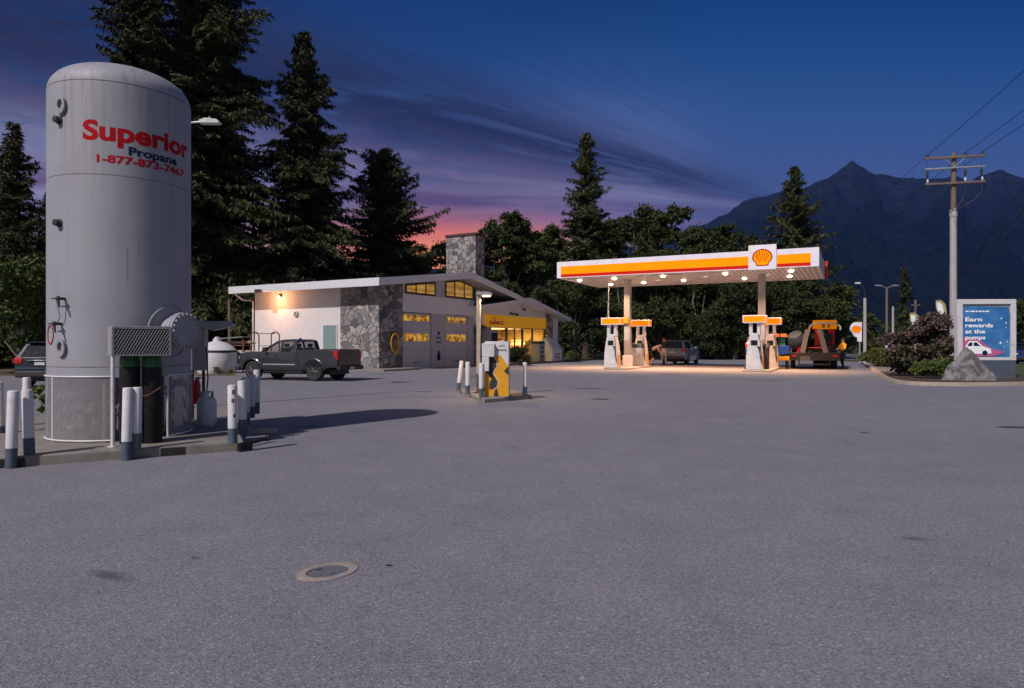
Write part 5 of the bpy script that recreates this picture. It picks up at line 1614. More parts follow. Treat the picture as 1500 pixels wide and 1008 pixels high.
blk = [(-.335, .95), (-.335, 1.10), (-.1, 1.14), (-.02, 1.0), (.0, .86), (-.08, .74), (-.12, .66), (-.04, .54), (.03, .42), (.0, .28), (-.12, .20), (-.21, .22), (-.2, .4), (-.14, .5), (-.22, .62), (-.335, .70)]
mb = MB(); mb.add([(x, -.006, z) for x, z in blk], [tuple(range(len(blk)))]); mb.add([(.335, -.006, .60), (.2, -.006, .72), (.335, -.006, .86)], [(0, 1, 2)])
mb.add([(-.08, -.006, .02), (.06, -.006, .02), (.03, -.006, .16), (.01, -.006, .24), (-.06, -.006, .16)], [(0, 1, 2, 3, 4)]); mb.build('black_zigzag', M['dark'], cabn, smooth=False)
mb = MB()
ol = [(-.1, 1.14), (-.02, 1.0), (.0, .86), (-.08, .74), (-.12, .66), (-.04, .54), (.03, .42), (.0, .28), (-.12, .20)]
mb.tube([(x + .035, -.008, z) for x, z in ol], .011, 5); mb.build('outline_stripe', M['white'], cabn)
for tx, zz in (('AUTO', 1.40), ('PROPANE', 1.28)):
    wd = .16 if len(tx) == 4 else .26
    vs, fs = fit_text(tx, wd, .055, .02)
    mb = MB(); mb.add([(.02 + x - (0 if wd > .2 else -.04), -.004, zz + y) for x, y, _ in vs], fs); mb.build('lettering', M['navy'], cabn, smooth=False, fix=False)
mb = MB(); mb.box(-.40, -.05, -.16, -.02, 1.12, 1.50); mb.box(-.40, -.20, -.16, -.02, .72, 1.118); mb.build('meter_head', M['white'], ds, bevel=.015)
mb = MB(); mb.box(-.39, -.345, .05, .40, .05, .70); mb.build('hose_box', M['greymetal'], ds, bevel=.01)
mb = MB(); mb.tube([(-.36, .1, 1.0), (-.43, .05, .8), (-.44, .03, .45), (-.38, .02, .2), (-.37, .15, .5)], .02, 8); mb.build('hose', M['black'], ds)

# ------------------------------------------------------------------ fuel canopy
CR = Vector((16.56, 36.8, 0)); CA = 63.5
cv = Vector((math.cos(R(CA)), math.sin(R(CA)), 0)); cu_ = Vector((-cv.y, cv.x, 0))
def at_c(d, a, z=0):
    p = CR + cv * d + cu_ * a; return (p.x, p.y, z)
cn = thing('fuel_canopy', 'long flat fuel canopy with backlit white, yellow and red fascia', 'canopy', tuple(CR), R(CA))
LEN, DEP, Z0, Z1 = 15.3, 8.2, 5.80, 6.83
mb = MB(); mb.box(.12, DEP - .12, .12, LEN - .12, Z0 + .06, Z1 - .08); mb.build('roof', M['greymetal'], cn)
mb = MB(); mb.box(.10, DEP - .1, .1, LEN - .1, Z0 + .03, Z0 + .058); mb.build('soffit', M['soffit'], cn)
fa = MB(); fa.box(0, .10, 0, LEN, Z0, Z1); fa = fa.build('fascia', M['backlit_white'], cn, bevel=.01)
mb = MB(); mb.box(.101, DEP - .101, 0, .098, Z0 + .001, Z1 - .002); mb.build('fascia', M['white'], cn)
mb = MB(); mb.box(.101, DEP - .101, LEN - .098, LEN, Z0 + .001, Z1 - .002); mb.build('fascia', M['white'], cn)
mb = MB(); mb.box(DEP - .1, DEP, 0, LEN, Z0, Z1); mb.build('fascia', M['white'], cn)
SB0, SB1 = 2.15, 3.62         # emblem box
for a0, a1 in ((.42, SB0 - .02), (SB1 + .02, LEN - .28)):
    mb = MB(); mb.box(-.006, -.0005, a0, a1, Z0 + .235, Z1 - .30); mb.build('yellow_stripe', M['backlit_yellow'], fa, smooth=False)
    mb = MB(); mb.box(-.007, -.0005, a0, a1, Z0 + .05, Z0 + .232); mb.build('red_stripe', M['backlit_red'], fa, smooth=False)
sb = MB(); sb.box(-.14, -.008, SB0, SB1, Z0 - .05, Z0 + 1.32); sb.box(-.008, .0, SB0, SB1, Z0 + 1.04, Z0 + 1.32); sb = sb.build('emblem_box', M['backlit_white'], cn, bevel=.015)
def shell_outline(k=1.0, n=44):
    pts = []
    for i in range(n + 1):
        a = R(-18 + 216 * i / n)
        sc = 1 + .022 * abs(math.sin(i / n * 7 * PI)) - .01
        pts.append((math.cos(a) * sc, math.sin(a) * .86 * sc + .06))
    pts += [(-.88, -.36), (-.66, -.52), (-.62, -.84), (-.35, -.87), (.35, -.87), (.62, -.84), (.66, -.52), (.88, -.36)]
    return [(x * k, (y - (-.02)) * k + (-.02)) for x, y in pts]
def shell_emblem(parent, fn, sz, ymat='backlit_yellow', rmat='backlit_red'):
    mb = MB()
    P = shell_outline(1.0); Q = shell_outline(.87)
    mb.add([fn(x * sz, y * sz, .004) for x, y in P] + [fn(x * sz, y * sz, .0) for x, y in P], [tuple(range(len(P)))] + [(i, (i + 1) % len(P), len(P) + (i + 1) % len(P), len(P) + i) for i in range(len(P))], 0)
    mb.add([fn(x * sz, y * sz, .008) for x, y in Q] + [fn(x * sz, y * sz, .004) for x, y in Q], [tuple(range(len(Q)))] + [(i, (i + 1) % len(Q), len(Q) + (i + 1) % len(Q), len(Q) + i) for i in range(len(Q))], 1)
    for k in range(-3, 4):
        a = R(90 + k * 23)
        x1, y1 = .80 * math.cos(a), .70 * math.sin(a) + .06
        x0, y0 = .30 * math.cos(a) * .9, -.52 + .14 * math.sin(a)
        if abs(k) == 3: x1 *= .92; y1 *= .9
        dx, dy = x1 - x0, y1 - y0; L = math.hypot(dx, dy); nx_, ny_ = -dy / L, dx / L
        w0, w1 = .018, .042
        mb.add([fn((x0 + nx_ * w0) * sz, (y0 + ny_ * w0) * sz, .011), fn((x0 - nx_ * w0) * sz, (y0 - ny_ * w0) * sz, .011), fn((x1 - nx_ * w1) * sz, (y1 - ny_ * w1) * sz, .011), fn((x1 + nx_ * w1) * sz, (y1 + ny_ * w1) * sz, .011)], [(0, 1, 2, 3)], 0)
    return mb.build('emblem', [M[rmat], M[ymat]], parent, smooth=False, fix=False)
shell_emblem(sb, lambda x, y, o: (-.1405 - o, .5 * (SB0 + SB1) - x, Z0 + .60 + y), .53, rmat='emblem_red')
cols = [(3.35, 3.3), (3.35, 11.65)]
for i, (d, a) in enumerate(cols):
    mb = MB(); mb.box(d - .2, d + .2, a - .2, a + .2, .12, Z0 + .03); c_ = mb.build('column', M['greymetal'], cn, bevel=.03)
    mb = MB(); mb.box(d - .27, d + .27, a - .27, a + .27, .12, .85); mb.build('column_guard', M['white'], c_, bevel=.02)
    mb = MB(); mb.box(d - .30, d - .205, a - .12, a + .32, 2.95, 3.35); mb.box(d - .12, d + .3, a - .30, a - .205, 2.72, 3.12); mb.build('number_flag', M['yellow'], c_, bevel=.01)
LIT = [(2.0, 1.55), (5.4, 1.9), (1.9, 5.2), (5.6, 4.6), (1.7, 8.9), (5.2, 8.4), (1.9, 12.1), (5.6, 11.2), (2.2, 14.6), (6.0, 13.7)]
OFF = [(3.9, 3.0), (3.2, 6.6), (4.4, 9.9), (1.2, 14.1)]
for d, a in LIT:
    mb = MB(); mb.lathe([(.06, Z0 - .06), (.11, Z0 - .045), (.14, Z0 - .01), (.14, Z0 + .028)], 20, (d, a, 0)); mb.build('ceiling_light', M['lamp_c'], cn)
for d, a in OFF:
    mb = MB(); mb.lathe([(.11, Z0 - .01), (.14, Z0 + .028)], 20, (d, a, 0)); mb.build('ceiling_light', M['lamp_off'], cn)
mb = MB(); x = 9.4
for wd in (.12, .2, .1, .16, .22, .12, .3, .14, .1):
    mb.box(1.0, 1.12, x - wd, x, Z0 + .015, Z0 + .028); x -= wd + .05
mb.build('lettering', M['dark'], cn, smooth=False)
mb = MB(); mb.tube([(DEP - .5, -.12, Z0 + .1), (DEP - .8, -.12, Z0 + 1.0)], .09, 8); mb.box(DEP - 1.0, DEP - .5, -.2, -.05, Z0 + .7, Z0 + 1.05); mb.build('warning_sign', M['red'], cn)

# islands
for a in (3.3, 11.6):
    mb = MB(); pts = [at_c(.45, a - .75)[:2], at_c(6.6, a - .75)[:2], at_c(6.6, a + .75)[:2], at_c(.45, a + .75)[:2]]
    mb.prism(pts, lambda x, y, w: (x, y, w), -.05, .12); struct(mb.build('fuel_island', M['kerbtan'], bevel=.05))
sheet('concrete_apron', [at_c(-2.6, -1.5)[:2], at_c(9.5, -1.5)[:2], at_c(9.5, 18)[:2], at_c(-2.6, 18)[:2]], .004, M['apron'])

def make_pump(label, loc, rz):
    t = thing('fuel_pump', label, 'fuel pump', loc, rz, 'fuel pumps under the canopy')
    # local x faces along the island, y across it
    mb = MB()
    prof = [(-.46, 0), (.46, 0), (.43, .8), (.36, 1.4), (.27, 1.9), (.16, 2.1), (-.16, 2.1), (-.27, 1.9), (-.36, 1.4), (-.43, .8)]
    mb.prism(prof, lambda y, z, w: (w, y, z), -.34, .34); bdy = mb.build('body', M['white'], t, bevel=.03)
    for s in (-1, 1):
        mb = MB(); mb.box(-.22, .22, s * .455 - .012, s * .455 + .012, .12, .8); mb.build('lower_panel', M['yellow'], t, bevel=.008)
        mb = MB(); mb.box(s * .352 - .01, s * .352 + .01, -.18, .18, 1.4, 1.7); mb.build('display', M['glass'], t, bevel=.006)
        mb = MB(); mb.box(s * .352 - .01, s * .352 + .01, -.34, .34, .18, .95); mb.build('front_panel', M['white'], t, bevel=.01)
        mb = MB(); mb.prism([(-.10, 2.0), (.10, 2.0), (.09, 2.72), (-.09, 2.72)], lambda y, z, w, s=s: (w, y + s * .34 - s * .12, z), -.14, .14); mb.build('upright', M['white'], t, bevel=.02)
        mb = MB(); mb.tube([(s * .3, s * .2, 2.0), (s * .5, s * .34, 1.7), (s * .56, s * .4, .9), (s * .48, s * .42, .35), (s * .42, s * .34, .7), (s * .40, s * .28, 1.15)], .025, 7); mb.build('hose', M['dark'], t)
        mb = MB(); mb.tube([(s * .40, s * .28, 1.12), (s * .40, s * .28, 1.32)], .04, 8); mb.box(s * .40 - .03, s * .40 + .03, s * .28 - .02, s * .28 + .12, 1.28, 1.34); mb.build('nozzle', M['black'], t)
    mb = MB(); mb.box(-.36, .36, -.64, .64, 2.70, 3.14); tp = mb.build('topper', M['backlit_white'], t, bevel=.02)
    for s in (-1, 1):
        mb = MB(); mb.box(s * .363 - .004, s * .363 + .004, -.59, .59, 2.75, 3.08); mb.build('yellow_panel', M['backlit_yellow'], tp, smooth=False)
        mb = MB(); mb.box(-.31, .31, s * .643 - .004, s * .643 + .004, 2.75, 3.08); mb.build('yellow_panel', M['backlit_yellow'], tp, smooth=False)
        shell_emblem(tp, lambda x, y, o, s=s: (s * x, s * (.6475 + o), 2.92 + y), .14)
    return t
p0 = make_pump('white fuel pump with yellow topper at the near end of the left island', at_c(1.35, 12.05, .12), R(CA))
dup(p0, at_c(6.0, 11.5, .12), R(CA), 'white fuel pump behind the waste bin on the left island')
dup(p0, at_c(1.35, 3.45, .12), R(CA), 'white fuel pump at the near end of the right island')
dup(p0, at_c(5.9, 3.05, .12), R(CA), 'white fuel pump behind the right canopy post')
dp = thing('diesel_pump', 'red fuel pump with yellow topper behind the ramps of the flatbed trailer', 'fuel pump', (G(1208, 46.5), 46.5, .02), R(-80))
mb = MB(); mb.box(-.4, .4, -.62, .62, 0, 1.5); mb.build('body', M['dark'], dp, bevel=.03)
for s in (-1, 1):
    mb = MB(); mb.box(-.2, .2, s * .5 - .13, s * .5 + .13, 1.5, 2.6); mb.build('upright', M['red'], dp, bevel=.02)
mb = MB(); mb.box(-.38, .38, -.66, .66, 2.6, 3.2); tp = mb.build('topper', M['backlit_yellow'], dp, bevel=.02)
mb = MB(); mb.box(.383, .39, -.05, .12, 2.66, 3.0); mb.box(.383, .39, -.45, -.25, 2.66, 2.95); mb.build('label_panel', M['orange'], tp)
mb = MB(); mb.box(.38, .42, -.3, .3, 1.7, 2.3); mb.build('display', M['glass'], dp)
for (d, a, lb, col) in ((4.4, 11.3, 'dark grey waste bin between column and rear pump on left island', 'greymetal'), (2.5, 3.15, 'dark waste bin behind the front pump on the right island', 'dark')):
    t = thing('waste_bin', lb, 'waste bin', at_c(d, a, .12), R(CA))
    mb = MB(); mb.prism([(-.32, 0), (.32, 0), (.36, 1.25), (-.36, 1.25)], lambda x, z, w: (x, w, z), -.34, .34); mb.build('body', M[col], t, bevel=.03)
    mb = MB(); mb.prism([(-.38, 1.25), (.38, 1.25), (.28, 1.52), (-.28, 1.52)], lambda x, z, w: (x, w, z), -.37, .37); lid = mb.build('lid', M['dark'], t, bevel=.02)
    mb = MB(); mb.box(-.385, -.345, -.2, .2, 1.27, 1.42); mb.build('flap', M['black'], lid)
for a, lb in ((13.0, 'thin pale mast rising above the front left pump topper'),):
    t = thing('mast', lb, 'mast', at_c(1.6, 12.4, .12))
    mb = MB(); mb.tube([(0, 0, 0), (0, 0, 5.4)], [.06, .035], 8); mb.build('pole', M['paleleg'], t); mb = MB(); mb.lathe([(.12, 0), (.12, .03)], 12); mb.build('base_plate', M['steel'], t)

# ------------------------------------------------------------------ trailer and its load
TX, TY = G(1193, 43.5), 43.5
tl = thing('flatbed_trailer', 'dark flatbed trailer with two raised grey loading ramps', 'trailer', (TX, TY, 0), R(68))
mb = MB(); mb.box(.0, 4.4, -1.45, 1.45, .62, .98); mb.build('deck', M['dark'], tl, bevel=.02)
mb = MB(); mb.box(-.08, .0, -1.5, 1.5, .55, 1.05); mb.box(-.10, -.02, -.95, .95, .25, .34); mb.tube([(-.05, -.9, .3), (-.05, -.9, .6)], .04, 6); mb.tube([(-.05, .9, .3), (-.05, .9, .6)], .04, 6); mb.build('bumper', M['black'], tl, bevel=.01)
mb = MB(); mb.box(-.10, -.082, .25, .85, .56, .82); mb.build('licence_plate', M['rampgrey'], tl)
for s in (-1, 1):
    mb = MB(); mb.box(-.11, -.082, s * 1.2 - .12, s * 1.2 + .12, .78, .9); mb.build('tail_light', M['taillight'], tl)
    for x in (1.5, 2.4):
        wheel(tl, x, s * 1.25, .38, .28, 'hubdark')
    mb = MB(); mb.box(1.0, 2.9, s * 1.1, s * 1.46, .985, 1.03); mb.build('fender', M['black'], tl, bevel=.01)
for y, tiltx, tops in ((.62, .0, .28), (-.42, .0, -.02)):
    mb = MB()
    a_ = Vector((.12, y + (.10 if y > 0 else -.25), 1.0)); b_ = Vector((.55, y - (.25 if y > 0 else -.1) , 2.55))
    dlt = b_ - a_
    wv = Vector((0, .155, 0))
    nn = dlt.cross(wv).normalized() * .05
    vs = [a_ - wv - nn, a_ + wv - nn, b_ + wv - nn, b_ - wv - nn, a_ - wv + nn, a_ + wv + nn, b_ + wv + nn, b_ - wv + nn]
    mb.add(vs, [(0, 1, 2, 3), (7, 6, 5, 4), (0, 4, 5, 1), (1, 5, 6, 2), (2, 6, 7, 3), (3, 7, 4, 0)])
    for k in range(1, 9):
        c = a_ + dlt * (k / 9) - nn * 1.3; mb.box(c.x - .03, c.x + .01, c.y - .15, c.y + .15, c.z - .02, c.z + .02)
    mb.build('ramp', M['rampgrey'], tl)
mb = MB()
mb.tube([(.7, 1.0, 1.0), (.7, .25, 2.62)], .07, 8); mb.tube([(.7, -.9, 1.0), (.7, -.05, 2.62)], .07, 8); mb.tube([(.7, 1.05, 1.35), (.7, -.95, 1.35)], .05, 8)
mb.build('ramp_frame', M['red'], tl)
mb = MB(); mb.tube([(.9, .3, 2.55), (.9, .15, 2.85), (.9, -.2, 2.95), (.9, -1.3, 2.92), (.9, -1.55, 2.7), (.9, -1.55, 2.5)], .06, 8); mb.build('grab_rail', M['paleleg'], tl)
def on_trailer(x, y, z):
    return tuple(Matrix.Translation((TX, TY, 0)) @ Matrix.Rotation(R(68), 4, 'Z') @ Vector((x, y, z)))
mx = thing('cement_mixer', 'dark grey mixer drum standing on the left of the flatbed trailer', 'cement mixer', on_trailer(1.0, 1.02, 1.032), R(68))
mb = MB(); ax = Vector((-.5, .3, .8)).normalized()
mb.lathe([(.18, -.62), (.42, -.5), (.56, -.1), (.56, .15), (.42, .5), (.36, .52), (.3, .45)], 24, (0, 0, .80), ax); mb.build('drum', M['bluegrey'], mx)
mb = MB(); mb.tube([(-.3, -.36, 0), (0, -.3, .6), (.3, -.36, 0)], .035, 6); mb.tube([(-.3, .36, 0), (0, .3, .6), (.3, .36, 0)], .035, 6); mb.build('stand', M['rust'], mx)
# bright boards and sheets stacked to the left of the trailer
st = thing('blue_tarp_bundle', 'bundle under a bright blue tarp between the pump and the trailer', 'bundle', (G(1143, 44.2), 44.2, .02), R(-12))
mb = MB(); mb.prism([(-.55, .8), (.5, .95), (.5, 1.45), (.2, 1.52), (-.5, 1.38)], lambda x, z, w: (x, w, z), -.4, .4); mb.build('tarp', M['bluetarp'], st, bevel=.04)
mb = MB(); mb.box(-.5, .5, -.38, .38, .52, .79); mb.build('yellow_base', M['yellow'], st, bevel=.02)
mb = MB()
for x in (-.42, .42):
    for y in (-.3, .3):
        mb.box(x - .05, x + .05, y - .05, y + .05, 0, .52)
mb.build('leg', M['dark'], st)
gb = thing('green_panel', 'upright green sheet standing on the blue tarp bundle', 'panel', (G(1146.5, 44.2), 44.2, 1.46), R(-12))
mb = MB(); mb.box(-.14, .14, -.1, .1, 0, .52); mb.build('sheet', M['sheetgreen'], gb, bevel=.01); mb = MB(); mb.box(-.3, .3, -.12, .12, .525, .58); mb.build('top_rail', M['sheetgreen'], gb)
ob = thing('orange_boards', 'pale orange boards lying on top of the green panel', 'boards', (G(1142, 44.2), 44.2, 2.045), R(-12))
mb = MB()
mb.box(-.6, .45, -.22, .22, .0, .1); mb.box(-.56, .4, -.2, .2, .105, .22)
mb.build('board', M['orange'], ob, bevel=.01); mb = MB(); mb.box(-.05, .0, -.225, .225, -.0, .225); mb.build('strap', M['black'], ob)

# ------------------------------------------------------------------ people
def person(label, loc, rz, J, mats, hair='hair', cap=None, sc=1.1):
    """J: joints of the pose (x forward, y left); mats: (shirt, trousers, sleeve)"""
    t = thing('person', label, 'person', loc, rz); t.scale = (sc, sc, sc)
    V = []; Rd = []; E = []; Em = []
    def add(p, r):
        V.append(Vector(p)); Rd.append(r); return len(V) - 1
    def link(a, b, m):
        E.append((a, b)); Em.append(m)
    shirt, trou, slv = 0, 1, 2
    pel = add(J['pelvis'], .135)
    wst = add(Vector(J['pelvis']).lerp(Vector(J['chest']), .45), .125)
    chs = add(J['chest'], .145); nk0 = add(J['neck'], .065)
    link(pel, wst, trou); link(wst, chs, shirt); link(chs, nk0, shirt)
    hd_ = Vector(J['head']); nk = Vector(J['neck'])
    ax = (hd_ - nk).normalized()
    fw = Vector(J.get('face', (1, 0, 0))).normalized()
    h1 = add(nk.lerp(hd_, .45), .075); h2 = add(hd_, .098); h3 = add(hd_ + ax * .09, .07)
    link(nk0, h1, 3); link(h1, h2, 3); link(h2, h3, 3)
    ns = add(hd_ + fw * .115 - ax * .02, .014); link(h2, ns, 3)
    sdv = ax.cross(fw).normalized()
    for s in (-1, 1):
        er = add(hd_ + sdv * s * .10 - ax * .01, .018); link(h2, er, 3)
    for s, k in ((1, 'l'), (-1, 'r')):
        sh = add(J['sh_' + k], .062); el = add(J['el_' + k], .045); wr = add(J['wr_' + k], .030)
        link(chs, sh, shirt); link(sh, el, slv); link(el, wr, 3 if mats[3] else slv)
        d = (Vector(J['wr_' + k]) - Vector(J['el_' + k])).normalized()
        pm = add(Vector(J['wr_' + k]) + d * .07, .032); link(wr, pm, 3)
        sp = d.cross(Vector((0, 0, 1)));
        if sp.length < .2: sp = d.cross(Vector((0, 1, 0)))
        sp.normalize(); cr = d.cross(sp)
        for i, (o_, L) in enumerate(((-.03, .065), (-.01, .08), (.012, .076), (.032, .058))):
            b0 = Vector(J['wr_' + k]) + d * .075 + sp * o_
            f1 = add(b0 + d * L * .55, .009); f2 = add(b0 + d * L + cr * .02, .008)
            link(pm, f1, 3); link(f1, f2, 3)
        th = add(Vector(J['wr_' + k]) + d * .05 - sp * .055 + cr * .02, .010); link(wr, th, 3)
        hp = add(J['hip_' + k], .095); kn = add(J['kn_' + k], .062); an = add(J['an_' + k], .042)
        link(pel, hp, trou); link(hp, kn, trou); link(kn, an, 3 if mats[4] else trou)
        ft = Vector(J['an_' + k]); fd = Vector(J.get('foot', (1, 0, 0)))
        heel = add(ft + Vector((0, 0, -.05)), .04); toe = add(ft + fd * .18 + Vector((0, 0, -.055)), .035)
        link(an, heel, 4); link(heel, toe, 4)
    me = bpy.data.meshes.new('sk'); me.from_pydata([tuple(p) for p in V], E, [])
    o = bpy.data.objects.new('sk', me); COL.objects.link(o)
    sk = o.modifiers.new('skin', 'SKIN'); sk.use_smooth_shade = True
    lay = me.skin_vertices[0].data if me.skin_vertices else None
    if lay is None:
        bm = bmesh.new(); bm.from_mesh(me); bm.verts.layers.skin.verify(); bm.to_mesh(me); bm.free(); lay = me.skin_vertices[0].data
    for i, r_ in enumerate(Rd):
        lay[i].radius = (r_, r_)
    lay[0].use_root = True
    ss = o.modifiers.new('sub', 'SUBSURF'); ss.levels = 1; ss.render_levels = 1
    bpy.context.view_layer.update()
    ev = o.evaluated_get(bpy.context.evaluated_depsgraph_get())
    nm = bpy.data.meshes.new_from_object(ev)
    bpy.data.objects.remove(o)
    nm.name = 'body'
    nm.materials.clear()
    for m_ in (M[mats[0]], M[mats[1]], M[mats[2]], M['skin'], M['black']):
        nm.materials.append(m_)
    for p in nm.polygons:
        c = p.center; best = 1e9; bi = 0
        for (a, b_), m_ in zip(E, Em):
            A_, B_ = V[a], V[b_]; ab = B_ - A_; tt = max(0, min(1, (c - A_).dot(ab) / max(ab.length_squared, 1e-8)))
            dd = (c - (A_ + ab * tt)).length / lerp(Rd[a], Rd[b_], tt)
            if dd < best: best = dd; bi = m_
        p.material_index = bi; p.use_smooth = True
    body_ = bpy.data.objects.new('body', nm); COL.objects.link(body_); body_.parent = t
    mb = MB(); mb.ball(tuple(hd_ + ax * .05 - fw * .015), .108, 1, 1, .85, n=14, k=8)
    mb.build('cap' if cap else 'hair', M[cap or hair], t)
    if cap:
        mb = MB(); c = hd_ + ax * .05 + fw * .12; mb.box(c.x - .08, c.x + .08, c.y - .08, c.y + .08, c.z - .01, c.z + .01); mb.build('cap_peak', M[cap], t, bevel=.008)
    return t
stand = dict(pelvis=(0, 0, .95), chest=(.02, 0, 1.30), neck=(0, 0, 1.50), head=(.03, 0, 1.64), sh_l=(0, .19, 1.42), sh_r=(0, -.19, 1.42), el_l=(-.03, .25, 1.13), el_r=(-.03, -.25, 1.13), wr_l=(.08, .26, .89), wr_r=(.08, -.26, .89), hip_l=(0, .10, .90), hip_r=(0, -.10, .90), kn_l=(.03, .11, .49), kn_r=(.03, -.11, .49), an_l=(0, .12, .09), an_r=(0, -.12, .09))
bend = dict(stand); bend.update(pelvis=(-.22, 0, .88), chest=(.12, 0, 1.12), neck=(.32, 0, 1.22), head=(.46, 0, 1.22), face=(.75, 0, -.65), sh_l=(.22, .19, 1.16), sh_r=(.22, -.19, 1.16), el_l=(.32, .24, .88), el_r=(.32, -.22, .88), wr_l=(.48, .16, .74), wr_r=(.48, -.14, .74), hip_l=(-.2, .1, .84), hip_r=(-.2, -.1, .84), kn_l=(.02, .13, .48), kn_r=(-.06, -.13, .47), an_l=(-.12, .13, .09), an_r=(-.2, -.13, .09))
reach = dict(stand); reach.update(el_r=(.20, -.24, 1.20), wr_r=(.42, -.16, 1.15))
hold = dict(stand); hold.update(el_l=(.12, .26, 1.16), wr_l=(.34, .14, 1.16), el_r=(.10, -.26, 1.15), wr_r=(.33, -.12, 1.12), kn_l=(.14, .11, .49), an_l=(.10, .12, .09), an_r=(-.12, -.12, .09))
person('person in pinkish-grey shirt and black shorts bending beside the grey car', (G(957.5, 50.6), 50.6, .0), R(-12), bend, ('cloth_grey', 'cloth_black', 'cloth_grey', True, True), sc=1.2)
person('person in red cap, dark shirt and pale trousers standing by the grey car', (G(972.5, 51.2), 51.2, .0), R(60), reach, ('cloth_black', 'cloth_pale', 'cloth_black', True, False), cap='cloth_red', sc=1.16)
person('person in white shirt and blue trousers behind the front pump on right island', (G(1096.5, 42.2), 42.2, .0), R(-60), hold, ('cloth_white', 'cloth_blue', 'cloth_red', True, False), sc=1.15)
person('person in yellow jacket and black trousers standing right of the trailer', (G(1235, 44.0), 44.0, .0), R(200), hold, ('hivis', 'cloth_black', 'hivis', False, False), sc=1.12)

# ------------------------------------------------------------------ right-hand kerbed bed
kp = [(29.5, 58), (26, 50), (23.2, 44.3), (20.4, 38.6), (18.0, 33.6), (16.5, 30.4), (15.75, 28.5), (15.45, 27.2), (15.75, 26.3), (16.6, 25.85), (18.2, 25.85), (20.5, 26.5), (24, 27.8), (30, 30.6), (36, 33.6)]
def smooth_path(pts, n=6):
    out = []
    P = [Vector((p[0], p[1], 0)) for p in pts]
    for i in range(len(P) - 1):
        p0, p1, p2, p3 = P[max(i - 1, 0)], P[i], P[i + 1], P[min(i + 2, len(P) - 1)]
        for k in range(n):
            t = k / n
            out.append(.5 * ((2 * p1) + (p2 - p0) * t + (2 * p0 - 5 * p1 + 4 * p2 - p3) * t * t + (3 * p1 - p0 - 3 * p2 + p3) * t ** 3))
    out.append(P[-1]); return out
kpath = smooth_path(kp)
mb = MB(); vs = []; fs = []
for i, p in enumerate(kpath):
    d = (kpath[min(i + 1, len(kpath) - 1)] - kpath[max(i - 1, 0)]).normalized(); nrm = Vector((-d.y, d.x, 0))   # inward
    for o_, z in ((0, -.05), (.015, .11), (.05, .14), (.26, .14), (.28, -.05)):
        vs.append(p + nrm * o_ + Vector((0, 0, z)))
m5 = 5
for i in range(len(kpath) - 1):
    for k in range(m5 - 1):
        fs.append((i * m5 + k, i * m5 + k + 1, (i + 1) * m5 + k + 1, (i + 1) * m5 + k))
mb.add(vs, fs); struct(mb.build('kerb', M['kerbtan'], angle=50))
inner = []
for i, p in enumerate(kpath):
    d = (kpath[min(i + 1, len(kpath) - 1)] - kpath[max(i - 1, 0)]).normalized(); nrm = Vector((-d.y, d.x, 0)); inner.append(p + nrm * .27)
cut = [i for i, p in enumerate(inner) if p.y < 36.5 or p.x < 24]
bedpts = [(inner[i].x, inner[i].y) for i in cut if not (inner[i].x > 24.5)]
bedpts += [(25.2, 33.5), (23.5, 38.5), (25.5, 44.0)]
sheet('mulch_bed', bedpts, .105, M['mulch'])
gp = [(inner[i].x, inner[i].y) for i in range(len(inner)) if inner[i].x > 24.2 and inner[i].y < 36]
sheet('lawn', [(24.4, 28.4)] + gp + [(48, 46), (44, 56), (28, 47), (25.3, 38)], .085, M['grass'])
sheet('gravel_path', [(19.8, 37.0), (21.4, 35.6), (26, 44), (29.2, 55), (28.6, 56)], .112, M['apron'])

bb = thing('billboard', 'white framed blue poster board on a grey base behind the boulder', 'billboard', (G(1443, 30), 30, .1), R(-3))
Wb, Hb0, Hb1 = 1.24, .78, 3.46
mb = MB()
for a, b_, za, zb in ((-Wb, Wb, Hb1 - .22, Hb1), (-Wb, Wb, Hb0, Hb0 + .13), (-Wb, -Wb + .22, Hb0 + .13, Hb1 - .22), (Wb - .22, Wb, Hb0 + .13, Hb1 - .22)):
    mb.box(a, b_, -.14, .14, za, zb)
mb.build('frame', M['white'], bb, bevel=.015)
mb = MB(); mb.box(-Wb + .02, Wb, -.12, .12, -.1, Hb0 - .003); mb.build('plinth', M['bluegrey'], bb, bevel=.01)
px0, px1, pz0, pz1 = -Wb + .22, Wb - .22, Hb0 + .13, Hb1 - .22
mb = MB(); mb.box(px0, px1, -.06, .06, pz0, pz1); mb.build('backing', M['greymetal'], bb)
mb = MB()
# print with a slightly curled right edge
vs = []; fs = []; nz = 14
for i in range(nz + 1):
    z = lerp(pz0 + .03, pz1 - .08, i / nz)
    xr = px1 - .02 - .05 * max(0, math.sin(i / nz * PI * 2.2 + .6)) * (i / nz)
    vs += [(px0 + .01, -.066, z - .0), (xr, -.070 - .014 * abs(math.sin(i * .7)), z - .04 * (i / nz))]
for i in range(nz):
    fs.append((2 * i, 2 * i + 1, 2 * i + 3, 2 * i + 2))
mb.add(vs, fs); ps = mb.build('poster', M['poster'], bb)
for i, (s, wd) in enumerate((('Earn', .72), ('rewards', 1.18), ('at the', .84), ('pumps', .86))):
    vs, fs = fit_text(s, wd, .21, .03)
    mb = MB(); mb.add([(px0 + .12 + x, -.095, 2.50 - i * .265 + y * .82) for x, y, _ in vs], fs); mb.build('lettering', M['posterwhite'], ps, smooth=False, fix=False)
mb = MB(); x = px0 + .13
for wd in (.12, .05, .16, .1, .12, .08, .16):
    mb.box(x, x + wd, -.096, -.0945, 2.90, 2.96); x += wd + .035
mb.build('lettering', M['posterwhite'], ps, smooth=False)
mb = MB()
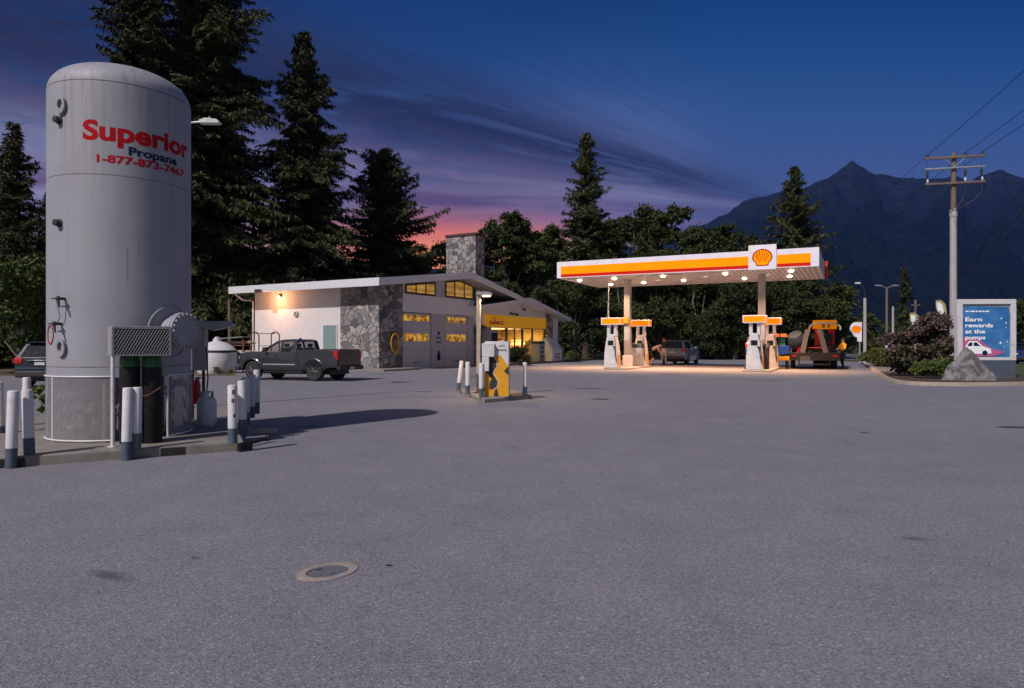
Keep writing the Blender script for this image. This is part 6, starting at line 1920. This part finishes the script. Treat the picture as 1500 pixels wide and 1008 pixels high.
wave = [(px0 + .01, pz0 + .04), (px0 + .01, pz0 + .85), (px0 + .35, pz0 + .88), (px0 + .8, pz0 + .72), (px0 + 1.2, pz0 + .40), (px0 + 1.6, pz0 + .30), (px1 - .2, pz0 + .24), (px0 + 1.3, pz0 + .06)]
mb.add([(x, -.092, z) for x, z in wave], [tuple(range(len(wave)))]); mb.build('pink_wave', M['posterpink'], ps, smooth=False, fix=False)
mb = MB()
car = [(px0 + .10, pz0 + .15), (px0 + .12, pz0 + .48), (px0 + .28, pz0 + .72), (px0 + .62, pz0 + .72), (px0 + .86, pz0 + .5), (px0 + 1.2, pz0 + .38), (px0 + 1.24, pz0 + .18)]
mb.add([(x, -.0955, z) for x, z in car], [tuple(range(len(car)))]); mb.build('printed_car', M['posterwhite'], ps, smooth=False, fix=False)
mb = MB()
mb.add([(x, -.098, z) for x, z in ((px0 + .2, pz0 + .5), (px0 + .31, pz0 + .66), (px0 + .42, pz0 + .66), (px0 + .42, pz0 + .5))], [(0, 1, 2, 3)])
mb.build('printed_car_window', M['navy'], ps, smooth=False, fix=False)
mb = MB(); mb.add([(x, -.098, z) for x, z in ((px0 + .48, pz0 + .5), (px0 + .48, pz0 + .66), (px0 + .6, pz0 + .66), (px0 + .76, pz0 + .5))], [(0, 1, 2, 3)])
mb.build('printed_car_window', M['navy'], ps, smooth=False, fix=False)
mb = MB(); mb.lathe([(.11, 0), (.11, .003)], 16, (px0 + .95, -.0975, pz0 + .2), (0, -1, 0)); mb.build('printed_wheel', M['navy'], ps, smooth=False, fix=False)
for x, z, s in ((.62, 2.62, .055), (.82, 2.42, .05), (.82, 2.22, .03), (.58, 1.55, .08), (.86, 1.6, .045), (.72, 1.38, .03)):
    mb = MB(); st_ = []
    for k in range(8):
        q = PI / 4 * k; rr = s if k % 2 == 0 else s * .42; st_.append((x + rr * math.cos(q), -.11, z + rr * math.sin(q)))
    mb.add(st_, [tuple(range(8))]); mb.build('star', M['posterwhite'], ps, smooth=False, fix=False)

def boulder(label, loc, sx, sy, sz, seed):
    rg = np.random.RandomState(seed)
    bm = bmesh.new(); bmesh.ops.create_icosphere(bm, subdivisions=5, radius=1)
    planes = [(Vector(rg.normal(0, 1, 3)).normalized(), rg.uniform(.55, .9)) for _ in range(14)]
    planes.append((Vector((-.65, -.35, .68)).normalized(), .50)); planes.append((Vector((.7, -.25, .62)).normalized(), .50)); planes.append((Vector((-.1, -.85, .5)).normalized(), .52))
    for vv in bm.verts:
        for n_, d_ in planes:
            k = vv.co.dot(n_)
            if k > d_: vv.co -= n_ * (k - d_) * .93
    from mathutils import noise as mn
    for vv in bm.verts:
        vv.co += vv.co.normalized() * (.06 * mn.fractal(vv.co * 2.2 + Vector((seed, 0, 0)), 1, 2.1, 5) + .02 * mn.noise(vv.co * 9))
        vv.co = Vector((vv.co.x * sx, vv.co.y * sy, vv.co.z * sz))
        if vv.co.z < -.1: vv.co.z = -.1
    me = bpy.data.meshes.new('boulder'); bm.to_mesh(me); bm.free(); me.materials.append(M['boulder'])
    me.polygons.foreach_set('use_smooth', [True] * len(me.polygons)); me.set_sharp_from_angle(angle=R(30))
    o = bpy.data.objects.new('boulder', me); COL.objects.link(o); o.location = loc
    return tag(o, label, 'boulder')
boulder('big grey pointed boulder in the kerbed bed before the blue billboard', (G(1421, 28.5), 28.5, .1), 1.66, 1.0, 1.58, 3)

# feather flags
for px, Y, zt, h, w, lb in ((1379, 38, 4.05, 1.0, .78, 'yellow-edged pale feather flag showing above the flowering bush'), (1341, 38, 3.35, .6, .5, 'small pale feather flag tip at the left top of the flowering bush')):
    t = thing('feather_flag', lb, 'flag', (G(px, Y), Y, .0))
    mb = MB(); mb.tube([(.28, 0, 0), (.28, 0, zt - .6), (.2, 0, zt - .2), (-.05, 0, zt), (-.3, 0, zt - .02)], .018, 6); mb.build('pole', M['steel'], t)
    mb = MB(); pts = [(.27, zt - 2.2), (.27, zt - .6), (.18, zt - .2), (-.05, zt - .02), (-.32, zt - .05), (-.30, zt - .45), (-.12, zt - .9), (-.05, zt - 2.2)]
    mb.prism(pts, lambda x, z, w_: (x, w_, z), -.006, .006); fl = mb.build('banner', M['flagcream'], t, smooth=False)
    mb = MB(); pts = [(.10, zt - 2.1), (.12, zt - .6), (.05, zt - .28), (-.08, zt - .15), (-.27, zt - .14), (-.22, zt - .5), (-.06, zt - .9), (-.02, zt - 2.1)]
    mb.prism(pts, lambda x, z, w_: (x, w_, z), -.010, .010); mb.build('print', M['posterwhite'], fl, smooth=False)

# street lamps near the road
s1 = thing('street_lamp', 'pale street lamp with single curved arm beside the hanging shell sign', 'street lamp', (G(1267, 52), 52, .1))
mb = MB(); mb.tube([(0, 0, 0), (0, 0, 5.0)], [.13, .11], 10); mb.build('pole', M['paleleg'], s1)
mb = MB(); mb.tube([(0, 0, 5.0), (-.04, 0, 5.6), (-.22, 0, 6.0), (-.42, 0, 6.12)], .03, 7); mb.build('arm', M['dark'], s1)
mb = MB(); mb.prism([(-.38, 6.06), (-.75, 6.08), (-.72, 6.2), (-.38, 6.2)], lambda x, z, w: (x, w, z), -.12, .12); mb.build('lamp_head', M['white'], s1, bevel=.02)
sg = thing('shell_sign', 'round-topped white roadside sign with orange shell beside the lamp pole', 'sign', (G(1256, 52), 52.2, 2.02), R(-6))
sg.scale = (.78, .78, .72)
mb = MB()
pts = [(.5, -.95), (.5, 1.15)] + [(.05 + .62 * math.cos(q), .42 + .72 * math.sin(q)) for q in np.linspace(1.2, PI + .1, 10)] + [(-.42, .1), (-.2, -.35), (.1, -.5), (.15, -.95)]
mb.prism(pts, lambda x, z, w: (x, w, z + .6), -.12, .12); pn = mb.build('panel', M['backlit_white'], sg, bevel=.02)
shell_emblem(pn, lambda x, y, o: (x + .0, -.123 - o, .95 + y), .44)
mb = MB(); mb.tube([(.33, 0, -.32), (.33, 0, -2.7)], .08, 8); mb.build('post', M['steel'], sg)
s2 = thing('street_lamp', 'double-armed street lamp on a dark pole right of the shell sign', 'street lamp', (G(1299, 60), 60, .0))
mb = MB(); mb.tube([(0, 0, 0), (0, 0, 6.6)], [.12, .09], 10); mb.build('pole', M['wood'], s2)
mb = MB(); mb.tube([(0, 0, 0.3), (0, 0, 1.9)], .14, 10); mb.build('painted_base', M['white'], s2)
for s in (-1, 1):
    mb = MB(); mb.tube([(0, 0, 6.55), (s * .6, 0, 6.72)], .03, 6); mb.build('arm', M['steel'], s2)
    mb = MB(); mb.box(min(s * .5, s * 1.0), max(s * .5, s * 1.0), -.14, .14, 6.68, 6.8); mb.build('lamp_head', M['steel'], s2, bevel=.02)
t = thing('sign_post', 'slim pale post right of the double-armed street lamp', 'post', (G(1308, 64), 64, .0))
mb = MB(); mb.tube([(0, 0, 0), (0, 0, 5.1)], [.11, .09], 8); mb.build('shaft', M['paleleg'], t); mb = MB(); mb.lathe([(.1, 5.1), (.001, 5.16)], 8); mb.build('cap', M['steel'], t)
t = thing('road_sign', 'small pink and white road sign low beside the flowering bush', 'sign', (G(1303, 56), 56, .0))
mb = MB(); mb.tube([(0, 0, 0), (0, 0, 1.4)], .04, 8); mb.build('post', M['steel'], t); mb = MB(); mb.box(.1, .75, -.03, .0, .7, 1.3); mb.build('panel', M['posterpink'], t)

# utility pole
PX, PY = G(1396.5, 34), 34
up = thing('utility_pole', 'tall wooden utility pole with three crossarms and pale lower sleeve', 'utility pole', (PX, PY, 0), R(-14))
mb = MB(); mb.tube([(0, 0, 7.9), (0.02, 0, 11.12)], [.13, .105], 12); mb.build('shaft', M['wood'], up)
mb = MB(); mb.tube([(0, 0, -.1), (0, 0, 7.95)], [.175, .15], 14); mb.lathe([(.175, 7.95), (.175, 8.3), (.13, 8.32)], 14); mb.build('sleeve', M['paleleg'], up)
arms = [(10.86, 1.32, .11, 'wood'), (10.33, 1.32, .07, 'steel'), (9.58, 1.32, .09, 'wood')]
for z, hl, tk, mt in arms:
    mb = MB(); mb.box(-hl, hl, -.24, -.13, z - tk / 2, z + tk / 2); mb.build('crossarm', M[mt], up, bevel=.008)
mb = MB(); mb.tube([(-.5, -.2, 10.82), (0, -.16, 10.4)], .02, 5); mb.tube([(.5, -.2, 10.82), (0, -.16, 10.4)], .02, 5); mb.build('brace', M['steel'], up)
INS = [(-1.18, 10.92), (.48, 10.92), (1.24, 10.92)]
for x, z in INS:
    mb = MB(); mb.lathe([(.02, 0), (.02, .05), (.06, .06), (.05, .10), (.065, .11), (.04, .16), (.001, .17)], 12, (x, -.185, z)); mb.build('insulator', M['dark'], up)
for x in (-1.22, .46, 1.16):
    mb = MB(); mb.lathe([(.05, -.10), (.065, -.14), (.05, -.2), (.065, -.24), (.05, -.3), (.06, -.34), (.03, -.45)], 12, (x, -.185, 10.33)); mb.build('fuse_cutout', M['black'], up)
for x in (-1.2, .46, 1.2):
    mb = MB(); mb.lathe([(.02, 0), (.05, .05), (.05, .12), (.02, .2)], 10, (x, -.185, 9.63)); mb.build('insulator', M['white'], up)
for x in (-1.2, .46, 1.2):
    mb = MB(); pts = [(x, -.185, 9.5), (x * .98, -.19, 9.1), (x * .7, -.2, 8.7), (x * .3, -.2, 8.4), (.05 * np.sign(x), -.2, 8.25)]; mb.tube(pts, .022, 6); mb.build('drop_cable', M['cable'], up)
for x in (-1.2, .48, 1.2):
    mb = MB(); mb.tube([(x, -.185, 10.92), (x - .06, -.19, 10.6), (x, -.19, 10.3)], .008, 5); mb.build('jumper', M['cable'], up)
def sag_wire(name, label, a, b_, sag, r=.011, group=None):
    mb = MB(); a = Vector(a); b_ = Vector(b_); pts = []
    for i in range(25):
        q = i / 24; p = a.lerp(b_, q); p.z -= sag * 4 * q * (1 - q); pts.append(p)
    mb.tube(pts, r, 5); return tag(mb.build(name, M['cable']), label, 'cable', group)
def on_pole(x, y, z):
    c, s = math.cos(R(-14)), math.sin(R(-14)); return (PX + x * c - y * s, PY + x * s + y * c, z)
nd_ = Vector((-.30, -.954, 0))
for (x, z), lb, dz in zip(INS, ('power line from the left end of the top crossarm to the upper right', 'power line from the middle insulator of the top crossarm to the upper right', 'power line from the right end of the top crossarm to the upper right'), (0, 0, 0)):
    a = on_pole(x, -.185, z + .15)
    e = Vector(a) + nd_ * 34 + Vector((0, 0, .6)); sag_wire('power_line', lb, a, e, .45, .014, 'power lines on the utility pole')
fd_ = Vector((.18, .98, 0))
for (x, z), lb in zip(INS, ('power line running from the left crossarm end away toward the mountain', 'power line running from the middle insulator away toward the mountain', 'power line running from the right crossarm end away toward the mountain')):
    a = on_pole(x, -.185, z + .15)
    e = Vector(a) + fd_ * 70 + Vector((0, 0, -3.6)); sag_wire('power_line', lb, a, e, 1.0, .012, 'power lines on the utility pole')
sag_wire('telephone_cable', 'thick black telephone cable passing in front of the mountain to the right', (G(1520, 25.2), 25.2, 7.1), (G(1340, 62), 62, 5.1), .5, .03)
sag_wire('telephone_cable', 'thinner telephone cable just below the thick black one', (G(1520, 25.0), 25.0, 6.75), (G(1342, 62), 62, 4.7), .7, .016)
t = thing('far_pole', 'second utility pole far away where the wires end', 'utility pole', (G(1341, 62.2), 62.2, 0))
mb = MB(); mb.tube([(0, 0, 0), (0, 0, 5.6)], [.14, .1], 8); mb.build('shaft', M['wood'], t); mb = MB(); mb.box(-.4, .4, -.05, .05, 5.1, 5.2); mb.build('crossarm', M['wood'], t)

# ------------------------------------------------------------------ lights
def area(loc, size, power, col=(1, .60, .28), rot=(0, 0, 0), spread=125):
    l = bpy.data.lights.new('lamp', 'AREA'); l.shape = 'DISK'; l.size = size; l.energy = power; l.color = col; l.spread = R(spread)
    o = bpy.data.objects.new('lamp_light', l); COL.objects.link(o); o.location = loc; o.rotation_euler = rot
    return o
for d, a in LIT:
    area(at_c(d, a, Z0 - .09), .26, 215, (1, .55, .32), spread=115)
for tt_ in (14.5, 18.0, 21.5):
    area(at_b(tt_, 2.6, 2.9), 1.2, 330, (1, .66, .24), spread=170)
lo = Vector(lp.location)
area((lo.x + .23, lo.y, lo.z + 2.88), .2, 50, spread=165)
pl_ = bpy.data.lights.new('lamp', 'POINT'); pl_.energy = 125; pl_.color = (1, .46, .20); pl_.shadow_soft_size = .12
po = bpy.data.objects.new('lamp_light', pl_); COL.objects.link(po); po.location = at_b(-1.05, 8.5, 4.35)

SUN_EL = 43.5
to_sun = Vector((-.61 * math.cos(R(SUN_EL)), -.792 * math.cos(R(SUN_EL)), math.sin(R(SUN_EL))))
sun = bpy.data.lights.new('sun', 'SUN'); sun.energy = 3.1; sun.angle = R(.55); sun.color = (1, .92, .90)
so = bpy.data.objects.new('sun', sun); COL.objects.link(so)
so.rotation_euler = (-to_sun).to_track_quat('-Z', 'Y').to_euler()

# ------------------------------------------------------------------ world
w = bpy.data.worlds.new('World'); scene.world = w; w.use_nodes = True
nt = w.node_tree
bg = nt.nodes['Background']
tc = nd(nt, 'ShaderNodeTexCoord')
nrm = nd(nt, 'ShaderNodeVectorMath', operation='NORMALIZE'); nt.links.new(tc.outputs['Generated'], nrm.inputs[0])
sp = nd(nt, 'ShaderNodeSeparateXYZ'); nt.links.new(nrm.outputs[0], sp.inputs[0])
X, Y, Z = sp.outputs
Ys = math_n(nt, 'MAXIMUM', Y, .12)
az = math_n(nt, 'DIVIDE', X, Ys)
el = math_n(nt, 'DIVIDE', Z, Ys)
e1 = math_n(nt, 'MULTIPLY', el, 1.0 / .6, clamp=True)
def rp(stops):
    r = ramp(nt, [(max(0, min(1, e / .6)), srgb(*c)) for e, c in stops])
    nt.links.new(e1, r.inputs[0]); return r.outputs[0]
glow = rp([(0, (255, 150, 82)), (.14, (255, 152, 94)), (.162, (238, 128, 98)), (.182, (172, 106, 116)), (.207, (126, 108, 136)), (.26, (92, 100, 142)), (.34, (58, 84, 140)), (.42, (32, 70, 128)), (.55, (12, 50, 108))])
far_left = rp([(0, (130, 104, 140)), (.14, (122, 108, 150)), (.22, (146, 146, 186)), (.30, (112, 122, 172)), (.38, (58, 84, 138)), (.46, (28, 62, 118)), (.55, (12, 48, 104))])
right = rp([(0, (110, 84, 118)), (.14, (88, 84, 126)), (.22, (74, 90, 138)), (.32, (54, 86, 142)), (.42, (32, 74, 132)), (.55, (12, 54, 112))])
ga = math_n(nt, 'DIVIDE', math_n(nt, 'ADD', az, .11), .24)
gl = math_n(nt, 'POWER', 2.718, math_n(nt, 'MULTIPLY', math_n(nt, 'MULTIPLY', ga, ga), -1.0))
base = mix(nt, gl, far_left, glow)
mr = nd(nt, 'ShaderNodeMapRange', interpolation_type='SMOOTHSTEP'); mr.inputs[1].default_value = -.02; mr.inputs[2].default_value = .36; nt.links.new(az, mr.inputs[0])
base = mix(nt, mr.outputs[0], base, right)
# streaky clouds fanning out from a point low on the right
den = math_n(nt, 'MAXIMUM', math_n(nt, 'SUBTRACT', .47, az), .07)
phi = math_n(nt, 'DIVIDE', math_n(nt, 'SUBTRACT', el, .19), den)
def streak(sa, sp_, det, dist, seed):
    cx = nd(nt, 'ShaderNodeCombineXYZ')
    nt.links.new(math_n(nt, 'MULTIPLY', az, sa), cx.inputs[0]); nt.links.new(math_n(nt, 'MULTIPLY', phi, sp_), cx.inputs[1]); cx.inputs[2].default_value = seed
    return noise(nt, cx.outputs[0], 1.0, det, .58, dist)
n1a = streak(2.4, 9.0, 7, .7, .0)
n2 = streak(3.4, 30.0, 6, .5, 4.0)
n3 = streak(7.0, 24.0, 7, .9, 9.0)
def gauss(center, wdt):
    d = math_n(nt, 'DIVIDE', math_n(nt, 'SUBTRACT', phi, center), wdt)
    return math_n(nt, 'POWER', 2.718, math_n(nt, 'MULTIPLY', math_n(nt, 'MULTIPLY', d, d), -1.0))
fade = nd(nt, 'ShaderNodeMapRange', interpolation_type='SMOOTHSTEP'); fade.inputs[1].default_value = .50; fade.inputs[2].default_value = .20; fade.inputs[3].default_value = 0; fade.inputs[4].default_value = 1; nt.links.new(az, fade.inputs[0])
n1 = math_n(nt, 'ADD', math_n(nt, 'MULTIPLY', n1a, .65), math_n(nt, 'MULTIPLY', n3, .35))
def layer(col, mask, n_, off, gain, strength, c):
    k = math_n(nt, 'MULTIPLY', math_n(nt, 'SUBTRACT', n_, off), gain, clamp=True)
    k = math_n(nt, 'MULTIPLY', math_n(nt, 'MULTIPLY', k, mask), fade.outputs[0], clamp=True)
    return mix(nt, math_n(nt, 'MULTIPLY', k, strength), col, c)
lav = mix(nt, gl, srgb(146, 144, 180), srgb(148, 128, 164))
col = layer(base, gauss(.10, .045), n2, .36, 5.5, .85, lav)
col = layer(col, gauss(.55, .22), n3, .47, 4.0, .45, srgb(34, 52, 98))
dk = mix(nt, n2, srgb(22, 33, 62), srgb(52, 54, 82))
col = layer(col, gauss(.245, .135), n1, .30, 5.0, .97, dk)
col = layer(col, gauss(.15, .045), n3, .42, 4.0, .6, srgb(92, 74, 112))
col = layer(col, gauss(.035, .035), n2, .40, 5.0, .8, srgb(90, 66, 104))
col = layer(col, gauss(-.03, .03), n3, .52, 6.0, .5, srgb(176, 96, 110))
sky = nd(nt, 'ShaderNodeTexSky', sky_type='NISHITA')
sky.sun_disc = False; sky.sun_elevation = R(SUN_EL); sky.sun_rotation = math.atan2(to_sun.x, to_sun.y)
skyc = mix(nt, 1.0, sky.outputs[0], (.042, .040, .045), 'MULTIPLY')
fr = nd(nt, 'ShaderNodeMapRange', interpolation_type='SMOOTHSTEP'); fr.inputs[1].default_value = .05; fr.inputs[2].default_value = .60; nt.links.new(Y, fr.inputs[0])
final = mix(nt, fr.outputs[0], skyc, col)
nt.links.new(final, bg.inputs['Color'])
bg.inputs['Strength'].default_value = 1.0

# ------------------------------------------------------------------ camera
cam = bpy.data.cameras.new('camera'); cam.lens = 24; cam.sensor_width = 36; cam.clip_end = 20000; cam.clip_start = .05
co = bpy.data.objects.new('camera', cam); COL.objects.link(co)
co.location = (0, 0, CAMZ); co.rotation_euler = (PI / 2, 0, 0)
scene.camera = co
scene.view_settings.view_transform = 'Standard'; scene.view_settings.look = 'None'
scene.view_settings.exposure = 0; scene.view_settings.gamma = 1
scene.cycles.use_denoising = True
scene.cycles.max_bounces = 6
scene.cycles.transparent_max_bounces = 12
